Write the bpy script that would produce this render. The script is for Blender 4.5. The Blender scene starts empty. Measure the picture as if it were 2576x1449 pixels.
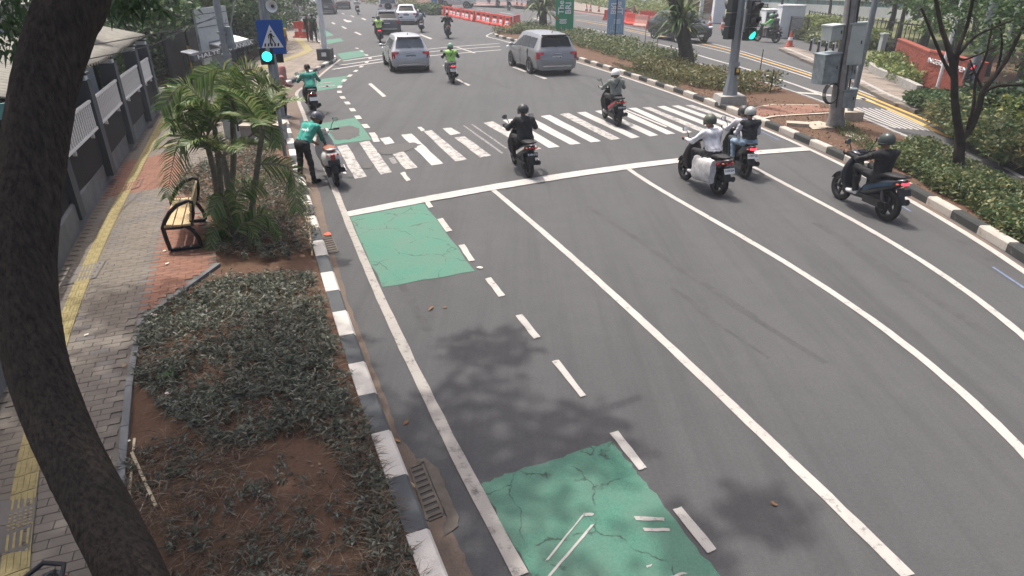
import bpy, bmesh, math, random
import numpy as np
from mathutils import Vector, Matrix
rnd = random.Random(7); nr = np.random.default_rng(7)
S = bpy.context.scene; COL = S.collection
# ------------------------------------------------------------------ camera, sky, sun, exposure
FPX, CX, CY, CAMH = 1600.0, 1288.0, 724.5, 4.2
PITCH = math.atan(785.0/FPX)
cd = bpy.data.cameras.new('camera'); cam = bpy.data.objects.new('camera', cd); COL.objects.link(cam)
cd.sensor_width = 36.0; cd.lens = 36.0*FPX/2576.0; cd.clip_end = 2000.0; cd.clip_start = 0.05
cam.location = (0, 0, CAMH); cam.rotation_euler = (math.pi/2-PITCH, 0, 0); S.camera = cam
SUN = Vector((0.25, -0.30, -1.0)).normalized()
w = bpy.data.worlds.new('World'); S.world = w; w.use_nodes = True
wn = w.node_tree.nodes; sky = wn.new('ShaderNodeTexSky'); sky.sky_type = 'NISHITA'; sky.sun_disc = False
sky.sun_elevation = math.asin(-SUN.z); sky.sun_rotation = math.atan2(-SUN.x, -SUN.y)
sky.air_density = 0.7; sky.dust_density = 7.0; sky.ozone_density = 0.6
w.node_tree.links.new(sky.outputs[0], wn['Background'].inputs[0]); wn['Background'].inputs[1].default_value = 0.15
sl = bpy.data.lights.new('sun', 'SUN'); sl.energy = 2.6; sl.angle = math.radians(1.0); sl.color = (1.0, 0.96, 0.9)
so = bpy.data.objects.new('sun', sl); COL.objects.link(so); so.location = (0, 0, 40)
so.rotation_euler = SUN.to_track_quat('-Z', 'Y').to_euler()
S.view_settings.view_transform = 'Standard'; S.view_settings.look = 'None'
S.view_settings.exposure = 0.72; S.view_settings.gamma = 1.0; S.view_settings.use_curve_mapping = False
S.cycles.max_bounces = 5; S.cycles.transparent_max_bounces = 4; S.cycles.caustics_reflective = False; S.cycles.caustics_refractive = False
# ------------------------------------------------------------------ picture point -> place
FW = Vector((0, math.cos(PITCH), -math.sin(PITCH))); UP = Vector((0, math.sin(PITCH), math.cos(PITCH)))
def ray(px, py): return FW + Vector((1, 0, 0))*((px-CX)/FPX) - UP*((py-CY)/FPX)
def P(px, py, z=0.0):
    d = ray(px, py); t = (z-CAMH)/d.z
    return Vector((d.x*t, d.y*t, z))
def PY(px, py, Y):                       # point on the vertical plane at distance Y
    d = ray(px, py); t = Y/d.y
    return Vector((d.x*t, Y, CAMH+d.z*t))
def ZAT(p, py):                          # height above p that shows at picture row py
    lo, hi = -1.0, 30.0
    for _ in range(40):
        m = (lo+hi)/2; v = Vector((p.x, p.y, m-CAMH))
        row = CY - FPX*v.dot(UP)/v.dot(FW)
        if row > py: lo = m
        else: hi = m
    return lo
def PL(pts, z=0.0): return [P(x, y, z) for x, y in pts]
# ------------------------------------------------------------------ materials
MATS = {}
def mat(name, col, rough=0.7, metal=0.0, var=0.12, scale=6.0, bump=0.0, bscale=60.0, emit=0.0, spec=0.35, coat=0.0, col2=None, trans=0.0):
    if name in MATS: return MATS[name]
    m = bpy.data.materials.new(name); m.use_nodes = True; nt = m.node_tree; N = nt.nodes; L = nt.links
    b = N['Principled BSDF']; b.inputs['Roughness'].default_value = rough; b.inputs['Metallic'].default_value = metal
    b.inputs['Specular IOR Level'].default_value = spec; b.inputs['Coat Weight'].default_value = coat
    if trans: b.inputs['Transmission Weight'].default_value = trans
    tc = N.new('ShaderNodeTexCoord'); ns = N.new('ShaderNodeTexNoise'); ns.inputs['Scale'].default_value = scale
    ns.inputs['Detail'].default_value = 5; ns.inputs['Roughness'].default_value = 0.65
    L.new(tc.outputs['Object'], ns.inputs['Vector'])
    rp = N.new('ShaderNodeValToRGB'); c = np.array(col[:3]); c2 = np.array(col2[:3]) if col2 else np.clip(c*(1+var), 0, 1)
    rp.color_ramp.elements[0].color = (*(c*(1-var) if not col2 else c), 1); rp.color_ramp.elements[1].color = (*c2, 1)
    rp.color_ramp.elements[0].position = 0.3; rp.color_ramp.elements[1].position = 0.7
    L.new(ns.outputs['Fac'], rp.inputs[0]); L.new(rp.outputs[0], b.inputs['Base Color'])
    if bump:
        n2 = N.new('ShaderNodeTexNoise'); n2.inputs['Scale'].default_value = bscale; n2.inputs['Detail'].default_value = 3
        L.new(tc.outputs['Object'], n2.inputs['Vector'])
        bp = N.new('ShaderNodeBump'); bp.inputs['Strength'].default_value = bump; bp.inputs['Distance'].default_value = 0.01
        L.new(n2.outputs['Fac'], bp.inputs['Height']); L.new(bp.outputs[0], b.inputs['Normal'])
    if emit:
        b.inputs['Emission Color'].default_value = (*col[:3], 1); b.inputs['Emission Strength'].default_value = emit
    MATS[name] = m; return m
def node_mix(nt, fac, a, b):
    n = nt.nodes.new('ShaderNodeMix'); n.data_type = 'RGBA'
    if isinstance(fac, float): n.inputs[0].default_value = fac
    else: nt.links.new(fac, n.inputs[0])
    for i, v in ((6, a), (7, b)):
        if isinstance(v, tuple): n.inputs[i].default_value = (*v[:3], 1)
        else: nt.links.new(v, n.inputs[i])
    return n.outputs[2]
def node_noise(nt, vec, scale, detail=4, rough=0.6, lo=None, hi=None):
    n = nt.nodes.new('ShaderNodeTexNoise'); n.inputs['Scale'].default_value = scale; n.inputs['Detail'].default_value = detail
    n.inputs['Roughness'].default_value = rough; nt.links.new(vec, n.inputs['Vector'])
    if lo is None: return n.outputs['Fac']
    r = nt.nodes.new('ShaderNodeMapRange'); r.inputs[1].default_value = lo; r.inputs[2].default_value = hi
    nt.links.new(n.outputs['Fac'], r.inputs[0]); return r.outputs[0]
def surf_mat(name, build, rough=0.85, spec=0.3):
    m = bpy.data.materials.new(name); m.use_nodes = True; nt = m.node_tree; b = nt.nodes['Principled BSDF']
    b.inputs['Roughness'].default_value = rough; b.inputs['Specular IOR Level'].default_value = spec
    tc = nt.nodes.new('ShaderNodeTexCoord'); col, bmp = build(nt, tc.outputs['Object'])
    nt.links.new(col, b.inputs['Base Color'])
    if bmp is not None:
        bp = nt.nodes.new('ShaderNodeBump'); bp.inputs['Strength'].default_value = 0.5; bp.inputs['Distance'].default_value = 0.006
        nt.links.new(bmp, bp.inputs['Height']); nt.links.new(bp.outputs[0], b.inputs['Normal'])
    MATS[name] = m; return m
def _asphalt(nt, v):
    g = node_noise(nt, v, 110, 4, 0.85, 0.34, 0.66); p = node_noise(nt, v, 0.35, 5, 0.65, 0.35, 0.7); q = node_noise(nt, v, 2.3, 5, 0.7, 0.4, 0.75)
    c = node_mix(nt, g, (0.044, 0.0445, 0.0455), (0.110, 0.111, 0.113)); c = node_mix(nt, p, c, node_mix(nt, 0.45, c, (0.108, 0.107, 0.105)))
    c = node_mix(nt, q, c, node_mix(nt, 0.35, c, (0.055, 0.055, 0.055)))
    k = node_noise(nt, v, 30, 8, 0.92, 0.36, 0.64); c = node_mix(nt, k, node_mix(nt, 0.36, c, (0.038, 0.038, 0.038)), node_mix(nt, 0.20, c, (0.155, 0.156, 0.158)))
    mp = nt.nodes.new('ShaderNodeMapping'); mp.inputs['Rotation'].default_value = (0, 0, math.radians(-16)); mp.inputs['Scale'].default_value = (2.2, 0.10, 1); nt.links.new(v, mp.inputs[0])
    st = node_noise(nt, mp.outputs[0], 1.0, 6, 0.7, 0.46, 0.72); c = node_mix(nt, st, c, node_mix(nt, 0.5, c, (0.045, 0.045, 0.046)))
    return c, g
surf_mat('asphalt', _asphalt, 0.88, 0.3)
def _asphalt2(nt, v):
    g = node_noise(nt, v, 90, 3, 0.8, 0.3, 0.7); p = node_noise(nt, v, 1.1, 5, 0.7, 0.35, 0.7)
    c = node_mix(nt, g, (0.05, 0.049, 0.048), (0.105, 0.10, 0.096)); return node_mix(nt, p, c, node_mix(nt, 0.5, c, (0.11, 0.105, 0.10))), g
surf_mat('asphalt_dark', _asphalt2)
def worn(name, paint, under, lo, hi, s=9.0, tint=None):
    def f(nt, v):
        g = node_noise(nt, v, 70, 3, 0.8, 0.3, 0.7); n = node_noise(nt, v, s, 8, 0.78, lo, hi); d = node_noise(nt, v, 1.2, 4, 0.6, 0.3, 0.75)
        c = node_mix(nt, g, tuple(x*0.86 for x in paint), paint); c = node_mix(nt, d, c, node_mix(nt, 0.25, c, tint or under))
        return node_mix(nt, n, c, under), g
    return surf_mat(name, f, 0.8, 0.3)
worn('paint_white', (0.46, 0.44, 0.405), (0.12, 0.114, 0.108), 0.55, 0.70)
worn('paint_old', (0.37, 0.345, 0.31), (0.12, 0.112, 0.104), 0.52, 0.66, 7.0)
worn('paint_zebra', (0.47, 0.455, 0.425), (0.13, 0.124, 0.118), 0.55, 0.70, 6.0)
worn('paint_zebra_worn', (0.44, 0.425, 0.395), (0.13, 0.124, 0.118), 0.47, 0.62, 5.0)
worn('paint_faded', (0.30, 0.29, 0.28), (0.11, 0.105, 0.10), 0.45, 0.6, 12.0)
worn('paint_yellow', (0.62, 0.36, 0.07), (0.14, 0.12, 0.1), 0.58, 0.72, 8.0)
worn('paint_blue', (0.16, 0.22, 0.36), (0.11, 0.11, 0.11), 0.45, 0.65, 10.0)
def _green(nt, v):
    g = node_noise(nt, v, 60, 4, 0.85, 0.3, 0.7); d = node_noise(nt, v, 1.6, 5, 0.65, 0.35, 0.72)
    vo = nt.nodes.new('ShaderNodeTexVoronoi'); vo.feature = 'DISTANCE_TO_EDGE'; vo.inputs['Scale'].default_value = 1.7
    wv = nt.nodes.new('ShaderNodeTexNoise'); wv.inputs['Scale'].default_value = 4; wv.inputs['Detail'].default_value = 6; nt.links.new(v, wv.inputs['Vector'])
    ad = nt.nodes.new('ShaderNodeMix'); ad.data_type = 'VECTOR'; ad.inputs[0].default_value = 0.22
    nt.links.new(v, ad.inputs[4]); nt.links.new(wv.outputs['Color'], ad.inputs[5]); nt.links.new(ad.outputs[1], vo.inputs['Vector'])
    cr = nt.nodes.new('ShaderNodeMapRange'); cr.inputs[1].default_value = 0.0; cr.inputs[2].default_value = 0.015; cr.inputs[3].default_value = 1; cr.inputs[4].default_value = 0
    nt.links.new(vo.outputs['Distance'], cr.inputs[0])
    br = node_noise(nt, v, 3.1, 3, 0.6, 0.44, 0.54)
    mu = nt.nodes.new('ShaderNodeMath'); mu.operation = 'MULTIPLY'; nt.links.new(cr.outputs[0], mu.inputs[0]); nt.links.new(br, mu.inputs[1])
    c = node_mix(nt, g, (0.045, 0.14, 0.098), (0.09, 0.225, 0.163)); c = node_mix(nt, d, c, node_mix(nt, 0.55, c, (0.12, 0.155, 0.125)))
    w2 = node_noise(nt, v, 7, 9, 0.85, 0.60, 0.72); c = node_mix(nt, w2, c, node_mix(nt, 0.6, c, (0.10, 0.105, 0.10)))
    return node_mix(nt, mu.outputs[0], c, (0.035, 0.05, 0.045)), g
surf_mat('green_lane', _green, 0.8)
def _soil(nt, v):
    g = node_noise(nt, v, 26, 6, 0.85, 0.3, 0.7); d = node_noise(nt, v, 1.8, 5, 0.6, 0.35, 0.7)
    c = node_mix(nt, g, (0.058, 0.035, 0.025), (0.155, 0.093, 0.064)); return node_mix(nt, d, c, node_mix(nt, 0.5, c, (0.13, 0.085, 0.055))), g
surf_mat('soil', _soil, 0.95, 0.1)
def _gutter(nt, v):
    g = node_noise(nt, v, 60, 4, 0.8, 0.3, 0.7); d = node_noise(nt, v, 2.5, 5, 0.7, 0.35, 0.65)
    c = node_mix(nt, g, (0.075, 0.06, 0.05), (0.15, 0.12, 0.098)); return node_mix(nt, d, c, node_mix(nt, 0.5, c, (0.19, 0.135, 0.10))), g
surf_mat('gutter_dirt', _gutter, 0.9)
def paver_mat(name, c0, c1, c2):
    def f(nt, v):
        oi = nt.nodes.new('ShaderNodeObjectInfo'); g = node_noise(nt, v, 70, 4, 0.8, 0.3, 0.7); d = node_noise(nt, v, 1.3, 5, 0.65, 0.35, 0.7)
        ge = nt.nodes.new('ShaderNodeNewGeometry')
        ad = nt.nodes.new('ShaderNodeMath'); ad.operation = 'ADD'; fr = nt.nodes.new('ShaderNodeMath'); fr.operation = 'FRACT'
        nt.links.new(oi.outputs['Random'], ad.inputs[0]); nt.links.new(ge.outputs['Random Per Island'], ad.inputs[1]); nt.links.new(ad.outputs[0], fr.inputs[0])
        c = node_mix(nt, fr.outputs[0], c0, c1); c = node_mix(nt, g, c, node_mix(nt, 0.35, c, c2)); return node_mix(nt, d, c, node_mix(nt, 0.3, c, (0.10, 0.085, 0.07))), g
    return surf_mat(name, f, 0.9, 0.2)
paver_mat('paver_grey', (0.175, 0.155, 0.131), (0.205, 0.182, 0.154), (0.13, 0.115, 0.10))
paver_mat('paver_red', (0.22, 0.115, 0.082), (0.28, 0.145, 0.102), (0.16, 0.085, 0.065))
paver_mat('paver_band', (0.155, 0.145, 0.135), (0.20, 0.185, 0.17), (0.10, 0.095, 0.09))
paver_mat('paver_tan', (0.21, 0.178, 0.15), (0.265, 0.225, 0.188), (0.28, 0.24, 0.2))
paver_mat('brick', (0.26, 0.062, 0.04), (0.34, 0.085, 0.055), (0.17, 0.05, 0.04))
mat('joint', (0.125, 0.112, 0.097), 0.95); mat('tactile', (0.26, 0.215, 0.095), 0.75, var=0.25, scale=12, bump=0.3)
worn('kerb_white', (0.56, 0.53, 0.485), (0.30, 0.24, 0.18), 0.58, 0.78, 5.0); worn('kerb_black', (0.07, 0.077, 0.083), (0.22, 0.20, 0.17), 0.62, 0.8, 6.0)
worn('kerb_black_pale', (0.035, 0.04, 0.04), (0.16, 0.145, 0.12), 0.55, 0.75, 6.0); worn('kerb_white_dirty', (0.46, 0.43, 0.385), (0.25, 0.2, 0.15), 0.5, 0.72, 5.0)
mat('concrete', (0.30, 0.29, 0.27), 0.9, var=0.2, scale=5, bump=0.3); mat('concrete_wall', (0.14, 0.145, 0.147), 0.85, var=0.22, scale=3, bump=0.2)
mat('concrete_warm', (0.40, 0.34, 0.27), 0.9, var=0.2, scale=5, bump=0.3); mat('column_grey', (0.055, 0.066, 0.075), 0.7, var=0.12, scale=3)
mat('rough_black', (0.014, 0.014, 0.015), 0.9, var=0.5, scale=30, bump=0.9, bscale=40)
mat('white_paint', (0.72, 0.72, 0.70), 0.5, var=0.08); mat('wall_white', (0.70, 0.72, 0.73), 0.7, var=0.08, scale=2)
mat('roof_sheet', (0.19, 0.18, 0.15), 0.7, var=0.25, scale=4); mat('roof_tile', (0.16, 0.125, 0.11), 0.85, var=0.3, scale=8); mat('rafter_wood', (0.16, 0.12, 0.09), 0.8)
mat('dark_wall', (0.022, 0.024, 0.027), 0.7, var=0.3); mat('black_iron', (0.013, 0.012, 0.012), 0.45, var=0.2); mat('black_plastic', (0.018, 0.018, 0.019), 0.5, var=0.2)
mat('rubber', (0.016, 0.016, 0.016), 0.85, var=0.2, scale=20); mat('bench_wood', (0.47, 0.36, 0.19), 0.6, var=0.2, scale=14)
mat('galv', (0.27, 0.29, 0.30), 0.5, 0.4, var=0.15, scale=8); mat('pole_grey', (0.20, 0.225, 0.24), 0.55, 0.2, var=0.12, scale=6); mat('pole_white', (0.62, 0.64, 0.65), 0.5, var=0.1)
mat('pole_concrete', (0.21, 0.20, 0.19), 0.9, var=0.3, scale=4, bump=0.3); mat('box_green_grey', (0.40, 0.44, 0.42), 0.55, 0.1, var=0.12, scale=4); mat('box_metal', (0.24, 0.28, 0.29), 0.6, 0.3, var=0.35, scale=5)
mat('box_brown', (0.10, 0.08, 0.065), 0.8, var=0.3); mat('sign_blue', (0.012, 0.085, 0.36), 0.35, var=0.05); mat('sign_white', (0.72, 0.73, 0.74), 0.5, var=0.05); mat('sign_black', (0.012, 0.012, 0.013), 0.5)
mat('sign_blue2', (0.05, 0.18, 0.48), 0.4); mat('yellow_paint', (0.68, 0.42, 0.03), 0.5); mat('signal_black', (0.02, 0.024, 0.026), 0.6, var=0.2)
mat('lens_dark', (0.03, 0.02, 0.02), 0.2); mat('lamp_green', (0.02, 0.75, 0.36), 0.3, emit=2.2); mat('lamp_cyan', (0.03, 0.9, 0.78), 0.3, emit=2.6); mat('lamp_red', (0.9, 0.03, 0.05), 0.3, emit=2.0)
mat('glass', (0.010, 0.012, 0.014), 0.12, var=0.1, spec=0.22); mat('glass_pale', (0.10, 0.115, 0.125), 0.08, var=0.2, spec=0.7, scale=3); mat('chrome', (0.65, 0.66, 0.68), 0.2, 0.9, var=0.05)
mat('alloy', (0.50, 0.51, 0.53), 0.3, 0.7, var=0.1); mat('engine', (0.055, 0.055, 0.058), 0.45, 0.6, var=0.3); mat('tail_red', (0.36, 0.012, 0.02), 0.15, var=0.2, spec=0.6); mat('tail_lit', (0.95, 0.05, 0.08), 0.2, emit=1.5)
mat('headlamp', (0.62, 0.66, 0.70), 0.12, var=0.1, spec=0.7); mat('plate_white', (0.72, 0.72, 0.70), 0.5); mat('plate_black', (0.02, 0.02, 0.022), 0.5); mat('seat_black', (0.02, 0.02, 0.021), 0.6, var=0.2); mat('seat_brown', (0.23, 0.085, 0.045), 0.55)
mat('skin', (0.27, 0.145, 0.09), 0.55, var=0.08); mat('hair', (0.012, 0.010, 0.009), 0.5, var=0.3, scale=40)
mat('orange_plastic', (0.62, 0.065, 0.04), 0.5, var=0.14); mat('pink_plastic', (0.66, 0.34, 0.28), 0.55); mat('cone_orange', (0.52, 0.10, 0.055), 0.6)
mat('bark_dark', (0.034, 0.027, 0.021), 0.95, var=0.4, scale=5, spec=0.1); mat('bark', (0.062, 0.054, 0.046), 0.9, var=0.35, scale=8, bump=0.8, bscale=20); mat('palm_bark', (0.17, 0.15, 0.11), 0.85, var=0.3, scale=10, bump=0.5)
mat('dry_leaf', (0.22, 0.12, 0.06), 0.9, var=0.4); mat('dry_grass', (0.28, 0.215, 0.13), 0.9, var=0.3); mat('litter', (0.60, 0.56, 0.50), 0.8); mat('cable', (0.02, 0.02, 0.02), 0.6); mat('bamboo', (0.46, 0.39, 0.26), 0.7)
# ------------------------------------------------------------------ mesh helpers
def sharp(me, ang=0.6):
    bm = bmesh.new(); bm.from_mesh(me)
    for f in bm.faces: f.smooth = True
    for e in bm.edges:
        if len(e.link_faces) == 2 and e.calc_face_angle(0) > ang: e.smooth = False
    bm.to_mesh(me); bm.free()
class MB:
    def __init__(s): s.v = []; s.f = []; s.m = []; s.cur = 0
    def add(s, vs, fs):
        o = len(s.v); s.v += [tuple(x) for x in vs]; s.f += [tuple(i+o for i in f) for f in fs]; s.m += [s.cur]*len(fs); return s
    def box(s, c, d, M=None, taper=1.0):
        hx, hy, hz = d[0]/2, d[1]/2, d[2]/2; t = taper
        vs = [(-hx,-hy,-hz),(hx,-hy,-hz),(hx,hy,-hz),(-hx,hy,-hz),(-hx*t,-hy*t,hz),(hx*t,-hy*t,hz),(hx*t,hy*t,hz),(-hx*t,hy*t,hz)]
        vs = [Vector(v) for v in vs]
        if M is not None: vs = [M @ v for v in vs]
        c = Vector(c); return s.add([v+c for v in vs], [(0,3,2,1),(4,5,6,7),(0,1,5,4),(1,2,6,5),(2,3,7,6),(3,0,4,7)])
    def prism(s, pts, z0, z1):
        n = len(pts); vs = [(p[0],p[1],z0) for p in pts]+[(p[0],p[1],z1) for p in pts]
        return s.add(vs, [tuple(range(n))[::-1], tuple(range(n,2*n))]+[(i,(i+1)%n,n+(i+1)%n,n+i) for i in range(n)])
    def hull(s, a, b):                          # two matching rings joined
        n = len(a); return s.add(list(a)+list(b), [tuple(range(n))[::-1], tuple(range(n,2*n))]+[(i,(i+1)%n,n+(i+1)%n,n+i) for i in range(n)])
    def loft(s, rings, cap=True, closed=True):
        n = len(rings[0]); vs = [p for r in rings for p in r]; fs = []
        for k in range(len(rings)-1):
            for i in range(n if closed else n-1):
                j = (i+1) % n; fs.append((k*n+i, k*n+j, (k+1)*n+j, (k+1)*n+i))
        if cap and closed: fs += [tuple(range(n))[::-1], tuple(range((len(rings)-1)*n, len(rings)*n))]
        return s.add(vs, fs)
    def tube(s, pts, rad, n=8, cap=True, flat=1.0):
        pts = [Vector(p) for p in pts]; rad = rad if hasattr(rad, '__len__') else [rad]*len(pts); rings = []; up = None
        for i, p in enumerate(pts):
            t = (pts[min(i+1,len(pts)-1)]-pts[max(i-1,0)]).normalized()
            if up is None: up = t.cross(Vector((0,0,1))) if abs(t.z) < 0.95 else t.cross(Vector((1,0,0)))
            up = (up - t*up.dot(t)).normalized(); b = t.cross(up)
            rings.append([p+(up*math.cos(a)+b*math.sin(a)*flat)*rad[i] for a in [2*math.pi*k/n for k in range(n)]])
        return s.loft(rings, cap)
    def ball(s, c, r, M=None, nu=12, nv=8, v0=0.0, v1=1.0):
        r = r if hasattr(r, '__len__') else (r, r, r); c = Vector(c); rings = []
        for j in range(nv+1):
            a = math.pi*(v0+(v1-v0)*j/nv); rings.append([(M or Matrix.Identity(3)) @ Vector((r[0]*math.sin(a)*math.cos(2*math.pi*i/nu), r[1]*math.sin(a)*math.sin(2*math.pi*i/nu), r[2]*math.cos(a)))+c for i in range(nu)])
        rings = rings[::-1]; return s.loft(rings, True)
    def lathe(s, prof, c, axis='x', n=20, ring=False):       # prof: (radius, offset along the axis)
        rings = []; c = Vector(c)
        for r, o in prof:
            ring = []
            for k in range(n):
                a = 2*math.pi*k/n
                q = Vector((o, r*math.cos(a), r*math.sin(a))) if axis == 'x' else (Vector((r*math.cos(a), o, -r*math.sin(a))) if axis == 'y' else Vector((r*math.cos(a), r*math.sin(a), o)))
                ring.append(c+q)
            rings.append(ring)
        return s.loft(rings+[rings[0]], False) if ring else s.loft(rings, True)
    def quad(s, a, b, c, d): return s.add([a,b,c,d], [(0,1,2,3)])
    def mesh(s, name, mats, smooth=False):
        me = bpy.data.meshes.new(name); me.from_pydata([tuple(v) for v in s.v], [], s.f)
        for m in (mats if isinstance(mats, (list, tuple)) else [mats]): me.materials.append(MATS[m] if isinstance(m, str) else m)
        if any(s.m): me.polygons.foreach_set('material_index', s.m)
        if smooth:
            bm = bmesh.new(); bm.from_mesh(me); bmesh.ops.recalc_face_normals(bm, faces=bm.faces); bm.to_mesh(me); bm.free(); sharp(me, smooth if smooth is not True else 0.6)
        me.update(); return me
    def build(s, name, mats, parent=None, smooth=False, **kw): return link(name, s.mesh(name, mats, smooth), parent, **kw)
def tag(o, label=None, cat=None, group=None, kind=None):
    if label: o['label'] = label
    if cat: o['category'] = cat
    if group: o['group'] = group
    if kind: o['kind'] = kind
    return o
def link(name, me, parent=None, loc=None, rot=None, label=None, cat=None, group=None, kind=None):
    o = bpy.data.objects.new(name, me); COL.objects.link(o)
    if parent is not None: o.parent = parent
    if loc is not None: o.location = loc
    if rot is not None: o.rotation_euler = rot
    return tag(o, label, cat, group, kind)
def thing(name, label, cat, loc=(0,0,0), rz=0.0, group=None, kind=None): return link(name, None, None, loc, (0,0,rz), label, cat, group, kind)
def big(name, verts, quads, mats, parent=None, midx=None, smooth=False, nsides=4, **kw):
    me = bpy.data.meshes.new(name); verts = np.asarray(verts, np.float32).reshape(-1,3); quads = np.asarray(quads, np.int32).reshape(-1,nsides)
    me.vertices.add(len(verts)); me.vertices.foreach_set('co', verts.ravel()); me.loops.add(quads.size); me.loops.foreach_set('vertex_index', quads.ravel())
    me.polygons.add(len(quads)); me.polygons.foreach_set('loop_start', np.arange(0, quads.size, nsides, dtype=np.int32))
    for m in (mats if isinstance(mats, (list, tuple)) else [mats]): me.materials.append(MATS[m] if isinstance(m, str) else m)
    if midx is not None: me.polygons.foreach_set('material_index', np.asarray(midx, np.int32))
    me.update(calc_edges=True)
    if smooth: me.polygons.foreach_set('use_smooth', np.ones(len(quads), bool))
    return link(name, me, parent, **kw)
def text_mesh(txt, size, ext=0.002, bold=0.0, align='CENTER'):
    cu = bpy.data.curves.new('lettering', 'FONT'); cu.body = txt; cu.size = size; cu.extrude = ext; cu.offset = bold; cu.align_x = align; cu.align_y = 'CENTER'; cu.resolution_u = 2
    o = bpy.data.objects.new('lettering', cu); COL.objects.link(o); dg = bpy.context.evaluated_depsgraph_get()
    me = bpy.data.meshes.new_from_object(o.evaluated_get(dg)); bpy.data.objects.remove(o); bpy.data.curves.remove(cu); me.materials.clear(); return me
def lettering(txt, size, m, parent, M, ext=0.002, bold=0.0, name='lettering', fit=None, align='CENTER'):
    me = text_mesh(txt, size, ext, bold, align)
    if fit:
        xs = [v.co.x for v in me.vertices]; k = fit/max(1e-6, max(xs)-min(xs))
        for v in me.vertices: v.co.x *= k
    me.materials.append(MATS[m]); o = link(name, me, parent); o.matrix_local = M; return o
def frame_M(origin, xdir, ydir):
    x = Vector(xdir).normalized(); z = x.cross(Vector(ydir)).normalized(); y = z.cross(x)
    return Matrix(((x.x,y.x,z.x,origin[0]),(x.y,y.y,z.y,origin[1]),(x.z,y.z,z.z,origin[2]),(0,0,0,1)))
def resample(pts, step):
    pts = [Vector(p) for p in pts]; out = [pts[0].copy()]; acc = 0.0
    for a, b in zip(pts, pts[1:]):
        d = (b-a).length; u = (b-a)/d if d else Vector(); pos = step-acc
        while pos <= d: out.append(a+u*pos); pos += step
        acc = (acc+d) % step if d else acc
    return out
def smooth_line(pts, n=6):                       # Catmull-Rom through the points
    pts = [Vector(p) for p in pts]; out = []
    for i in range(len(pts)-1):
        p0, p1, p2, p3 = pts[max(i-1,0)], pts[i], pts[i+1], pts[min(i+2,len(pts)-1)]
        for k in range(n):
            t = k/n; out.append(0.5*((2*p1)+(p2-p0)*t+(2*p0-5*p1+4*p2-p3)*t*t+(3*p1-p0-3*p2+p3)*t**3))
    return out+[pts[-1]]
def strip_pts(line, w, z):
    L, R = [], []
    for i, p in enumerate(line):
        t = (line[min(i+1,len(line)-1)]-line[max(i-1,0)]); t.z = 0; t.normalize(); n = Vector((-t.y, t.x, 0))*w/2
        L.append(Vector((p.x+n.x, p.y+n.y, z))); R.append(Vector((p.x-n.x, p.y-n.y, z)))
    return L, R
def ribbon(name, line, w, z, m, parent=None, jag=0.0, **kw):
    L, R = strip_pts(line, w, z); mb = MB(); n = len(L)
    if jag:
        for q in (L, R):
            for p in q: p.x += rnd.uniform(-jag, jag); p.y += rnd.uniform(-jag, jag)
    mb.add(L+R, [(n+i, n+i+1, i+1, i) for i in range(n-1)]); return mb.build(name, m, parent, **kw)
def sheet(name, pts, m, parent=None, **kw):
    me = bpy.data.meshes.new(name); bm = bmesh.new(); f = bm.faces.new([bm.verts.new(p) for p in pts]); bmesh.ops.triangulate(bm, faces=[f]); bmesh.ops.recalc_face_normals(bm, faces=bm.faces)
    for q in bm.faces:
        if q.normal.z < 0: q.normal_flip()
    bm.to_mesh(me); bm.free(); me.materials.append(MATS[m]); return link(name, me, parent, **kw)
def inpoly(x, y, poly):
    c = False; n = len(poly); j = n-1
    for i in range(n):
        a, b = poly[i], poly[j]
        if (a[1] > y) != (b[1] > y) and x < (b[0]-a[0])*(y-a[1])/(b[1]-a[1])+a[0]: c = not c
        j = i
    return c
def inpoly_np(X, Y, poly):
    c = np.zeros(X.shape, bool); n = len(poly); j = n-1
    for i in range(n):
        a, b = poly[i], poly[j]
        if a[1] != b[1]:
            m = ((a[1] > Y) != (b[1] > Y)) & (X < (b[0]-a[0])*(Y-a[1])/(b[1]-a[1])+a[0]); c ^= m
        j = i
    return c
def slab(name, pts, z0, z1, m, parent=None, **kw):
    top = [Vector((p[0],p[1],z1)) for p in pts]; me = bpy.data.meshes.new(name); bm = bmesh.new()
    vt = [bm.verts.new(p) for p in top]; vb = [bm.verts.new((p.x,p.y,z0)) for p in top]; n = len(pts); f = bm.faces.new(vt)
    for i in range(n): bm.faces.new((vb[i], vb[(i+1)%n], vt[(i+1)%n], vt[i]))
    bmesh.ops.triangulate(bm, faces=[f]); bmesh.ops.recalc_face_normals(bm, faces=bm.faces); bm.to_mesh(me); bm.free(); me.materials.append(MATS[m]); return link(name, me, parent, **kw)
# ------------------------------------------------------------------ leaves
def leaf_mat(name, a, b, c):
    m = bpy.data.materials.new(name); m.use_nodes = True; nt = m.node_tree; bs = nt.nodes['Principled BSDF']; bs.inputs['Roughness'].default_value = 0.5; bs.inputs['Specular IOR Level'].default_value = 0.4
    ge = nt.nodes.new('ShaderNodeNewGeometry'); r = nt.nodes.new('ShaderNodeValToRGB'); e = r.color_ramp.elements
    e[0].color = (*a, 1); e[1].color = (*c, 1); k = e.new(0.55); k.color = (*b, 1); nt.links.new(ge.outputs['Random Per Island'], r.inputs[0]); nt.links.new(r.outputs[0], bs.inputs['Base Color'])
    tr = nt.nodes.new('ShaderNodeBsdfTranslucent'); nt.links.new(r.outputs[0], tr.inputs[0]); mx = nt.nodes.new('ShaderNodeMixShader'); mx.inputs[0].default_value = 0.32
    nt.links.new(bs.outputs[0], mx.inputs[1]); nt.links.new(tr.outputs[0], mx.inputs[2]); nt.links.new(mx.outputs[0], nt.nodes['Material Output'].inputs[0]); MATS[name] = m
leaf_mat('leaf', (0.034, 0.072, 0.028), (0.066, 0.122, 0.044), (0.135, 0.195, 0.07))
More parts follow.
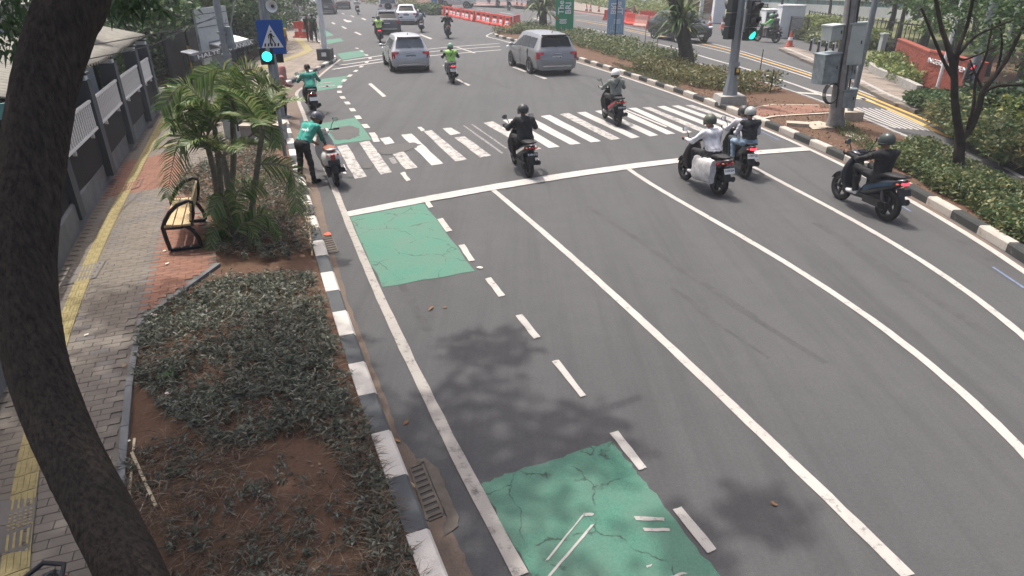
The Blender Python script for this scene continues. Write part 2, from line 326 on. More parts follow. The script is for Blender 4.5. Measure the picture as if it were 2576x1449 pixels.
leaf_mat('leaf_dark', (0.018, 0.042, 0.02), (0.036, 0.072, 0.032), (0.07, 0.115, 0.048))
leaf_mat('leaf_hedge', (0.05, 0.09, 0.036), (0.10, 0.15, 0.055), (0.27, 0.245, 0.10))
leaf_mat('leaf_olive', (0.06, 0.085, 0.03), (0.14, 0.15, 0.055), (0.29, 0.23, 0.10))
leaf_mat('leaf_lime', (0.07, 0.13, 0.035), (0.16, 0.22, 0.06), (0.32, 0.32, 0.11))
leaf_mat('leaf_palm', (0.055, 0.12, 0.035), (0.135, 0.21, 0.065), (0.31, 0.325, 0.15))
leaf_mat('leaf_fern', (0.04, 0.09, 0.03), (0.085, 0.15, 0.045), (0.22, 0.21, 0.09))
leaf_mat('ground_leaf', (0.075, 0.09, 0.062), (0.135, 0.15, 0.11), (0.245, 0.24, 0.19))
leaf_mat('straw', (0.10, 0.07, 0.05), (0.19, 0.135, 0.09), (0.30, 0.23, 0.16))
leaf_mat('grass_blade', (0.03, 0.06, 0.02), (0.07, 0.10, 0.03), (0.17, 0.15, 0.06))
def leaves(pos, length, width, bend=0.25, upbias=0.3, seed=1, dirs=None):
    """pos (n,3) -> verts, quads: each leaf two quads, pointed, folded and bent"""
    g = np.random.default_rng(seed); n = len(pos); d = g.normal(size=(n,3)); d[:,2] = d[:,2]*0.6+upbias
    if dirs is not None: d = d*0.5+dirs
    d /= np.linalg.norm(d, axis=1, keepdims=True); r = g.normal(size=(n,3)); s = np.cross(d, r); s /= np.linalg.norm(s, axis=1, keepdims=True)+1e-9; nn = np.cross(d, s)
    L = (length*g.uniform(0.6, 1.3, n))[:,None]; W = (width*g.uniform(0.7, 1.3, n))[:,None]
    mid = pos+d*L*0.5+nn*L*0.06; tip = pos+d*L-np.array([0,0,1.0])*L*bend
    v = np.stack([pos-s*W*0.12, pos+s*W*0.12, mid+s*W*0.5, mid-s*W*0.5, tip+s*W*0.05, tip-s*W*0.05], 1)
    q = np.array([[0,1,2,3],[3,2,4,5]])[None]+np.arange(n)[:,None,None]*6
    return v.reshape(-1,3), q.reshape(-1,4)
def in_ball(n, c, r, g, shell=0.55):
    d = g.normal(size=(n,3)); d /= np.linalg.norm(d, axis=1, keepdims=True); k = (shell+(1-shell)*g.uniform(0,1,n)**0.6)[:,None]
    return np.array(c)+d*k*np.array(r)
def crown_pts(n, c, r, seed, clumps=26, csize=0.36):
    g = np.random.default_rng(seed); cc = in_ball(clumps, c, r, g, 0.35); rr = csize*min(r)*g.uniform(0.6, 1.3, clumps)
    k = g.integers(0, clumps, n); d = g.normal(size=(n,3)); d /= np.linalg.norm(d, axis=1, keepdims=True); return cc[k]+d*(rr[k]*g.uniform(0.2, 1.0, n)**0.5)[:,None]*np.array([1.15,1.15,0.8]), cc
def tree(label, base, h, crown_r, trunk_r, leaf_m='leaf', n=9000, L=0.16, W=0.075, seed=1, cz=None, group=None, lean=(0,0), name='tree', clumps=26, bark='bark', limbs=7):
    base = Vector(base); t = thing(name, label, 'tree', base, group=group); g = random.Random(seed)
    cz = cz if cz is not None else h-crown_r[2]; mb = MB(); top = Vector((lean[0], lean[1], cz))
    pts = [Vector((0,0,-0.05))+ (top)*(k/5)+Vector((g.uniform(-1,1)*0.04*h*(k%5>0)*0.4, g.uniform(-1,1)*0.04*h*(k%5>0)*0.4, 0)) for k in range(6)]; pts[0] = Vector((0,0,-0.05))
    mb.tube(pts, [trunk_r*(1.25 if k == 0 else 1-0.09*k) for k in range(6)], 10)
    mb.build('trunk', bark, t, 0.9)
    pp, cc = crown_pts(n, (lean[0], lean[1], cz), crown_r, seed, clumps); mb = MB()
    for k in range(limbs):
        c = Vector(cc[k % len(cc)]); a = pts[3+k%3]; m = (a+c)/2+Vector((0,0,-0.08*h)); mb.tube([a, m, c], [trunk_r*0.5, trunk_r*0.33, trunk_r*0.12], 6)
    mb.build('limbs', bark, t, 0.9)
    v, q = leaves(pp, L, W, seed=seed); big('crown', v, q, leaf_m, t, kind=None); return t
# ------------------------------------------------------------------ ground, road, markings
sheet('road', [(-260,-12,0),(260,-12,0),(260,420,0),(-260,420,0)], 'asphalt', kind='structure')
LEFT_EDGE = [(1310,1449),(1300,1424),(1240,1309),(1180,1204),(1125,1094),(1070,999),(1020,879),(982,814),(952,744),(909,632),(894,594),(874,552),(861,528),(844,479),(826,440),(803,385),(787,345),(773,315),(765,290),(752,258),(747,234),(765,219),(794,200),(820,178),(856,150)]
LINE_B = [(1240,478),(1330,553),(1420,632),(1520,724),(1625,814),(1730,909),(1830,1014),(1932,1109),(2050,1225),(2160,1330),(2290,1449)]
LINE_C = [(1578,426),(1610,443),(1694,495),(1779,546),(1863,597),(1916,628),(2050,706),(2170,785),(2270,860),(2400,970),(2500,1070),(2576,1145),(2700,1270)]
LINE_D = [(1895,420),(1961,456),(2032,494),(2102,532),(2172,568),(2274,628),(2400,710),(2500,788),(2576,852),(2680,940)]
RIGHT_EDGE = [(1255,80),(1239,83),(1226,89),(1228,93),(1267,103),(1350,127),(1448,155),(1525,180),(1563,192),(1638,217),(1713,244),(1775,265),(1863,300),(1905,321),(1967,346),(2040,377),(2116,413),(2190,450),(2260,486),(2326,524),(2393,571),(2460,611),(2526,651),(2576,684),(2680,752)]
def fit_line(px, deg=3, n=60, z=0.0):            # smooth curve through the picked points
    p = np.array([q[:2] for q in PL(px, z)]); d = np.r_[0, np.cumsum(np.linalg.norm(np.diff(p, axis=0), axis=1))]; t = np.linspace(0, d[-1], n)
    cx, cy = np.polyfit(d, p[:,0], deg), np.polyfit(d, p[:,1], deg); return [Vector((np.polyval(cx, k), np.polyval(cy, k), z)) for k in t]
def _tyre(nt, v):
    g = node_noise(nt, v, 90, 4, 0.85, 0.34, 0.66); n = node_noise(nt, v, 2.2, 6, 0.8, 0.42, 0.62); c = node_mix(nt, g, (0.043, 0.043, 0.043), (0.105, 0.105, 0.105)); return node_mix(nt, n, c, node_mix(nt, 0.4, c, (0.035, 0.035, 0.036))), g
surf_mat('tyre_mark', _tyre)
mk = thing('road_marking', None, None, kind='structure')
ribbon('edge_line', fit_line(LEFT_EDGE[:18], 3) + smooth_line(PL(LEFT_EDGE[17:]), 6)[1:], 0.125, 0.012, 'paint_old', mk, jag=0.006)
ribbon('lane_line', fit_line(LINE_B), 0.125, 0.008, 'paint_white', mk, jag=0.004)
ribbon('lane_line', fit_line(LINE_C), 0.125, 0.008, 'paint_white', mk, jag=0.004)
ribbon('lane_line', fit_line(LINE_D), 0.12, 0.008, 'paint_white', mk, jag=0.004)
ribbon('edge_line', smooth_line(PL(RIGHT_EDGE[:6]), 6)[:-6] + fit_line(RIGHT_EDGE[4:], 5, 80), 0.13, 0.008, 'paint_white', mk, jag=0.004)
def quadpx(name, q, m, z=0.01, parent=mk, jag=0.012, n=6):
    c = PL(q, z); out = []
    for i in range(len(c)):
        a, b = c[i], c[(i+1) % len(c)]
        for k in range(n):
            p = a.lerp(b, k/n)
            if k: p = p+Vector((rnd.uniform(-jag,jag), rnd.uniform(-jag,jag), 0))
            out.append(p)
    return sheet(name, out, m, parent)
ul = fit_line([(871,532),(969,512),(1056,497),(1131,484),(1288,457),(1332,447),(1457,427),(1570,414),(1695,400),(1902,379),(2023,369)], 3, 40, 0.016); ll = fit_line([(879,545),(969,527),(1066,508),(1231,481),(1288,471),(1432,446),(1575,426),(1695,411),(1902,389),(2041,378)], 3, 40, 0.016)
for q in (ul, ll):
    for p in q[1:-1]: p.x += rnd.uniform(-.006,.006); p.y += rnd.uniform(-.008,.008)
MB().add(ll+ul, [(i, i+1, 40+i+1, 40+i) for i in range(39)]).build('stop_line', 'paint_zebra', mk)
quadpx('dash', [(1066,505),(1078,501),(1090,520),(1078,523)], 'paint_white', 0.012)
for q in [[(1100,551),(1114,548),(1138,580),(1122,583)],[(1153,617),(1168,614),(1195,655),(1180,657)],[(1220,701),(1235,697),(1271,742),(1255,747)],[(1297,794),(1313,790),(1360,847),(1343,852)],[(1388,909),(1406,905),(1475,995),(1460,998)],[(1533,1089),(1555,1083),(1627,1176),(1607,1182)],[(1692,1281),(1714,1274),(1802,1380),(1780,1391)]]:
    quadpx('dash', q, 'paint_white', 0.012, jag=0.006, n=4)
for q in [[(926,211),(934,209),(972,242),(963,244)],[(1147,200),(1153,199),(1184,214),(1178,216)],[(1054,87),(1059,86),(1088,97),(1083,99)],[(890,81),(896,80),(911,87),(905,88)],[(858,67),(862,66),(873,71),(869,73)],[(1288,169),(1296,167),(1327,179),(1319,181)],[(1338,187),(1346,185),(1377,197),(1369,199)],
          [(908,46),(912,45),(922,49),(918,51)],[(881,39),(885,39),(892,42),(888,43)],[(859,34),(862,33),(868,36),(865,36)],[(833,57),(837,56),(845,60),(840,61)],[(975,130),(980,128),(992,134),(987,136)],[(1113,164),(1118,163),(1128,169),(1122,170)],
          [(760,15),(763,15),(766,17),(763,18)],[(769,23),(772,23),(776,26),(773,27)],[(776,32),(779,32),(784,35),(780,36)],[(797,45),(801,44),(808,48),(804,49)]]:
    quadpx('lane_dash', q, 'paint_white', 0.012, jag=0.0, n=1)
quadpx('arrow', [(863,49),(869,48),(872,51),(883,52),(885,55),(874,56),(867,53)], 'paint_white', 0.012, jag=0, n=1)
DASHC = [(1196,679),(945,352),(939,340),(920,318),(901,296),(887,277),(874,260),(862,246),(854,232),(855,219),(866,203),(880,191),(895,179),(909,168),(923,157),(931,147),(922,139),(910,129),(898,122)]
dc = PL(DASHC)
for i in range(1, len(dc)):
    t = (dc[min(i+1, len(dc)-1)]-dc[max(i-1, 1)]).normalized(); n = Vector((-t.y, t.x, 0))*0.09; L = 0.30 if i < 10 else 0.36
    sheet('dash', [p+Vector((0,0,0.014)) for p in (dc[i]-t*L-n, dc[i]-t*L+n, dc[i]+t*L+n, dc[i]+t*L-n)], 'paint_white', mk)
GREEN = [[(880,546),(1066,511),(1195,682),(962,722)],[(1211,1217),(1280,1190),(1370,1165),(1450,1135),(1536,1109),(1580,1160),(1626,1214),(1712,1325),(1812,1449),(1900,1560),(1410,1560),(1337,1449),(1272,1335)],[(801,311),(894,296),(935,351),(836,364)],[(799,200),(876,190),(866,203),(854,220),(794,230)],[(848,135),(909,126),(923,140),(862,150)],[(820,100),(856,96),(865,103),(823,111)],[(796,65),(809,68),(839,89),(808,95)],[(753,49),(768,47),(778,59),(756,62)]]
for q in GREEN: quadpx('green_bike_lane', q, 'green_lane', 0.005, jag=0.02, n=7)
quadpx('asphalt_patch', [(828,332),(850,320),(880,316),(905,322),(906,340),(880,350),(845,352)], 'asphalt_dark', 0.009, jag=0.05)
# broken bicycle symbol on the near green box
for q in [[(1466,1293),(1474,1290),(1380,1408),(1371,1411)],[(1487,1320),(1496,1317),(1440,1385),(1385,1449),(1377,1449)],[(1466,1290),(1494,1291),(1489,1298),(1470,1297)],[(1595,1298),(1671,1302),(1671,1310),(1600,1308)],[(1617,1327),(1684,1329),(1684,1336),(1621,1336)],[(1625,1424),(1640,1418),(1637,1425),(1629,1428)],[(1686,1449),(1720,1439),(1730,1442),(1712,1447),(1700,1456)]]:
    quadpx('bicycle_symbol', q, 'paint_white', 0.01, jag=0.005, n=4)
for q in [[(805,208),(835,205),(837,207),(807,211)],[(800,218),(842,213),(843,216),(802,221)],[(817,213),(822,212),(828,219),(823,220)]]: quadpx('bicycle_symbol', q, 'paint_faded', 0.012, jag=0, n=1)
zb = thing('pedestrian_crossing', None, None, kind='structure')
Z = [[(848,368),(873,364),(923,444),(893,450)],[(903,358),(929,354),(986,433),(958,439)],[(955,348),(980,344),(993,359),(969,364)],[(985,385),(1014,380),(1051,421),(1021,426)],[(1009,339),(1035,336),(1115,411),(1086,416)],[(1065,330),(1086,327),(1175,401),(1146,406)],[(1050,320),(1060,319),(1070,328),(1060,330)],
     [(1113,323),(1135,321),(1159,335),(1134,340)],[(1143,346),(1169,343),(1236,391),(1208,396)],[(1216,309),(1240,305),(1362,374),(1334,378)],[(1264,302),(1288,299),(1408,369),(1380,372)],[(1308,297),(1331,293),(1461,361),(1435,364)],[(1360,292),(1383,289),(1512,355),(1487,358)],[(1407,287),(1430,284),(1561,349),(1537,352)],[(1451,283),(1473,281),(1610,345),(1588,348)],[(1496,279),(1517,277),(1656,340),(1635,343)],[(1538,275),(1559,273),(1699,336),(1677,338)],[(1580,272),(1600,271),(1741,332),(1719,335)],[(1615,270),(1634,269),(1782,328),(1761,331)],[(1653,268),(1671,266),(1822,323),(1800,326)],[(1690,266),(1707,265),(1858,318),(1838,322)],[(1725,265),(1741,264),(1890,313),(1870,317)]]
for i, q in enumerate(Z): quadpx('stripe', q, 'paint_zebra_worn' if i in (0,1,3,5,8,9,13,18,21) else 'paint_zebra', 0.008, zb, 0.014)
for q in [[(1164,316),(1168,315),(1266,384),(1262,387)],[(1185,313),(1189,312),(1276,372),(1272,374)],[(1567,275),(1572,274),(1679,318),(1675,320)],[(978,398),(991,395),(1000,410),(988,412)]]: quadpx('stripe', q, 'paint_faded' if q[0][0] != 1567 else 'paint_zebra', 0.008, zb, 0.01)
quadpx('dash', [(1007,435),(1018,432),(1033,453),(1022,456)], 'paint_white', 0.012)
quadpx('asphalt_patch', [(950,372),(990,364),(1040,358),(1060,364),(1030,378),(985,388),(955,388)], 'asphalt_dark', 0.011, jag=0.06)
quadpx('asphalt_patch', [(905,415),(925,406),(940,412),(932,424),(912,424)], 'asphalt_dark', 0.011, jag=0.05)
for pts in ([(863,154),(960,140),(1076,124),(1166,116),(1256,109.5)],[(851,165),(960,149),(1079,131),(1170,123),(1258,117)],[(836,175),(960,156),(1079,141),(1170,133),(1262,125.5)]): ribbon('cross_line', smooth_line(PL(pts), 4), 0.20, 0.009, 'paint_zebra', mk)
ribbon('cross_line', PL([(1149,119),(1195,134)]), 0.16, 0.013, 'paint_white', mk)
for a, b in (((1915,331),(1960,353)),((2497,672),(2576,725)),((1620,205),(1650,214)),((2268,518),(2290,532))): ribbon('faint_blue_line', PL([a, b]), 0.045, 0.006, 'paint_blue', mk)
for a, b, w_ in (((1690,725),(1800,795),.10),((1830,760),(2105,930),.10),((1740,770),(1940,905),.05),((1395,175),(1560,262),.35),((1480,190),(1700,255),.3),((1560,205),(1640,262),.25),((1120,160),(1290,225),.3),((1480,520),(1900,800),.12),((2050,560),(2500,850),.14),((1000,700),(1090,850),.12),((2420,600),(2576,705),.3)):
    ln = resample(PL([a, b]), .25); ribbon('tyre_mark', [p+Vector((rnd.uniform(-.01,.01),0,0)) for p in ln], w_, 0.0010+0.00015*rnd.randrange(1,9)+a[0]*1e-7, 'tyre_mark', mk)
# the far carriageway
R2 = lambda pts, w, m, z=0.008: ribbon('lane_line', smooth_line(PL(pts), 5), w, z, m, mk)
R2([(1474,71),(1530,83)], 0.2, 'paint_white'); R2([(1632,106),(1700,122),(1790,149),(1855,167),(1932,191),(2010,217),(2075,243)], 0.16, 'paint_white')
R2([(1448,48),(1530,60),(1640,81),(1765,104),(1850,125),(1932,150),(2020,178),(2082,200),(2147,223),(2240,258)], 0.12, 'paint_white')
R2([(1448,51),(1530,65),(1640,87),(1763,110),(1850,131),(1932,156),(2020,184),(2082,206),(2147,229),(2230,262),(2398,331)], 0.15, 'paint_yellow')
R2([(1570,76),(1650,93),(1760,116),(1850,138),(1932,163),(2020,191),(2082,213),(2147,237),(2200,258)], 0.12, 'paint_white')
R2([(2147,240),(2220,268),(2300,303),(2386,344),(2426,344)], 0.15, 'paint_yellow', 0.012)
R2([(1973,231),(2040,236),(2102,242),(2144,247),(2180,250)], 0.35, 'paint_white', 0.012); R2([(1932,191),(2000,214),(2070,236),(2100,243)], 0.12, 'paint_white', 0.014)
R2([(2475,428),(2530,465),(2576,496)], 0.14, 'paint_white'); R2([(2526,422),(2576,449)], 0.12, 'paint_white')
for a, b in (((1432,38),(1480,40)),((1500,30),(1530,36)),((1340,45),(1372,54)),((1180,20),(1215,24)),((1258,31),(1290,36)),((1345,42),(1380,49)),((1200,9),(1222,12)),((1268,17),(1295,21))): R2([a, b], 0.22, 'paint_white')
z2 = thing('pedestrian_crossing', None, None, kind='structure')
T = [(2072,265),(2092,266),(2112,267),(2140,268),(2156,270),(2171,271),(2186,272),(2201,273),(2216,274),(2231,276)]; B = [(2213,319),(2233,320),(2253,321.5),(2266,323),(2280,324),(2295,325),(2310,326.5),(2325,327.5),(2338,328.5),(2350,329.5)]
for a, b in zip(T, B): quadpx('stripe', [(a[0]-2.2,a[1]+.3),(a[0]+2.2,a[1]-.3),(b[0]+2.8,b[1]-.3),(b[0]-2.8,b[1]+.3)], 'paint_zebra', 0.009, z2, 0, 1)
# reddish faded band on the far carriageway
def _redband(nt, v):
    g = node_noise(nt, v, 50, 3, 0.8, 0.3, 0.7); n = node_noise(nt, v, 1.2, 6, 0.7, 0.4, 0.6); c = node_mix(nt, g, (0.085, 0.08, 0.078), (0.12, 0.115, 0.11))
    return node_mix(nt, n, node_mix(nt, 0.7, c, (0.30, 0.12, 0.10)), c), g
surf_mat('red_lane', _redband)
quadpx('red_bus_lane', [(1135,14),(1300,14),(1440,30),(1530,44),(1640,62),(1640,50),(1520,34),(1420,20),(1300,5),(1130,4)], 'red_lane', 0.004, jag=0, n=1)
# ------------------------------------------------------------------ kerbs: each painted block its own piece
def kerb_block(m, L, w, h):
    mb = MB(); c = 0.025
    prof = [(0,0),(w,0),(w,h),(c,h),(0,h-c*1.2)]; g = 0.004
    mb.loft([[Vector((-L/2+g, y, z)) for y, z in prof],[Vector((L/2-g, y, z)) for y, z in prof]])
    me = mb.mesh('kerb_block', m); return me
def kerb(line, step, side, mats, w=0.16, h=0.15, z=0.0, name='kerb', label=None):
    root = thing(name, None, None, kind='structure'); pts = resample(line, step); ms = [kerb_block(m, step*1.0, w, h) for m in mats]
    for i in range(len(pts)-1):
        a, b = pts[i], pts[i+1]; t = (b-a); ang = math.atan2(t.y, t.x); sc = t.length/step
        o = link('kerb_block', ms[i % len(ms)], root, ((a+b)/2+Vector((0,0,z+rnd.uniform(-.004,.004)))), (rnd.uniform(-.01,.01), rnd.uniform(-.006,.006), ang+rnd.uniform(-.008,.008))); o.scale = (sc, side, 1)
    return root
KERB_L = [(1150,1530),(1118,1449),(1107,1415),(1052,1285),(1010,1172),(970,1078),(942,985),(912,910),(892,845),(870,783),(856,730),(838,680),(821,640),(808,600),(800,568),(790,540),(783,510),(774,478),(766,450),(757,420),(747,390),(741,362),(734,337),(728,314),(722,298)]
kl = fit_line(KERB_L, 4, 80); kerb(kl, 0.68, 1, ['kerb_white', 'kerb_black'], 0.20, 0.155)
KERB_C = [(722,298),(708,270),(700,245),(712,222),(745,205),(785,186),(818,168),(843,156),(847,150),(838,138),(824,124),(806,108),(785,90),(768,76),(750,62),(735,48),(722,36)]
kc = smooth_line(PL(KERB_C), 5); kerb(kc, 0.8, 1, ['kerb_black', 'kerb_white'], 0.18, 0.15)
KERB_R = [(2700,745),(2640,706),(2576,668),(2520,631),(2480,603),(2436,578),(2393,551),(2356,527),(2310,500),(2266,478),(2229,458),(2180,434),(2130,409),(2105,397),(2032,366),(1959,335),(1902,309),(1830,279),(1763,255),(1688,229),(1625,207),(1563,187),(1513,170),(1448,150),(1350,121),(1290,104),(1262,97),(1245,92),(1243,87),(1258,83)]
kr = fit_line(KERB_R[:25], 5, 90) + smooth_line(PL(KERB_R[24:]), 5)[1:]; kerb(kr, 0.84, -1, ['kerb_white_dirty', 'kerb_black_pale'], 0.18, 0.17)
KERB_F = [(2302,278),(2330,290),(2362,305),(2397,325),(2443,352),(2480,372),(2520,392),(2576,423),(2660,470)]
kf = fit_line(KERB_F, 3); kerb(kf, 0.75, 1, ['kerb_black', 'kerb_white'], 0.2, 0.22)
# gutters beside the kerbs
quadpx('gutter', [(1135,1560),(1112,1449),(1046,1290),(966,1085),(906,915),(852,735),(804,590),(780,510),(752,410),(733,340),(722,300),(752,300),(762,330),(790,440),(808,500),(820,560),(835,620),(856,690),(880,770),(912,850),(940,930),(975,1010),(1000,1090),(1040,1140),(1100,1250),(1150,1360),(1190,1449),(1230,1560)], 'gutter_dirt', 0.003, jag=0.015, n=5)
quadpx('gutter', [(722,296),(703,262),(702,242),(716,224),(746,208),(785,190),(843,160),(856,152),(794,200),(765,222),(748,235),(752,258),(765,292),(750,300)], 'gutter_dirt', 0.0035, jag=0.03, n=4)
quadpx('gutter', [(1450,147),(1563,185),(1690,228),(1830,278),(1905,309),(2032,367),(2130,410),(2230,459),(2313,502),(2393,553),(2480,605),(2576,670),(2700,750),(2700,764),(2576,682),(2460,610),(2393,568),(2326,522),(2260,484),(2116,412),(2040,375),(1967,345),(1863,299),(1775,264),(1638,216),(1525,179),(1448,154)], 'gutter_dirt', 0.003, jag=0.01, n=3)
# ------------------------------------------------------------------ left pavement
def off(line, d):
    L, _ = strip_pts(line, 2*abs(d), 0.0); R = strip_pts(line, 2*abs(d), 0.0)[1]; return L if d > 0 else R
PV = 0.15
WALL_B = [(-220,1500),(-80,1200),(0,1020),(60,870),(135,712),(175,617),(225,542),(270,470),(312,400),(350,350),(390,290),(425,252)]
PLANT_E = [(285,1449),(292,1320),(300,1184),(310,1075),(320,974),(335,885),(352,803),(400,770),(460,727),(547,664),(535,600),(522,545),(470,500),(452,470),(470,428),(560,385),(640,352),(700,325)]
wl = fit_line(WALL_B, 4, 40, PV); pe = PL(PLANT_E, PV); kci = off(kc, 0.1); kli = off(kl, 0.1)
pv = thing('pavement', None, None, kind='structure')
near_poly = wl + PL([(520,235),(600,215),(690,240)], PV) + [kli[-1]] + pe[::-1] + PL([(280,1560),(-220,1560)], PV)
slab('pavement_base', near_poly, -0.05, 0.139, 'joint', pv)
upper_poly = PL([(425,252),(500,205),(570,180),(640,150),(690,95),(694,50),(690,20)], PV) + [p for p in kci[::-1]] + PL([(690,240),(600,215),(520,235)], PV)
slab('plaza_base', upper_poly, -0.05, 0.139, 'joint', pv)
def paver_mesh(m, l, w, z0=-0.02, z1=0.0, g=0.0022):
    a, b, c = l/2-g, w/2-g, 0.0025; mb = MB()
    mb.add([(-a,-b,z0),(a,-b,z0),(a,b,z0),(-a,b,z0),(-a,-b,z1-c),(a,-b,z1-c),(a,b,z1-c),(-a,b,z1-c),(-a+c,-b+c,z1),(a-c,-b+c,z1),(a-c,b-c,z1),(-a+c,b-c,z1)],
           [(0,1,5,4),(1,2,6,5),(2,3,7,6),(3,0,4,7),(4,5,9,8),(5,6,10,9),(6,7,11,10),(7,4,8,11),(8,9,10,11)]); return mb.mesh('paver', m)
def pave(root, regions, ang, l, w, z, one_by_one, bond=0.5, far_name='pavers_beyond'):
    """regions: list of (polygon, material, holes-first order); first match wins (None = leave free)"""
    xs = [p[0] for r in regions for p in r[0]]; ys = [p[1] for r in regions for p in r[0]]; c, s = math.cos(ang), math.sin(ang)
    ux = [(x*c+y*s, -x*s+y*c) for x in (min(xs), max(xs)) for y in (min(ys), max(ys))]
    i = 0; cand = []; v = min(u[1] for u in ux)
    U0, U1, V1 = min(u[0] for u in ux), max(u[0] for u in ux), max(u[1] for u in ux)
    while v < V1:
        u = U0+(i % 2)*bond*l
        us = np.arange(u, U1, l); X = us*c-v*s; Y = us*s+v*c; box = regions[-1][0]; done = ~(inpoly_np(X+c*l*.38, Y+s*l*.38, box) & inpoly_np(X-c*l*.38, Y-s*l*.38, box))
        for poly, m in regions:
            k = inpoly_np(X, Y, poly) & ~done; done |= k
            if m:
                for x, y in zip(X[k], Y[k]): cand.append((x*x+y*y, x, y, m))
        v += w; i += 1
    cand.sort(); ms = {}; rest = {}
    for n, (_, x, y, m) in enumerate(cand):
        if m not in ms: ms[m] = paver_mesh(m, l, w)
        if n < one_by_one:
            link('paver', ms[m], root, (x, y, z+rnd.uniform(-.002,.002)), (rnd.uniform(-.006,.006), rnd.uniform(-.006,.006), ang+rnd.uniform(-.006,.006)))
        else: rest.setdefault(m, []).append((x, y))
    for m, pp in rest.items():
        me = ms[m]; bv = np.array([q.co[:] for q in me.vertices]); bf = np.array([list(f.vertices) for f in me.polygons]); pp = np.array(pp)
        R = np.array([[c,-s],[s,c]]); bb = bv.copy(); bb[:,:2] = bv[:,:2] @ R.T
        V = bb[None]+np.concatenate([pp, z+nr.uniform(-.002,.002,(len(pp),1))], 1)[:,None]; Q = bf[None]+(np.arange(len(pp))*len(bv))[:,None,None]
        big(far_name, V, Q, m, root, kind='stuff')
red_poly = PL([(352,803),(357,768),(425,507),(440,480),(470,500),(522,545),(535,600),(547,664),(460,727),(400,770)], PV)
red_b = PL([(300,410),(345,400),(440,380),(470,428),(452,470),(405,470),(280,495),(250,500)], PV)
bandp = [PL([(343,815),(357,768),(425,507),(437,480),(424,480),(408,525),(345,760),(330,830)], PV), PL([(225,545),(262,588),(305,640),(318,636),(275,580),(240,538)], PV), PL([(290,600),(330,560),(395,545),(418,530),(412,522),(325,548),(280,588)], PV),
         PL([(285,500),(330,488),(410,505),(408,514),(335,500),(290,510)], PV), PL([(180,805),(280,950),(292,945),(195,795)], PV)]
ang = math.atan2((P(425,507,PV)-P(357,768,PV)).y, (P(425,507,PV)-P(357,768,PV)).x)
regions = [(b, 'paver_band') for b in bandp] + [(red_poly, 'paver_red'), (red_b, 'paver_red'), (near_poly, 'paver_grey')]
pave(pv, regions, ang-math.pi/2, 0.21, 0.105, PV, 300)
pave(pv, [(upper_poly, 'paver_tan')], math.radians(-38), 0.62, 0.31, PV, 0, far_name='plaza_pavers')
# planter border, low and proud of the pavers
for a, b in zip(pe[:9], pe[1:10]):
    d = (b-a); L = d.length; MB().box((0,0,0), (L-0.01, 0.07, 0.11)).build('border_stone', 'concrete_wall', pv, loc=((a+b)/2+Vector((0.02,0,-0.035))), rot=(0,0,math.atan2(d.y,d.x)))
# tactile strip, one raised tile after another
tb = MB(); tb.box((0,0,0.006), (0.236,0.236,0.012))
for k in range(4): tb.box((0.0,-0.084+k*0.056,0.0145), (0.205,0.026,0.006), taper=0.85)
t_bar = tb.mesh('tactile_tile', 'tactile'); tb = MB(); tb.box((0,0,0.006), (0.236,0.236,0.012))
for i in range(5):
    for j in range(5): tb.box((-0.09+i*0.045,-0.09+j*0.045,0.0145), (0.026,0.026,0.006), taper=0.7)
t_dot = tb.mesh('tactile_tile', 'tactile')
TACT = [(42,1500),(42,1449),(45,1369),(55,1229),(70,1144),(90,1060),(125,945),(165,839),(197,735),(212,700),(232,650),(265,587),(287,537),(312,487),(337,437),(362,395),(382,360),(410,305),(428,272)]
tl = resample(fit_line(TACT, 4, 120, PV), 0.245)
ts_w = 0.80; ts = thing('tactile_paving', None, None, kind='structure')
for i in range(len(tl)-1):
    a, b = tl[i], tl[i+1]; d = b-a; link('tactile_tile', t_dot if i % 9 in (3,) else t_bar, ts, (a+b)/2+Vector((0,0,0.001)), (0,0,math.atan2(d.y,d.x))).scale = (1, ts_w, 1)
tl = resample(PL([(392,372),(420,368),(455,362),(500,352),(560,340)], PV), 0.245)
for a, b in zip(tl, tl[1:]): d = b-a; link('tactile_tile', t_bar, ts, (a+b)/2+Vector((0,0,0.001)), (0,0,math.atan2(d.y,d.x)))
ribbon('tactile_band', PL([(600,192),(660,170),(700,155),(755,137),(776,126),(766,113),(750,98)], PV+0.008), 0.5, PV+0.008, 'tactile', ts)
# service hatches in the pavement
def hatch(label, q, m, z=PV):
    c = PL(q, z); t = thing('service_hatch', label, 'hatch', (c[0]+c[1]+c[2]+c[3])/4); o = t.location
    cc = [p-o for p in c]; ct = sum(cc, Vector())/4
    MB().prism([p for p in cc], -0.02, 0.010).build('frame', 'joint', t)
    for lo, hi in ((0.03, 0.49), (0.51, 0.97)):
        q4 = [cc[0].lerp(cc[1],0.03).lerp(cc[3].lerp(cc[2],0.03),lo), cc[0].lerp(cc[1],0.97).lerp(cc[3].lerp(cc[2],0.97),lo), cc[0].lerp(cc[1],0.97).lerp(cc[3].lerp(cc[2],0.97),hi), cc[0].lerp(cc[1],0.03).lerp(cc[3].lerp(cc[2],0.03),hi)]
        pn = MB().prism(q4, 0.0, 0.014).build('cover_plate', m, t)
        for u, v in ((0.12,0.25),(0.12,0.75),(0.88,0.25),(0.88,0.75)):
            p = q4[0].lerp(q4[1],u).lerp(q4[3].lerp(q4[2],u),v); MB().lathe([(0.018,0.013),(0.018,0.018)], p, 'z', 8).build('lifting_hole', 'sign_black', pn)
hatch('two-part red service hatch crossed by the yellow tactile strip', [(272,496),(350,472),(362,450),(285,470)], 'paver_red')
hatch('grey concrete service hatch beneath the tactile strip beside the trunk', [(150,722),(242,700),(268,655),(178,678)], 'paver_band')
hatch('dark service hatch at the lower left corner under the tactile strip', [(-40,1405),(78,1392),(95,1250),(-20,1262)], 'paver_band')
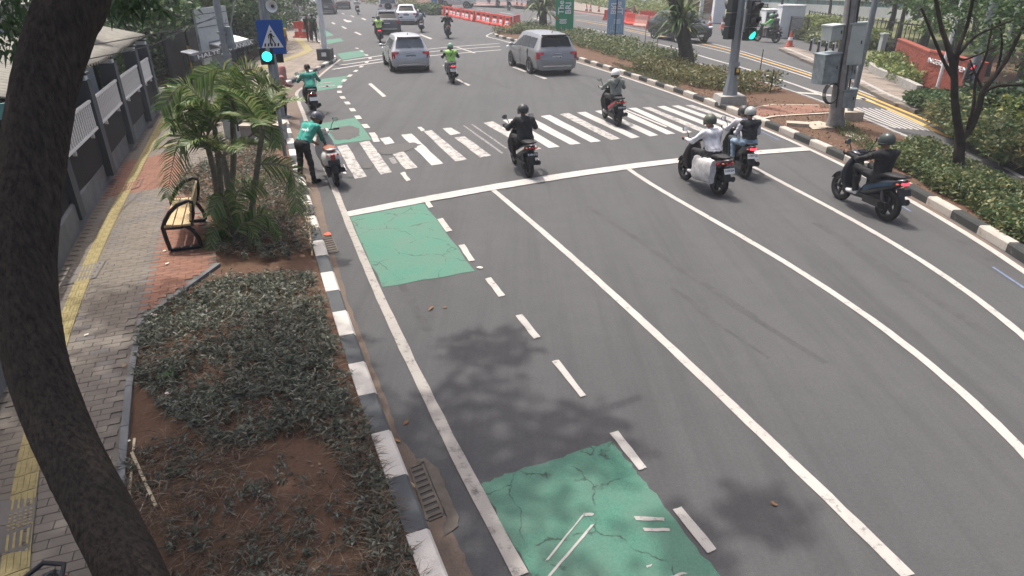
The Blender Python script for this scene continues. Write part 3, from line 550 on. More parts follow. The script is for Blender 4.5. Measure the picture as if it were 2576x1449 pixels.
# ------------------------------------------------------------------ planter soil and gratings
planter_poly = pe + [kli[-1]] + kli[::-1] + PL([(285,1560)], PV)
slab('planter_soil', planter_poly, -0.05, 0.12, 'soil', kind='structure')
mat('grate_stone', (0.105,0.09,0.073), 0.9, var=0.3)
def grate(label, q, n, rim=None):
    c = PL(q, 0.0); o = sum(c, Vector())/4; t = thing('drain_grate', label, 'drain', o); cc = [p-o for p in c]
    MB().prism(cc, -0.01, 0.006).build('dark_pit_plate', 'sign_black', t)  # black plate stands in for the shade down in the drain
    fr = MB()
    for i in range(4):
        a, b = cc[i], cc[(i+1)%4]; d = (b-a).normalized(); nn = Vector((-d.y, d.x, 0))*0.02; fr.prism([a-d*.0, b+d*.0, b+nn, a+nn], 0.0, 0.014)
    fr.build('frame', 'grate_stone', t)
    for k in range(n):
        f0, f1 = (k+0.18)/n, (k+0.72)/n; p = [cc[0].lerp(cc[3],f0), cc[1].lerp(cc[2],f0), cc[1].lerp(cc[2],f1), cc[0].lerp(cc[3],f1)]; MB().prism(p, 0.0, 0.012).build('bar', 'grate_stone', t)
    return t
grate('small slotted drain grate by the kerb beside the upper green box', [(812,600),(834,596),(850,634),(823,639)], 7)
grate('long slotted drain grate by the kerb beside the near green box', [(1034,1180),(1060,1170),(1112,1296),(1078,1310)], 9)
quadpx('concrete_patch', [(1046,1156),(1068,1150),(1105,1180),(1120,1225),(1155,1300),(1153,1322),(1118,1348),(1112,1330),(1122,1310),(1125,1300),(1066,1160),(1052,1172)], 'grate_stone', 0.012, jag=0.012, n=3)
# ------------------------------------------------------------------ planter plants
def region_pts(poly_px, n, z, seed):
    poly = PL(poly_px, z); g = np.random.default_rng(seed); xs = [p.x for p in poly]; ys = [p.y for p in poly]; out = []
    while sum(len(o) for o in out) < n:
        X = g.uniform(min(xs), max(xs), n*2); Y = g.uniform(min(ys), max(ys), n*2); k = inpoly_np(X, Y, poly) & inpoly_np(X, Y, planter_all); out.append(np.stack([X[k], Y[k]], 1))
    return np.concatenate(out)[:n]
planter_all = [(p.x, p.y) for p in planter_poly]
def sprigs(xy, z, h, per, L, W, seed, up=0.5):
    g = np.random.default_rng(seed); n = len(xy); hh = h*g.uniform(0.35, 1.2, n); k = np.repeat(np.arange(n), per); f = g.uniform(0.25, 1.0, len(k)); le = g.normal(size=(n,2))*0.35*h
    p = np.concatenate([xy[k]+le[k]*f[:,None], (z+hh[k]*f)[:,None]], 1); a = g.uniform(0, 2*math.pi, len(k)); d = np.stack([np.cos(a), np.sin(a), np.full(len(k), up)], 1)
    return leaves(p, L, W, 0.3, 0.2, seed, d)
def clumped(xy, seed, thr=-0.85):
    f = np.sin(xy[:,0]*2.3+seed)*np.sin(xy[:,1]*1.9+1.3*seed)+0.7*np.sin(xy[:,0]*5.1-xy[:,1]*4.3+seed); return xy[f+np.random.default_rng(seed).normal(size=len(xy))*0.5 > thr]
G1 = [(365,805),(470,740),(560,700),(680,690),(790,690),(810,760),(845,880),(880,1010),(850,1050),(760,1080),(650,1115),(540,1105),(420,1050),(345,960),(350,870)]
v, q = sprigs(clumped(region_pts(G1, 2600, PV, 3), 4), 0.11, 0.14, 10, 0.085, 0.017, 5); big('ground_cover', v, q, 'ground_leaf', kind='stuff', label='low grey-green leafy plants filling the planter bed', cat='plants')
G2 = [(700,1040),(880,990),(930,1100),(975,1220),(1012,1330),(1045,1449),(1080,1520),(900,1520),(930,1380),(900,1230),(830,1120)]
v, q = sprigs(region_pts(G2, 380, PV, 8), 0.11, 0.10, 8, 0.07, 0.017, 9); big('kerb_side_plants', v, q, 'ground_leaf', kind='stuff', label='sparse green sprigs among dry stalks along the near kerb', cat='plants')
G4 = [(300,1150),(400,1090),(700,1120),(900,1200),(980,1449),(1000,1540),(300,1540)]
def straws(xy, L, seed, z=0.13):
    g = np.random.default_rng(seed); n = len(xy); p = np.concatenate([xy, np.full((n,1), z)+g.uniform(0,0.05,(n,1))], 1); a = g.uniform(0, 2*math.pi, n); d = np.stack([np.cos(a), np.sin(a), g.uniform(-.1,.35,n)], 1)
    return leaves(p, L, 0.006, 0.1, 0.0, seed, d*3)
v, q = straws(np.concatenate([region_pts(G2, 3600, PV, 18), region_pts(G1, 5200, PV, 19), clumped(region_pts(G4, 4200, PV, 17), 9, -0.2)]), 0.17, 20); big('dry_stalks', v, q, 'straw', kind='stuff', label='dry straw stalks lying over the planter bed', cat='straw')
G3 = [(455,470),(475,432),(560,392),(640,370),(700,400),(745,440),(770,500),(785,560),(795,610),(770,640),(700,650),(620,650),(565,650),(545,600),(530,545)]
v, q = sprigs(region_pts(G3, 1000, PV, 23), 0.11, 0.22, 11, 0.09, 0.022, 24); v2, q2 = sprigs(region_pts(G3, 700, PV, 26), 0.11, 0.22, 8, 0.10, 0.016, 27)
big('shrub_bed', v, q, 'ground_leaf', kind='stuff', label='grey-green shrub bed around the palm stems', cat='plants'); big('dry_shrub_bed', v2, q2, 'straw', kind='stuff', label='dry twiggy growth among the shrubs behind the bench', cat='plants')
v, q = sprigs(clumped(region_pts(G4, 620, PV, 33), 6, -0.1), 0.11, 0.08, 9, 0.06, 0.016, 34); big('weeds', v, q, 'ground_leaf', kind='stuff', label='scattered small weeds on the bare red soil', cat='plants')
g = np.random.default_rng(5); lp = region_pts(G4, 260, PV, 35); lp = np.concatenate([lp, region_pts(G1, 160, PV, 36)]); v, q = leaves(np.concatenate([lp, np.full((len(lp),1), 0.135)], 1), 0.05, 0.02, -0.1, 0.0, 37, np.concatenate([g.normal(size=(len(lp),2)), np.zeros((len(lp),1))], 1)*3)
big('fallen_leaves', v, q, 'straw', kind='stuff', label='dry brown leaves scattered on the planter soil', cat='leaves')
# pebbles
mb = MB()
for x, y in region_pts(G4, 170, PV, 40):
    r = rnd.uniform(0.004, 0.012); mb.ball((x, y, 0.12), (r, r*0.8, r*0.6), None, 5, 3)
mb.build('pebbles', 'rafter_wood', kind='stuff', label='small pebbles on the bare soil', cat='pebbles')
# broad-leaved weed, sticks, litter
def stick(label, a, b, z=0.135, w=0.022, m='bamboo', cat='stick', name='wooden_stick'):
    a, b = P(*a, z), P(*b, z); t = MB(); L = (b-a).length; t.box((0,0,0), (L, w, w*0.6)); return t.build(name, m, loc=(a+b)/2, rot=(0,0.02,math.atan2((b-a).y,(b-a).x)), label=label, cat=cat)
stick('pale wooden stick lying upright in view on the soil by the trunk, left one', (339,1105),(323,1262)); stick('pale wooden stick slanting across the other stick on the soil', (332,1140),(392,1272), 0.155, 0.026); stick('thin white straw beside the slanting stick on the soil', (372,1240),(352,1285), 0.13, 0.008, 'litter')
stick('weathered bamboo pole leaning along the inside of the kerb', (771,512),(785,640), 0.19, 0.03, 'dry_grass', 'pole', 'bamboo_pole')
v, q = leaves(np.tile(np.array(P(440,945,0.16)), (12,1)), 0.17, 0.055, 0.2, 0.6, 51); big('broadleaf_weed', v, q, 'leaf', label='bright broad-leaved weed among the low planter plants', cat='plant')
def scrap(label, px, py, z, sx, sy, m, cat='litter', name='litter_scrap'):
    p = P(px, py, z); n = 7; a = [rnd.uniform(0.7,1.2) for _ in range(n)]
    mb = MB(); vs = [Vector((sx*a[k]*math.cos(2*math.pi*k/n)/2, sy*a[k]*math.sin(2*math.pi*k/n)/2, rnd.uniform(0.004,0.02))) for k in range(n)]+[Vector((0,0,0.018))]
    mb.add(vs, [(k,(k+1)%n,n) for k in range(n)]); return mb.build(name, m, loc=p, rot=(0,0,rnd.uniform(0,3)), label=label, cat=cat)
scrap('crumpled white wrapper at the corner of the green box', 1207,674,0.006,0.12,0.08,'litter'); scrap('pale scrap at the planter edge by the pavement corner', 385,794,0.15,0.12,0.08,'litter'); scrap('white wrapper on the soil at the pavement edge above the sticks', 316,1114,0.14,0.09,0.05,'litter'); scrap('small white and red wrapper among the low plants', 425,990,0.2,0.07,0.06,'litter')
scrap('dry brown leaf on the lane left of the dashes', 1084,777,0.006,0.13,0.05,'dry_leaf','leaf','fallen_leaf'); scrap('small dry leaf right of the larger leaf on the lane', 1119,774,0.006,0.05,0.04,'dry_leaf','leaf','fallen_leaf'); scrap('orange dry leaf in the gutter by the kerb', 992,1108,0.006,0.05,0.14,'dry_leaf','leaf','fallen_leaf'); scrap('yellowish leaf in the gutter by the near drain', 1036,1220,0.006,0.12,0.05,'dry_grass','leaf','fallen_leaf'); scrap('curled brown leaf in the gutter beside the edge line', 1021,1064,0.006,0.08,0.04,'dry_leaf','leaf','fallen_leaf'); scrap('single dry leaf on the open lane at lower right', 1947,1269,0.006,0.05,0.06,'dry_leaf','leaf','fallen_leaf'); scrap('white scrap on the road below the parked white scooter', 867,436,0.006,0.2,0.08,'litter'); scrap('brown slab of rubble on top of the upper drain grate', 824,590,0.01,0.22,0.14,'cone_orange','rubble','rubble_piece')
scrap('white paper scrap on the pavement right of the tactile strip', 218,843,0.155,0.07,0.05,'litter'); scrap('pale leaf on the pavement beside the bench', 413,632,0.155,0.08,0.05,'litter','leaf','fallen_leaf'); scrap('pale leaf on the red pavers below the bench', 421,664,0.155,0.05,0.09,'litter','leaf','fallen_leaf'); scrap('pale curled leaf at the pavement edge left of the planter', 312,921,0.155,0.09,0.04,'dry_grass','leaf','fallen_leaf')
# ------------------------------------------------------------------ median, far pavement, far verges
FAR_E = [(2700,565),(2576,507),(2500,463),(2400,412),(2330,378),(2269,352),(2192,314),(2144,293),(2092,275),(2007,245),(1932,218),(1850,192),(1700,152),(1560,118),(1480,98),(1420,84),(1350,72),(1290,74),(1258,83)]
fe = fit_line(FAR_E[:16], 5, 60) + smooth_line(PL(FAR_E[15:]), 5)[1:]; kri = off(kr, -0.09)
slab('median_island', kri + [p for p in fe[::-1]][1:], -0.05, 0.13, 'soil', kind='structure')
kerb(fe[:-6], 0.9, 1, ['concrete'], 0.14, 0.16, name='median_kerb')
mp = thing('crossing_path', None, None, kind='structure')
pth = PL([(1866,277),(1945,262),(2060,264),(2102,280),(2000,289),(1940,293),(1905,300)], 0.13)
pave(mp, [(pth, 'paver_red')], math.radians(20), 0.3, 0.2, 0.145, 0, far_name='path_pavers'); ribbon('path_edge', PL([(1905,300),(1945,292),(2000,288),(2098,283)], 0.16), 0.14, 0.16, 'concrete_warm', mp); ribbon('path_edge', PL([(1868,276),(1945,262),(2060,264)], 0.15), 0.10, 0.15, 'concrete_warm', mp)
quadpx('cover_slab', [(2020,308),(2060,304),(2118,320),(2045,325)], 'concrete_warm', 0.15, thing('slab_path', None, None, kind='structure'), 0.02); quadpx('cover_slab', [(2112,333),(2140,329),(2180,350),(2150,353)], 'concrete_warm', 0.15, bpy.data.objects['slab_path'], 0.02)
mb = MB().box((0,0,0.05),(0.62,0.36,0.1)).build('utility_cover', 'concrete_warm', loc=P(2005,316,0.13), rot=(0,0,-0.3), label='small pinkish concrete utility cover on the median soil', cat='cover')
# far pavement with planting behind it
FP = [(1960,121),(1985,114),(2010,120),(2062,140),(2105,152),(2150,160),(2190,170),(2215,190),(2257,209),(2307,234),(2330,250),(2315,275),(2302,276),(2227,247),(2144,203),(2062,166)]
fp = PL(FP, 0.14); fpv = thing('far_pavement', None, None, kind='structure'); slab('pavement_base', fp, -0.05, 0.13, 'joint', fpv); pave(fpv, [(fp, 'paver_tan')], math.radians(-55), 0.9, 0.3, 0.142, 0, far_name='far_pavers')
kerb(PL([(2302,278),(2227,247),(2144,203),(2062,166),(1960,121)]), 1.2, -1, ['concrete'], 0.16, 0.15, name='far_kerb')
verge = PL([(2302,278),(2397,325),(2443,352),(2520,392),(2660,470),(3300,640),(3400,80),(2424,150),(2420,255),(2307,234)], 0.0); slab('verge', verge, -0.05, 0.2, 'soil', kind='structure')
lawn = PL([(2010,88),(2090,105),(2130,130),(2190,155),(2240,120),(2424,170),(3400,120),(3400,-28),(1500,-28),(1700,12),(1940,60)], 0.0)
def _grass(nt, v):
    g = node_noise(nt, v, 9, 5, 0.8, 0.3, 0.7); d = node_noise(nt, v, 0.5, 5, 0.7, 0.35, 0.65)
    c = node_mix(nt, g, (0.05, 0.085, 0.025), (0.13, 0.16, 0.05)); return node_mix(nt, d, c, node_mix(nt, 0.6, c, (0.2, 0.15, 0.1))), g
surf_mat('grass_mat', _grass); slab('lawn', lawn, -0.05, 0.06, 'grass_mat', kind='structure')
lg = PL([(-900,1400),(-220,1500),(0,1020),(135,712),(270,470),(350,350),(425,252),(570,180),(640,150),(690,95),(692,20),(690,-25),(-900,-25)], 0.0); slab('left_ground', lg, -0.05, 0.12, 'soil', kind='structure')
farg = PL([(905,2),(1000,14),(1060,30),(1110,38),(1135,14),(1130,-4),(1130,-20),(905,-20)], 0.0); slab('traffic_island', farg, -0.05, 0.12, 'soil', kind='structure')
fpl = PL([(1448,25),(1530,36),(1640,52),(1700,63),(1700,44),(1560,17),(1440,2),(1430,-8),(1300,-20),(1300,-6)], 0.14); fpa = thing('far_footway', None, None, kind='structure'); slab('footway_slab', fpl, -0.05, 0.14, 'paver_tan', fpa)
def hedge(label, line_px, w, h, n, m='leaf_hedge', L=0.10, W=0.055, seed=1, z=0.12, name='hedge', cat='hedge', group=None, world=None):
    ln = resample(smooth_line(world or PL(line_px, z), 4), 0.25); g = np.random.default_rng(seed); base = ln[0].copy(); t = thing(name, label, cat, base, group=group)
    pts = np.array([p-base for p in ln]); k = g.integers(0, len(pts)-1, n); f = g.uniform(0, 1, n)[:,None]; c = pts[k]*(1-f)+pts[k+1]*f; tg = pts[k+1]-pts[k]; tg /= np.linalg.norm(tg, axis=1, keepdims=True); nn = np.stack([-tg[:,1], tg[:,0]], 1)
    a = g.uniform(0, 2*math.pi, n); rr = g.uniform(0.0, 1.0, n)**0.35; ph = np.sin(k*0.55+seed)*0.18+np.sin(k*0.21+2*seed)*0.16+0.95+g.normal(size=len(pts)-1)[k]*0.06
    wv = w*(0.85+0.3*np.sin(k*0.33+seed*1.7)**2); u = np.clip(np.cos(a)*1.25, -1, 1)*rr*wv/2; zz = h*ph*(0.5+0.5*np.clip(np.sin(a)*1.25, -1, 1)*rr)
    pos = np.stack([c[:,0]+nn[:,0]*u, c[:,1]+nn[:,1]*u, np.maximum(zz, 0.03)], 1); v, q = leaves(pos, L, W, 0.15, 0.45, seed+5); big('foliage', v, q, m, t)
    mb = MB(); cl = [p-base for p in ln]                     # woody inside, kept well within the leaves
    for i in range(0, len(cl)-1, 2):
        for _ in range(3):
            p = cl[i]+Vector((rnd.uniform(-.25,.25)*w, rnd.uniform(-.25,.25)*w, -0.02)); mb.tube([p, p+Vector((rnd.uniform(-.15,.15), rnd.uniform(-.15,.15), h*0.75))], [0.012, 0.004], 4)
    mb.build('stems', 'bark', t, kind='stuff'); return t
hedge('long leafy hedge along the median from the grey minivan to the fern-clad tree', [(1310,78),(1400,94),(1470,108),(1560,133),(1650,158),(1700,174)], 2.8, 0.7, 15000, seed=3, L=0.14, W=0.075)
hedge('olive hedge on the median between the fern-clad tree and the signal pole', [(1640,172),(1720,196),(1800,214),(1870,228),(1915,238)], 2.3, 0.62, 10000, 'leaf_olive', seed=4, L=0.12, W=0.065)
hedge('green clipped hedge on the near median around the forked tree', [(2225,390),(2320,437),(2420,490),(2520,548),(2620,604),(2720,660)], 0.95, 0.42, 17000, 'leaf_hedge', seed=6, L=0.085, W=0.045)
hedge('back row hedge on the near median beside the far carriageway', [(2290,388),(2400,436),(2500,486),(2600,540),(2700,590)], 0.65, 0.40, 9000, 'leaf_hedge', seed=7, L=0.085, W=0.045)
hedge('short low hedge on the rounded tip of the median', [(1262,86),(1300,82),(1340,80)], 2.0, 0.5, 1800, 'leaf_olive', seed=8, L=0.16, W=0.08)
# dry grass and litter leaves on the median soil
mpoly = [(p.x, p.y) for p in kri + fe[::-1][1:]]
planter_all_save = planter_all; planter_all = mpoly
MS = [(1460,150),(1560,160),(1700,200),(1830,240),(1940,250),(2090,270),(2190,320),(2290,380),(2450,510),(2640,640),(2640,710),(2450,590),(2250,470),(2050,370),(1900,305),(1700,230),(1500,165)]
xy = region_pts(MS, 2400, 0.13, 61); v, q = leaves(np.concatenate([xy, np.full((len(xy),1), 0.14)], 1), 0.07, 0.035, 0.0, 0.05, 62); big('median_leaf_litter', v, q, 'straw', kind='stuff', label='dry fallen leaves strewn over the median soil', cat='leaves')
xy = region_pts([(1540,160),(1650,190),(1720,214),(1690,225),(1600,195)], 900, 0.13, 63); xy = np.concatenate([xy, region_pts([(2080,290),(2120,300),(2220,380),(2250,420),(2180,390),(2100,330)], 700, 0.13, 64)])
v, q = sprigs(xy, 0.12, 0.10, 5, 0.11, 0.012, 65, 1.2); big('median_grass', v, q, 'grass_blade', kind='stuff', label='thin yellowing grass patches on the median', cat='grass'); planter_all = planter_all_save
# ------------------------------------------------------------------ boundary fence of the station on the left
fn = thing('boundary_fence', 'grey boundary fence with white railings on a low concrete wall along the pavement', 'fence'); cl = Vector((0,0,0))
wln = [p for p in wl if p.y > 2]; wl2 = off(wln, 0.11); n = len(wl2)
WT = 0.62
for i in range(0, n-1, 3):                                   # wall cast in lengths
    seg = wl2[i:min(i+4, n)]
    if len(seg) < 2: continue
    Lp, Rp = strip_pts(seg, 0.22, 0); mb = MB(); m = len(seg)
    rings = [[Vector((R.x, R.y, 0.05)), Vector((R.x, R.y, WT-0.03)), Vector((R.x*.85+L.x*.15, R.y*.85+L.y*.15, WT)), Vector((L.x, L.y, WT)), Vector((L.x, L.y, 0.05))] for L, R in zip(Lp, Rp)]
    mb.loft(rings); mb.build('low_wall', 'concrete_wall', fn, 0.5)
def fence_pt(px, py, z): return P(px, py, z)
colpx = [(60,700,None),(182,508,None),(266,404,243),(322,330,196),(369,277,158),(394,250,138)]
cols = []; H0 = 2.28
for px, py, top in colpx:
    p = P(px, py, WT); cols.append(Vector((p.x-0.10, p.y+0.05, 0)))
for i, p in enumerate(cols):
    d = (cols[min(i+1,5)]-cols[max(i-1,0)]); a = math.atan2(d.y, d.x); M = Matrix.Rotation(a, 3, 'Z'); ht = H0
    c = MB().box(p+Vector((0,0,(ht+0.3)/2)), (0.34,0.34,ht-0.3), M).build('column', 'column_grey', fn)
    MB().box(p+Vector((0,0,ht+0.05)), (0.26,0.26,0.10), M).build('column_cap', 'white_paint', c)
    MB().box(p+Vector((0,0,ht+0.13)), (0.36,0.36,0.05), M).build('cap_plate', 'column_grey', c)
bal = MB().box((0,0,0), (0.07,0.02,0.50)).mesh('baluster', 'white_paint')
for a, b in zip(cols, cols[1:]):
    d = (b-a); L = d.length; u = d/L; an = math.atan2(d.y, d.x); M = Matrix.Rotation(an, 3, 'Z'); mid = (a+b)/2; nn = Vector((u.y, -u.x, 0))
    MB().box(mid+Vector((0,0,WT+0.36)), (L-0.34,0.12,0.76), M).build('dark_panel', 'rough_black', fn)
    q = mid+nn*0.12+Vector((0,0,1.62)); LR = L-0.42; rl = link('railing', MB().mesh('railing', 'white_paint'), fn)
    for zz in (-0.27, 0.27): MB().box(q+Vector((0,0,zz)), (LR,0.045,0.05), M).build('rail', 'white_paint', rl)
    for k in range(16):
        m_ = 16; link('baluster', bal, rl, q+u*(LR*((k+0.5)/m_-0.5)), (0,0,an))
    for s in (-0.3, 0.3): MB().box(q+u*LR*s+Vector((0,0,-0.33)), (0.04,0.06,0.1), M).build('bracket', 'white_paint', rl)
# ------------------------------------------------------------------ station shelter behind the fence
sh = thing('station_shelter', 'low station shelter with corrugated pale roof behind the grey fence', 'shelter')
d = (cols[5]-cols[1]).normalized(); nn = Vector((-d.y, d.x, 0))      # to the left, away from the pavement
e0 = cols[1]-d*1.0; e1 = cols[5]+d*0.5; Lr = (e1-e0).length; nu, nv = int(Lr/0.035), 6; V = []
for i in range(nu+1):
    for j in range(nv+1):
        s_ = i/nu; t_ = j/nv; p = e0+d*Lr*s_-nn*(0.12-0.02*math.sin(s_*40))+nn*2.1*t_; V.append((p.x, p.y, 2.50+0.50*t_+0.035*math.sin(i*0.035*2*math.pi/0.21)+0.03*math.sin(s_*9)))
Q = [(i*(nv+1)+j, (i+1)*(nv+1)+j, (i+1)*(nv+1)+j+1, i*(nv+1)+j+1) for i in range(nu) for j in range(nv)]
r_ = big('roof_sheet', V, Q, 'roof_sheet', sh, smooth=True); sm_ = r_.modifiers.new('thick', 'SOLIDIFY'); sm_.thickness = 0.015
for k in range(6):
    p = e0+d*Lr*(k+0.4)/6; MB().tube([p+nn*0.35+Vector((0,0,2.36)), p+nn*2.0+Vector((0,0,2.86))], 0.03, 6).build('rafter', 'galv', sh); MB().tube([p+nn*0.35+Vector((0,0,0.1)), p+nn*0.35+Vector((0,0,2.4))], 0.035, 8).build('post', 'column_grey', sh)
MB().box((e0+e1)/2+nn*2.05+Vector((0,0,1.5)), (Lr,0.12,3.0), Matrix.Rotation(math.atan2(d.y,d.x),3,'Z')).build('back_wall', 'dark_wall', sh)  # dark colour stands for the shade inside the shelter
MB().box((e0+e1)/2+nn*1.1+Vector((0,0,0.17)), (Lr,1.9,0.12), Matrix.Rotation(math.atan2(d.y,d.x),3,'Z')).build('platform', 'dark_wall', sh)  # floor coloured dark like the shaded interior
# tiled roof of the building behind
tr_ = thing('tiled_roof_building', 'brown tiled roof building behind the corrugated shelter', 'building'); a = e0+nn*2.4+d*2.5; Lt = Lr-2.5; nu, nv = 90, 12; V = []
for i in range(nu+1):
    for j in range(nv*2+1):
        t_ = j/(nv*2); p = a+d*Lt*i/nu+nn*3.0*t_; V.append((p.x, p.y, 2.75+0.95*t_+0.03*math.sin(i*2.1)-0.03*(j % 2)))
m_ = nv*2+1; big('roof', V, [(i*m_+j,(i+1)*m_+j,(i+1)*m_+j+1,i*m_+j+1) for i in range(nu) for j in range(m_-1)], 'roof_tile', tr_)
MB().box(a+d*Lt/2+nn*1.6+Vector((0,0,1.3)), (Lt-.2,2.4,2.6), Matrix.Rotation(math.atan2(d.y,d.x),3,'Z')).build('wall', 'wall_white', tr_)
cn = thing('awning', 'teal framed flat awning beside the trunk above the corrugated roof', 'awning'); p = e0+nn*2.6+d*1.1; M = Matrix.Rotation(math.atan2(d.y,d.x),3,'Z')
MB().box(p+Vector((0,0,2.95)), (2.2,1.4,0.06), M).build('top', 'roof_sheet', cn); MB().box(p-nn*0.72+Vector((0,0,2.86)), (2.24,0.05,0.26), M).build('fascia', mat('teal_fascia', (0.05,0.10,0.13), 0.6), cn)
for s in (-1,1): MB().tube([p+d*s-nn*.5+Vector((0,0,0.1)), p+d*s-nn*.5+Vector((0,0,2.92))], 0.04, 6).build('post', 'galv', cn)
# house at the far left edge
hs = thing('white_house', 'white house with teal awning seen left of the big trunk', 'house'); hc = Vector((-15.2, 15.0, 0)); M = Matrix.Rotation(math.radians(62), 3, 'Z'); mu = M @ Vector((1,0,0)); mv = M @ Vector((0,1,0))
MB().box(hc+Vector((0,0,1.75)), (9,4,3.5), M).build('wall', 'wall_white', hs); MB().box(hc-mv*0.2+Vector((0,0,3.55)), (9.6,5.0,0.12), M).build('roof', 'roof_sheet', hs); MB().box(hc-mv*2.35+Vector((0,0,2.5)), (9.0,0.8,0.08), Matrix.Rotation(math.radians(62),3,'Z') @ Matrix.Rotation(0.25,3,'X')).build('awning_sheet', mat('teal', (0.10,0.28,0.26), 0.6), hs)
for k in range(6):
    o = MB().box(hc-mv*2.02+mu*(-3.75+1.5*k)+Vector((0,0,1.55)), (0.9,0.05,1.2), M).build('window', 'glass', hs)
    for s in (-1,0,1): MB().box(hc-mv*2.05+mu*(-3.75+1.5*k+s*0.45)+Vector((0,0,1.55)), (0.05,0.05,1.26), M).build('frame', 'white_paint', o)
lowr = thing('low_roof', 'pale low roof edge at the left frame edge beside the trunk', 'roof'); MB().box((0,0,0), (2.4,3.6,0.06), Matrix.Rotation(math.radians(60),3,'Z') @ Matrix.Rotation(0.2,3,'X')).build('sheet', 'roof_sheet', lowr, loc=(-9.6, 9.6, 2.75)); MB().box((0,0,0), (2.5,0.05,0.22), Matrix.Rotation(math.radians(60),3,'Z')).build('fascia', 'teal', lowr, loc=(-8.05, 8.75, 2.4))
for s_ in (-1, 1):
    MB().tube([Vector((-9.6,9.6,0.1))+Vector((0.5,0.87,0))*s_, Vector((-9.6,9.6,2.7))+Vector((0.5,0.87,0))*s_], 0.04, 6).build('post', 'galv', lowr)
# ------------------------------------------------------------------ dark hoarding, station sign and totem
A_, B_ = P(438,238,0.13), P(697,92,0.13); hd = thing('hoarding', 'tall matt black hoarding behind the station sign', 'hoarding'); dd = B_-A_; Lh = dd.length; u = dd.normalized(); an = math.atan2(u.y, u.x); M = Matrix.Rotation(an,3,'Z'); k = 9
z0, z1 = ZAT(A_, 92), ZAT(B_, 32)
for i in range(k):
    h = z0+(z1-z0)*(i+0.5)/k; MB().box(A_+u*Lh*(i+0.5)/k+Vector((0,0,h/2-.05)), (Lh/k-0.03,0.06,h), M).build('panel', 'dark_wall', hd); MB().tube([A_+u*Lh*i/k+Vector((.05,.05,0)), A_+u*Lh*i/k+Vector((.05,.05,h))], 0.05, 6).build('post', 'dark_wall', hd)
def face(a_px, b_px, base_a, base_b):                           # vertical face: base points on the ground, returns corners by picture rows
    a, b = P(*base_a, 0.14), P(*base_b, 0.14); return a, b
a, b = P(503,246,0.14), P(650,185,0.14); ub = (b-a).normalized(); nb = Vector((ub.y,-ub.x,0)); Ls = (b-a).length; M = Matrix.Rotation(math.atan2(ub.y,ub.x),3,'Z'); sg = thing('station_sign', 'grey canopy fascia lettered HALTE TAMANRIA above a white slanting roof', 'sign'); zt = ZAT(a, 140); zb_ = ZAT(a, 155); hh = zt-zb_; mid = (a+b)/2; mid.z = 0
MB().box(mid+Vector((0,0,(zt+zb_)/2)), (Ls,0.14,hh), M).build('fascia', mat('fascia_grey', (0.06,0.07,0.077), 0.5), sg)
MB().box(mid-nb*0.5+ub*Ls*0.20+Vector((0,0,zt+0.14)), (Ls*0.5,0.9,0.05), M @ Matrix.Rotation(0.25,3,'X')).build('roof', 'white_paint', sg); MB().box(mid-nb*0.3-ub*Ls*0.40+Vector((0,0,zt+0.06)), (Ls*0.12,0.35,0.04), M @ Matrix.Rotation(0.25,3,'X')).build('roof', 'white_paint', sg)
for s in (-.45, .45): MB().tube([mid+ub*Ls*s-nb*.4+Vector((0,0,0.1)), mid+ub*Ls*s-nb*.4+Vector((0,0,zt))], 0.06, 8).build('post', 'dark_wall', sg)
lettering('HALTE TAMANRIA', hh*0.98, 'sign_white', sg, frame_M(mid+nb*0.075+Vector((0,0,(zt+zb_)/2)), ub, (0,0,1)), 0.015, 0.0, fit=Ls*0.9)
a, b = P(514,225,0.14), P(588,197,0.14); ub = (b-a).normalized(); nb = Vector((ub.y,-ub.x,0)); Lt = (b-a).length; M = Matrix.Rotation(math.atan2(ub.y,ub.x),3,'Z'); tt = thing('totem_sign', 'tall grey and white station totem board behind the clamped lamp pole', 'sign'); mid = (a+b)/2; mid.z = 0; ztop = ZAT(mid, 18)
MB().box(mid+ub*0.2*Lt*.5+Vector((0,0,ztop*0.44)), (Lt*0.72,0.25,ztop*0.88), M).build('pillar', mat('totem_grey', (0.16,0.19,0.21), 0.5), tt)
bd = MB().box(mid+nb*0.17+Vector((0,0,ztop*0.80)), (Lt,0.08,ztop*0.40), M).build('board', mat('totem_white', (0.42,0.45,0.45), 0.5), tt); MB().box(mid+nb*0.17-ub*Lt*0.38+Vector((0,0,ztop*0.52)), (Lt*0.24,0.09,ztop*0.34), M).build('side_panel', 'totem_white', tt)
for q in (0.78, 0.93): MB().box(mid+nb*0.215+Vector((0,0,ztop*q)), (Lt*0.96,0.012,0.02), M).build('seam', 'dark_wall', bd)
MB().box(mid+nb*0.215+ub*Lt*.24+Vector((0,0,ztop*0.83)), (0.16,0.012,0.03), M).build('mark', 'dark_wall', bd); MB().box(mid+nb*0.215+ub*Lt*.24+Vector((0,0,ztop*0.76)), (0.16,0.012,0.02), M).build('mark', 'dark_wall', bd)
mb = MB(); cc = mid+nb*0.215+ub*Lt*.46+Vector((0,0,ztop*0.70)); mb.tube([cc+ub*0.3*math.cos(x)+Vector((0,0,0.42*math.sin(x))) for x in [math.pi*(0.55+0.4*k/6) for k in range(7)]], 0.018, 6); mb.build('emblem_arc', mat('mauve', (0.35,0.22,0.26), 0.5), bd)
yp = P(492,215,0.14); MB().tube([yp, Vector((yp.x, yp.y, ZAT(yp,115)))], 0.035, 8).build('yellow_post', 'yellow_paint', label='thin yellow post in front of the black hoarding', cat='post')
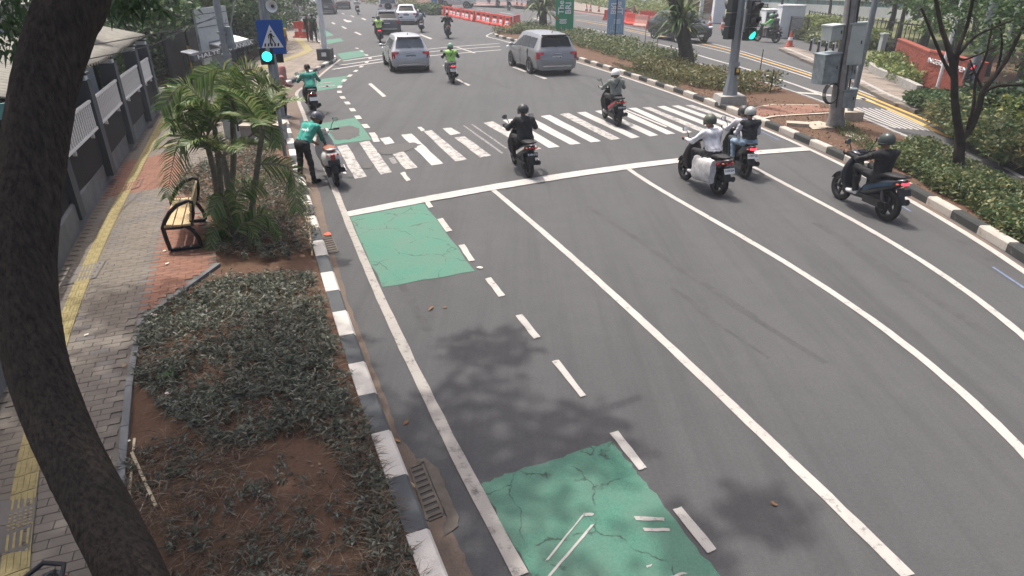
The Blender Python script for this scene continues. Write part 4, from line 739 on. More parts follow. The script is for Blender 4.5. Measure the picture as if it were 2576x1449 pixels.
# overhead cables to the left
def cable(label, pts, r=0.011):
    base = pts[0]; return MB().tube([p-base for p in smooth_line(pts, 5)], r, 5).build('overhead_cable', 'cable', None, 0.9, loc=base, label=label, cat='cable')
cable('upper overhead cable running left from the clamped pole', [PY(140,124,12), PY(225,114,13.5), PY(325,97,15.5), PY(430,76,17.5), PY(550,44,19.7)]); cable('lower overhead cable sagging left from the clamped pole', [PY(150,165,12), PY(215,150,13), PY(375,115,15.5), PY(450,82,17), PY(550,38,19.7)])
# ------------------------------------------------------------------ trees and bushes behind the station
TL = [(250,120,26,5),(345,70,31,4),(420,55,33,4),(500,40,38,5),(590,25,44,5),(670,10,60,6)]
for i, (px, py, Y, r) in enumerate(TL):
    p = PY(px, py, Y); tree(['dense tree behind the brown tiled roof, nearest the trunk','dark leafy tree behind the roof, second from the trunk','dark leafy tree above the hoarding left of the totem','tall dark tree directly behind the totem board','dark tree between the totem and the crossing sign','tree at the top edge behind the crossing sign'][i], (p.x, p.y, 0.1), 6, (r*0.72, r*0.72, 2.9), 0.22, 'leaf', 13000, 0.24, 0.12, 20+i, cz=2.9, group='trees behind the station', clumps=60)
hedge('sunlit clipped hedge top behind the tiled roof', None, 1.6, 3.5, 11000, 'leaf', 0.17, 0.09, 31, world=[e0+nn*5.2+d*2, e0+nn*5.0+d*9, e1+nn*3.2, e1+nn*2.6+d*4]); hedge('bushes behind the white house at the left edge', None, 2.5, 3.0, 5000, 'leaf', 0.2, 0.1, 32, world=[Vector((-13.5,12.0,0.1)), Vector((-17,20,0.1)), Vector((-19,28,.1))])
# ------------------------------------------------------------------ big leaning tree
def big_trunk():
    t = thing('leaning_tree', 'big dark leaning tree trunk close on the left', 'tree', P(385,1600,0.1))
    o = t.location; ctr = [(385,1600,.21,4.25),(333,1449,.205,4.5),(262,1305,.20,4.6),(190,1165,.195,4.65),(130,1030,.195,4.7),(88,900,.195,4.7),(66,760,.195,4.7),(62,620,.20,4.7),(75,480,.205,4.7),(92,340,.205,4.7),(120,190,.205,4.7),(160,60,.21,4.7),(205,-60,.21,4.7)]
    pts = []; rr = []
    for px, py, r, dep in ctr:
        d_ = ray(px, py); pts.append(Vector((d_.x*dep, d_.y*dep, CAMH+d_.z*dep))-o); rr.append(r)
    pts[0] = Vector((0,0,-0.05))
    top = pts[-1]; pts += [top+Vector((0.15,0.4,1.1)), top+Vector((0.1,0.9,2.3))]; rr += [.2,.16]
    path = smooth_line(pts, 10); rad = np.interp(np.linspace(0, len(rr)-1, len(path)), range(len(rr)), rr); n = 72; V = []; g = np.random.default_rng(2)
    ph = g.uniform(0, 6.28, 8); acc = 0.0
    for i, p in enumerate(path):
        tg = (path[min(i+1,len(path)-1)]-path[max(i-1,0)]).normalized(); up = (Vector((0,1,0))-tg*tg.y).normalized(); b = tg.cross(up)
        for k in range(n):
            a = 2*math.pi*k/n; w_ = 0.5*math.sin(9*a+ph[0]+0.9*math.sin(i*.16))+0.4*math.sin(17*a+ph[1]+1.5*math.sin(i*.27+ph[2]))+0.3*math.sin(29*a+1.7*i*.4+ph[3])+0.2*g.normal()
            r = rad[i]*(1+0.026*w_+0.02*math.sin(2*a+i*.05)); V.append(p+(up*math.cos(a)+b*math.sin(a))*r)
    m_ = len(path); Q = [(i*n+k, i*n+(k+1)%n, (i+1)*n+(k+1)%n, (i+1)*n+k) for i in range(m_-1) for k in range(n)]
    def _bark(nt, v):
        mp = nt.nodes.new('ShaderNodeMapping'); mp.inputs['Scale'].default_value = (1,1,0.22); nt.links.new(v, mp.inputs[0])
        a = node_noise(nt, mp.outputs[0], 34, 7, 0.75, 0.32, 0.68); b = node_noise(nt, v, 3.0, 5, 0.7, 0.35, 0.7); c = node_mix(nt, a, (0.017,0.0135,0.011), (0.115,0.09,0.07)); return node_mix(nt, b, c, node_mix(nt, 0.4, c, (0.05,0.045,0.038))), a
    if 'bark_big' not in MATS:
        m = surf_mat('bark_big', _bark, 0.95, 0.1); [x for x in m.node_tree.nodes if x.type == 'BUMP'][0].inputs['Distance'].default_value = 0.06
    big('trunk', [v[:] for v in V], Q, 'bark_big', t, smooth=True)
    tip = path[-1]; mb = MB(); ends = []
    for k, (dx, dy, dz) in enumerate([(-1.6,1.5,1.6),(1.6,1.2,1.5),(0.5,3.0,1.8),(-0.6,0.2,2.4),(2.6,2.0,1.2),(-2.4,3.0,1.0),(1.4,-0.6,1.6)]):
        e = tip+Vector((dx,dy,dz)); mb.tube([tip-Vector((0,0.1,0.4)), tip+Vector((dx*.45,dy*.45,dz*.35)), e], [0.12,0.08,0.03], 8); ends.append(e)
    mb.build('limbs', 'bark_dark', t, 0.9)
    g = np.random.default_rng(12); base = np.array(o); cc = [(-4.6,4.4,7.6,1.3),(-3.7,5.6,7.2,1.3),(-5.5,6.5,7.5,1.4),(-4.3,7.2,8.0,1.5),(-2.9,4.5,8.0,1.2),(-2.6,6.3,8.3,1.2),(-5.9,4.9,8.2,1.3),(-3.8,3.3,7.3,1.2),(-2.6,7.8,8.6,1.1),(-6.6,8.0,8.0,1.3),(-4.9,8.8,8.4,1.2),(-1.5,5.4,8.4,0.75),(-1.3,7.4,7.9,0.7),(-0.6,6.2,8.2,0.45),(-2.3,9.3,8.2,0.6),(-0.4,5.0,8.8,0.4),(0.1,6.6,8.3,0.40),(-6.9,6.3,8.0,1.2),(-2.0,3.2,7.8,0.9),(-5.8,3.0,7.6,1.2),(-3.6,2.0,7.8,1.1),(-7.2,10.2,8.2,0.9)]
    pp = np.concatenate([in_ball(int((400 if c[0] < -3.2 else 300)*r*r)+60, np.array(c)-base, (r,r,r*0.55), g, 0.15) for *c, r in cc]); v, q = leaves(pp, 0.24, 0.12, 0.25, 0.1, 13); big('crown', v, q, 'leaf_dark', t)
    # sprays hanging into view at the top left
    pp = []
    for px, py, dep, s in ((20,30,6.0,.35),(60,15,6.0,.3),(5,110,6.0,.28),(95,-5,6.2,.3),(330,-6,6.0,.25),(300,2,6.0,.18),(380,-14,6.0,.25),(20,60,6.2,.22)):
        d_ = ray(px, py); c = np.array([d_.x*dep, d_.y*dep, CAMH+d_.z*dep])-base; pp.append(in_ball(70, c, (s,s,s*0.8), g, 0.1))
    v, q = leaves(np.concatenate(pp), 0.11, 0.035, 0.5, -0.6, 15); big('hanging_sprays', v, q, 'leaf', t)
    return t
big_trunk()
# ------------------------------------------------------------------ palm clump
def palm():
    t = thing('palm_clump', 'clump of feathery palms standing in the planter', 'palm', P(575,600,0.11)); o = t.location; g = random.Random(5)
    stems = [((590,602),(560,395),.075),((548,560),(518,350),.07),((570,540),(585,285),.07),((625,600),(660,330),.06),((560,580),(540,320),.06)]
    tops = []
    for (bx, by), (tx, ty), r in stems:
        b = P(bx, by, 0.11); Y = b.y+g.uniform(-.15,.15); tp = PY(tx, ty, Y); mid = b.lerp(tp,0.5)+Vector((g.uniform(-.08,.08), 0, 0)); path = smooth_line([b-o, mid-o, tp-o], 8)
        st = MB().tube(path, [r*(1.25 if k == 0 else 0.95-0.02*k+0.05*((k*3) % 2)) for k in range(len(path))], 10).build('stem', 'palm_bark', t, 0.9); tops.append(tp-o)
    def frond(base, az, el, L, droop, seed, wd=0.55, twist=0.0, col='leaf_palm'):
        gg = random.Random(seed); pts = []; p = base.copy(); d_ = Vector((math.cos(az)*math.cos(el), math.sin(az)*math.cos(el), math.sin(el))); n = 18
        for k in range(n+1):
            pts.append(p.copy()); d_ = (d_+Vector((0,0,-droop/n*(0.5+1.5*k/n)))).normalized(); p += d_*L/n
        mb = MB(); mb.tube(pts, [0.018*(1-0.85*k/n) for k in range(n+1)], 5); mb.cur = 1
        for k in range(40):
            f = 0.16+0.84*k/39; i = min(int(f*n), n-1); q = pts[i].lerp(pts[i+1], f*n-i); tg = (pts[i+1]-pts[i]).normalized(); sd = tg.cross(Vector((0,0,1))).normalized(); nu_ = sd.cross(tg)
            ll = wd*math.sin(math.pi*min(1, 0.12+0.80*f))**0.8*gg.uniform(0.85,1.1)+0.06
            for s in (-1,1):
                dv = (sd*s*0.85+tg*0.65+nu_*(0.30+twist*s)+Vector((gg.uniform(-.1,.1),gg.uniform(-.1,.1),gg.uniform(-.1,.1)))).normalized(); m1 = q+dv*ll*0.5; e = q+dv*ll+Vector((0,0,-0.22*ll)); wv = tg*0.0135
                mb.add([q-wv*.5, q+wv*.5, m1+wv, m1-wv, e+wv*.1, e-wv*.1], [(0,1,2,3),(3,2,4,5)])
        return mb.build('frond', ['palm_bark', col], t)
    for i, tp in enumerate(tops):
        for k in range(6):
            frond(tp, 2*math.pi*(k+g.uniform(-.3,.3))/6+i, g.uniform(0.5,1.3), g.uniform(0.7,1.0), g.uniform(0.8,1.5), 100*i+k, g.uniform(0.28,0.38), g.uniform(-.1,.1))
    def aim(pa, pm, pb, Y, seed, col='leaf_palm', wd=0.5):             # fronds that show singly
        a, m_, b = PY(*pa, Y)-o, PY(*pm, Y)-o, PY(*pb, Y-0.25)-o; pts = smooth_line([a, m_, b], 9); gg = random.Random(seed); n = len(pts)-1; mb = MB(); mb.tube(pts, [0.018*(1-0.85*k/n) for k in range(n+1)], 5); mb.cur = 1
        for k in range(46):
            f = 0.12+0.88*k/45; i = min(int(f*n), n-1); q = pts[i].lerp(pts[i+1], f*n-i); tg = (pts[i+1]-pts[i]).normalized(); sd = tg.cross(Vector((0.2,1,0.3))).normalized(); yy = sd.cross(tg)
            ll = wd*math.sin(math.pi*min(1, 0.15+0.78*f))**0.8*gg.uniform(0.85,1.1)+0.05
            for s in (-1,1):
                dv = (sd*s*0.8+tg*0.6+yy*0.3*s*gg.uniform(-.4,1)+Vector((0,0,-0.2))).normalized(); m1 = q+dv*ll*0.5; e = q+dv*ll+Vector((0,0,-0.25*ll)); wv = tg*0.014; mb.add([q-wv*.5, q+wv*.5, m1+wv, m1-wv, e+wv*.1, e-wv*.1], [(0,1,2,3),(3,2,4,5)])
        mb.build('frond', ['palm_bark', col], t)
    Y = o.y
    aim((525,372),(455,345),(420,495), Y, 1, 'leaf_palm', 0.36); aim((640,412),(730,425),(745,530), Y-.2, 2, 'leaf_palm', 0.36); aim((640,320),(680,215),(715,240), Y+.4, 3, wd=.24); aim((585,275),(560,175),(490,200), Y+.3, 4, wd=.36); aim((545,300),(465,215),(405,275), Y+.2, 5, wd=.34); aim((590,275),(620,178),(668,190), Y+.3, 6, wd=.30)
    aim((520,360),(455,300),(425,310), Y+.1, 7, wd=.3); aim((625,345),(680,310),(695,370), Y, 8, wd=.26); aim((585,560),(560,490),(530,540), Y-.3, 9, wd=.25); aim((600,580),(660,540),(700,590), Y-.3, 10, wd=.25); aim((590,600),(545,570),(525,640), Y-.4, 11, wd=.24); aim((540,330),(500,265),(455,260), Y, 12, wd=.3); aim((600,300),(640,240),(690,275), Y+.1, 13, wd=.3); aim((600,330),(585,235),(600,180), Y+.3, 14, wd=.3)
    aim((590,590),(620,560),(650,620), Y-.4, 15, wd=.22); aim((575,590),(600,480),(660,470), Y-.2, 16, wd=.28)
palm()
for i, (px, py, s) in enumerate(((560,612,.3),(610,600,.35),(655,560,.3),(640,470,.3))):
    b = P(px, py, 0.11); gg = np.random.default_rng(70+i); v, q = leaves(np.tile(np.array(b), (90,1))+gg.normal(size=(90,3))*np.array([.12,.12,.02]), 0.5, 0.022, 0.35, 0.9, 80+i)
    big('young_palm', v, q, 'leaf_palm', label=['young palm seedling at the foot of the front stem','young palm seedling right of the front stem','young palm seedling at the right of the clump','young palm seedling behind the drooping right frond'][i], cat='palm', group='palm seedlings')
# ------------------------------------------------------------------ bench
def bench():
    n0, n1 = P(437,641,PV), P(500,628,PV); f1 = P(513,553,PV); d_ = (f1-n1); Lb = 1.5; u = d_.normalized(); v_ = Vector((u.y,-u.x,0)); v_ = v_ if v_.x > 0 else -v_
    t = thing('park_bench', 'bench with pale wooden slats and curved black iron sides on the red pavers', 'bench', n1-v_*0.42)
    q = lambda a, b, z: u*a+v_*b+Vector((0,0,z))
    for a in (0.06, Lb-0.06):
        sd = MB(); arc = lambda pts, r=0.034: sd.tube([q(a,b,z) for b, z in pts], r, 8)
        arc([(0.0,0.03),(-0.02,0.22),(-0.03,0.42),(0.02,0.52),(0.12,0.66),(0.25,0.77),(0.40,0.82),(0.46,0.80),(0.45,0.62),(0.40,0.47)]); arc([(0.0,0.035),(0.22,0.035),(0.46,0.035)]); arc([(0.46,0.035),(0.45,0.18),(0.39,0.33),(0.28,0.43)]); arc([(-0.02,0.41),(0.2,0.40),(0.42,0.43)]); sd.build('iron_side', 'black_iron', t, 0.8)
    M = Matrix((u, v_, Vector((0,0,1)))).transposed()
    for k in range(3): MB().box(q(Lb/2, 0.06+k*0.135, 0.445), (Lb,0.115,0.03), M).build('seat_slat', 'bench_wood', t)
    for k in range(2): MB().box(q(Lb/2, 0.41+k*0.03, 0.57+k*0.15), (Lb,0.03,0.12), M @ Matrix.Rotation(-0.2,3,'X')).build('back_slat', 'bench_wood', t)
    MB().box(q(Lb/2,0.2,0.41), (Lb,0.04,0.025), M).build('crossbar', 'black_iron', t)
bench()
# ------------------------------------------------------------------ poles and signs on the left
def pole(label, base, h, r0, r1, m, name='pole', cat='pole', n=14):
    t = thing(name, label, cat, base); MB().tube([(0,0,0),(0,0,h)], [r0, r1], n).build('shaft', m, t, 0.9); return t
b = P(718,392,PV); sp = pole('slim pedestrian signal pole carrying the blue crossing sign', b, 3.6, 0.05, 0.045, 'galv', 'crossing_sign_pole'); zc = ZAT(b, 93)-PV; hh = (ZAT(b,50)-ZAT(b,136))/2; fwd = Vector((-b.x, -b.y, 0)).normalized(); rt = Vector((-fwd.y, fwd.x, 0)); fm = lambda off_, x, z: fwd*off_+rt*x+Vector((0,0,z))
Mr = Matrix((rt, -fwd, Vector((0,0,1)))).transposed(); sgn = thing('crossing_sign', 'blue square pedestrian crossing sign with a white triangle', 'sign', b); wd = hh*0.78; ox = 0.10
MB().box(fm(0.07,ox,zc), (wd*2,0.012,hh*2), Mr).build('board', 'sign_blue', sgn); tri = MB(); A = [fm(0.080,ox+x*wd,zc+z*hh) for x, z in ((-0.84,-0.62),(0.84,-0.62),(0,0.72))]; tri.hull(A, [p+fwd*0.003 for p in A]); tri.build('white_triangle', 'sign_white', sgn)
mn = MB(); FZ = 0.087
def blk(pts, w_): mn.tube([fm(FZ, ox+x*wd, zc+z*hh) for x, z in pts], w_*wd*.8, 6)
mn.ball(fm(FZ,ox+0.03*wd,zc+0.34*hh), (0.06*wd,0.012,0.06*wd), Mr, 10, 6); blk([(0.0,0.22),(-0.02,-0.05)], 0.11); blk([(-0.02,0.22),(-0.18,0.1),(-0.2,-0.06)], 0.045); blk([(0.04,0.2),(0.12,0.06),(0.24,0.02)], 0.045); blk([(0.02,-0.05),(0.1,-0.2),(0.22,-0.4)], 0.055); blk([(-0.04,-0.05),(-0.1,-0.25),(-0.14,-0.42)], 0.055); mn.build('walking_figure', 'sign_black', sgn, 0.9)
for k in range(5):
    x = -0.56+k*0.25; q4 = [fm(0.084, ox+xx*wd, zc+zz*hh) for xx, zz in ((x-0.07,-0.54),(x+0.06,-0.54),(x+0.10,-0.36),(x-0.01,-0.36))]; MB().hull(q4, [p+fwd*0.003 for p in q4]).build('stripe', 'sign_black', sgn)
sh_ = thing('pedestrian_signal', 'pedestrian signal head with a glowing cyan lamp below the blue sign', 'signal', b); zs = ZAT(b,141)-PV
MB().box(fm(-0.02,-0.06,zs), (0.30,0.22,0.36), Mr).build('housing', 'signal_black', sh_); MB().lathe([(0.01,0.0),(0.11,0.0),(0.12,0.02),(0.08,0.04)], (0,0,0), 'y', 16).build('lamp', 'lamp_cyan', sh_, loc=fm(0.09,-0.06,zs), rot=Mr.to_euler())
MB().box(fm(-0.04,0.22,zs+.05), (0.16,0.2,0.4), Mr).build('side_housing', 'signal_black', sh_); MB().ball(fm(0.1,-.02,ZAT(b,124)-PV), 0.05, None, 12, 8).build('cap', 'galv', sh_)
b2 = P(606,335,PV); cp = pole('grey lamp pole with clamped box, rising behind the palms', b2, 4.6, 0.10, 0.085, 'galv', 'lamp_pole')
for rr_ in (82,112,138): MB().tube([(0,0,ZAT(b2,rr_)-PV-.03),(0,0,ZAT(b2,rr_)-PV+.03)], 0.13, 12).build('clamp', 'galv', cp)
MB().box((0.16,0.05,ZAT(b2,95)-PV), (0.16,0.14,0.55)).build('box', 'box_metal', cp); MB().tube([(0.1,0,ZAT(b2,110)-PV),(0.75,0.2,4.4)], 0.02, 6).build('stay_cable', 'galv', cp)
b3 = P(706,292,PV); pole('thick grey signal mast behind the blue sign', b3, 4.4, 0.15, 0.14, 'pole_grey', 'signal_mast')
ls = thing('loudspeaker', 'white horn loudspeaker beside the thick mast', 'loudspeaker', PY(687,15,b3.y)); MB().lathe([(0.05,0.14),(0.06,0.04),(0.10,-0.04),(0.165,-0.13),(0.175,-0.14),(0.16,-0.13),(0.09,-0.03),(0.03,0.02)], (0,0,0), 'y', 20).build('horn', 'white_paint', ls, 0.8); MB().ball((0,-0.06,0), 0.045).build('driver', 'signal_black', ls); MB().tube([(0,0.1,0),(-0.2,0.05,-.05)], 0.02, 6).build('bracket', 'galv', ls)
b4 = P(820,150,PV); lp_ = pole('white street lamp post on a black and white base block at the corner', b4, 5.2, 0.15, 0.11, 'pole_white', 'street_lamp'); MB().box((0,0,0.28), (0.72,0.72,0.56)).build('base_block', 'kerb_black', lp_); MB().box((0.02,-0.37,0.3), (0.25,0.02,0.2)).build('base_plate', 'plate_white', lp_)
b5 = P(755,64,PV); pole('farther white street lamp post up the street', b5, 6, 0.13, 0.11, 'pole_white', 'street_lamp')
b6 = P(738,58,PV); bo = thing('bollard', 'black footway bollard beyond the walking pair', 'bollard', b6); MB().tube([(0,0,0),(0,0,1.0)], 0.09, 8).build('post', 'black_plastic', bo); MB().box((0,0,1.03), (.5,.2,.07)).build('top', 'concrete', bo)
gs = thing('green_arrow_sign', 'green board with a white arrow beyond the crossing sign', 'sign', P(706,100,PV)); Yg = P(706,100,PV).y; gz = ZAT(P(706,100,PV),62)-PV; MB().box((0,0,gz), (0.95,0.05,1.25)).build('board', mat('sign_green', (0.03,0.33,0.17), 0.5), gs); MB().box((0.05,-0.03,gz+.25), (0.12,0.02,0.4), Matrix.Rotation(0.5,3,'Y')).build('arrow', 'sign_white', gs); MB().box((0,-0.03,gz-.3), (0.5,0.02,0.05)).build('line', 'sign_white', gs); MB().tube([(0.3,0.05,0),(0.3,0.05,gz+.5)], 0.04, 6).build('post', 'black_iron', gs)
vb = thing('vertical_banner', 'white and blue vertical shop banner behind the loudspeaker', 'banner', P(690,75,PV)); vz = ZAT(P(690,75,PV),32)-PV; MB().box((0,0,vz), (0.75,0.04,2.3)).build('cloth', 'sign_white', vb); MB().box((0.42,0,vz), (0.12,0.05,2.3)).build('edge', 'sign_blue2', vb)
for k in range(5): MB().box((-0.05,-0.03,vz+0.9-k*0.42), (0.4,0.02,0.24)).build('letter_mark', 'sign_black', vb)
MB().tube([(0.48,0,0),(0.48,0,vz+1.2)], 0.03, 6).build('post', 'galv', vb)
bin_ = thing('planter_box', 'pale concrete kerbside box at the end of the planter', 'box', P(668,352,PV)); MB().box((0,0,0.2), (1.1,0.5,0.4)).build('body', 'concrete', bin_); MB().box((0,0,0.42), (1.16,0.56,0.05)).build('lid', 'concrete_warm', bin_)
sbx = thing('white_signal_cabinet', 'white metal cabinet half hidden among the palm fronds', 'cabinet', P(588,345,PV)); sz = ZAT(P(588,345,PV),222)-PV; MB().box((0,0,sz/2), (0.34,0.3,sz)).build('body', 'box_green_grey', sbx); MB().box((0,0,sz+.02), (0.4,0.36,0.05)).build('lid', 'galv', sbx)
# ------------------------------------------------------------------ people: one continuous body surface grown from limb volumes
def surface_nets(F, org, h):
    s = F < 0; nx, ny, nz = F.shape; C = [(0,0,0),(1,0,0),(0,1,0),(1,1,0),(0,0,1),(1,0,1),(0,1,1),(1,1,1)]
    sub = lambda A, c: A[c[0]:nx-1+c[0], c[1]:ny-1+c[1], c[2]:nz-1+c[2]]
    cnt = sum(sub(s, c).astype(np.int8) for c in C); m = (cnt > 0) & (cnt < 8); idx = np.full(m.shape, -1, np.int32); n = int(m.sum()); idx[m] = np.arange(n)
    acc = np.zeros((n,3), np.float32); num = np.zeros(n, np.float32)
    for a in range(8):
        for b in range(a+1, 8):
            if sum(abs(x-y) for x, y in zip(C[a], C[b])) != 1: continue
            fa, fb = sub(F, C[a])[m], sub(F, C[b])[m]; k = (fa < 0) != (fb < 0); t = np.where(k, fa/(fa-fb+1e-12), 0); pa, pb = np.array(C[a], np.float32), np.array(C[b], np.float32)
            acc += np.where(k[:,None], pa+(pb-pa)*t[:,None], 0); num += k
    V = (np.argwhere(m)+acc/np.maximum(num,1)[:,None])*h+np.array(org); Q = []
    for ax in range(3):
        o1, o2 = (ax+1)%3, (ax+2)%3; A = np.take(s, range(F.shape[ax]-1), ax); B = np.take(s, range(1, F.shape[ax]), ax); e = np.argwhere(A != B); e = e[(e[:,o1] > 0) & (e[:,o2] > 0) & (e[:,o1] < F.shape[o1]-1) & (e[:,o2] < F.shape[o2]-1)]
        def ci(d1, d2): q = e.copy(); q[:,o1] -= d1; q[:,o2] -= d2; return idx[q[:,0], q[:,1], q[:,2]]
        q = np.stack([ci(1,1), ci(0,1), ci(0,0), ci(1,0)], 1); fl = A[e[:,0], e[:,1], e[:,2]]; q[~fl] = q[~fl][:, ::-1]; Q.append(q)
    return V, np.concatenate(Q)
def cap_dist(X, p0, p1, r0, r1):
    p0, p1 = np.array(p0, np.float32), np.array(p1, np.float32); d = p1-p0; L = float(d @ d)+1e-9; t = np.clip(((X-p0) @ d)/L, 0, 1); return np.sqrt((((X-p0)-t[...,None]*d)**2).sum(-1))-(r0+(r1-r0)*t)
def flesh(caps, h, k=0.03, wrinkle=0.0, seed=0):
    P0 = np.array([c[0] for c in caps]+[c[1] for c in caps]); R = max(max(c[2],c[3]) for c in caps)+3*h; lo = P0.min(0)-R; hi = P0.max(0)+R; n = np.ceil((hi-lo)/h).astype(int)+1; F = np.full(n, 1.0, np.float32)
    for p0, p1, r0, r1, tg in caps:
        a = np.minimum(p0,p1)-max(r0,r1)-2.5*k-h; b = np.maximum(p0,p1)+max(r0,r1)+2.5*k+h; i0 = np.clip(((a-lo)/h).astype(int), 0, n-1); i1 = np.clip(((b-lo)/h).astype(int)+1, 1, n)
        g = np.stack(np.meshgrid(*[np.arange(i0[q],i1[q],dtype=np.float32)*h+lo[q] for q in range(3)], indexing='ij'), -1); D = cap_dist(g, p0, p1, r0, r1); S_ = F[i0[0]:i1[0], i0[1]:i1[1], i0[2]:i1[2]]; kk = k if tg not in ('skin','ear') else k*0.4
        hh = np.clip(0.5+0.5*(S_-D)/kk, 0, 1); F[i0[0]:i1[0], i0[1]:i1[1], i0[2]:i1[2]] = S_*(1-hh)+D*hh-kk*hh*(1-hh)
    if wrinkle:
        g = np.stack(np.meshgrid(*[np.arange(n[q],dtype=np.float32)*h+lo[q] for q in range(3)], indexing='ij'), -1); F += wrinkle*(np.sin(g[...,2]*55+7*np.sin(g[...,0]*13+seed)+4*np.sin(g[...,1]*11))*0.6+np.sin(g[...,0]*40+g[...,2]*23+seed*2)*0.4)
    V, Q = surface_nets(F, lo, h); fc = V[Q].mean(1).astype(np.float32); best = np.full(len(Q), 9.0); tg = np.zeros(len(Q), int); names = []
    for p0, p1, r0, r1, t in caps:
        if t not in names: names.append(t)
        d = cap_dist(fc, p0, p1, r0, r1); kx = d < best; best[kx] = d[kx]; tg[kx] = names.index(t)
    return V, Q, tg, names
def cl_mat(c, rough=0.85):
    n = 'cloth_%d_%d_%d' % tuple(int(x*255) for x in c); return mat(n, c, rough, var=0.28, scale=7, bump=0.5, bscale=38) and n
def make_person(name, label, caps, tagmat, h, fingers=(), head=None, parent_M=None, loc=(0,0,0), rz=0.0, scale=1.0, wrinkle=0.007, helmet=None, hair=None, extras=(), group=None, hm='half'):
    V, Q, tg, names = flesh(caps, h, wrinkle=wrinkle, seed=len(label)); mats = [tagmat[n] for n in names]; V = list(map(tuple, V)); faces = [tuple(q) for q in Q]; mi = list(tg)
    mats.append('skin'); mats.append('hair'); sk, dk = len(mats)-2, len(mats)-1
    fm_ = tagmat.get('hand', 'skin'); mats.append(fm_); gl = len(mats)-1
    mb = MB()
    for pts, r in fingers: mb.tube(pts, [r, r, r*0.92, r*0.75], 6)
    o = len(V); V += [tuple(v) for v in mb.v]; faces += [tuple(i+o for i in f) for f in mb.f]; mi += [gl]*len(mb.f)
    if head:                                        # eyes, brows, mouth on the face side
        hc, M, s = head; mb = MB()
        for sx in (-1,1): mb.ball(hc+M @ Vector((sx*0.034,0.094,0.012))*s, (0.014*s,0.008*s,0.008*s), M, 6, 4); mb.box(hc+M @ Vector((sx*0.035,0.098,0.036))*s, (0.036*s,0.006*s,0.007*s), M)
        mb.box(hc+M @ Vector((0,0.094,-0.062))*s, (0.045*s,0.008*s,0.008*s), M); o = len(V); V += [tuple(v) for v in mb.v]; faces += [tuple(i+o for i in f) for f in mb.f]; mi += [dk]*len(mb.f)
    me = bpy.data.meshes.new(name); me.from_pydata([tuple(map(float, v)) for v in V], [], [tuple(map(int, f)) for f in faces])
    for m in mats: me.materials.append(MATS[m])
    me.polygons.foreach_set('material_index', mi); me.polygons.foreach_set('use_smooth', [True]*len(faces)); me.update()
    ob = link(name, me, None, loc, (0,0,rz), label, 'person', group); ob.scale = (scale,)*3
    if head:
        hc, M, s = head
        if helmet:
            hb = MB(); rings = []; N_ = 24
            for j in range(10):
                a = math.pi*(0.03+0.60*j/9); ring = []
                for i in range(N_):
                    b = 2*math.pi*i/N_; fr = max(0, math.sin(b)); aa = a*(1-0.16*fr) if hm == 'half' else a
                    ring.append(hc+M @ Vector((0.132*math.sin(aa)*math.cos(b), -0.004+0.152*math.sin(aa)*math.sin(b), 0.035+0.142*math.cos(aa)))*s)
                rings.append(ring)
            hb.loft(rings[::-1]); ho = hb.build('helmet', helmet, ob, 0.8)
            rim = MB(); rim.tube([p for p in rings[-1]]+[rings[-1][0]], 0.012*s, 6); rim.build('rim', 'black_plastic', ho, 0.9)
            vz_ = MB(); r0, r1 = [], []
            for i in range(9):
                b = math.pi*(0.12+0.76*i/8); r0.append(hc+M @ Vector((0.138*math.cos(b), 0.158*math.sin(b), 0.05))*s); r1.append(hc+M @ Vector((0.128*math.cos(b), 0.152*math.sin(b), -0.065))*s)
            vz_.loft([r0,r1], False, False); vz_.build('visor', 'glass', ho)
        if hair:
            hb = MB(); hb.ball(hc+M @ Vector((0,-0.012,0.03))*s, (0.098*s,0.115*s,0.115*s), M, 16, 10, 0.0, 0.62); hb.build('hair', hair, ob, 0.9)
    for nm, mbx, m in extras: mbx.build(nm, m, ob, 0.9)
    return ob
def head_caps(hc, M, s=1.0):
    q = lambda x, y, z: tuple(hc+M @ Vector((x,y,z))*s)
    return [(q(0,-0.02,0.03), q(0,0.012,0.03), 0.094*s, 0.092*s, 'skin'), (q(0,0.03,-0.02), q(0,0.045,-0.075), 0.07*s, 0.045*s, 'skin'), (q(0,0.10,0.0), q(0,0.112,-0.022), 0.009*s, 0.014*s, 'ear'), (q(-0.095,0,0.0), q(-0.095,0,-0.03), 0.016*s, 0.012*s, 'ear'), (q(0.095,0,0.0), q(0.095,0,-0.03), 0.016*s, 0.012*s, 'ear')]
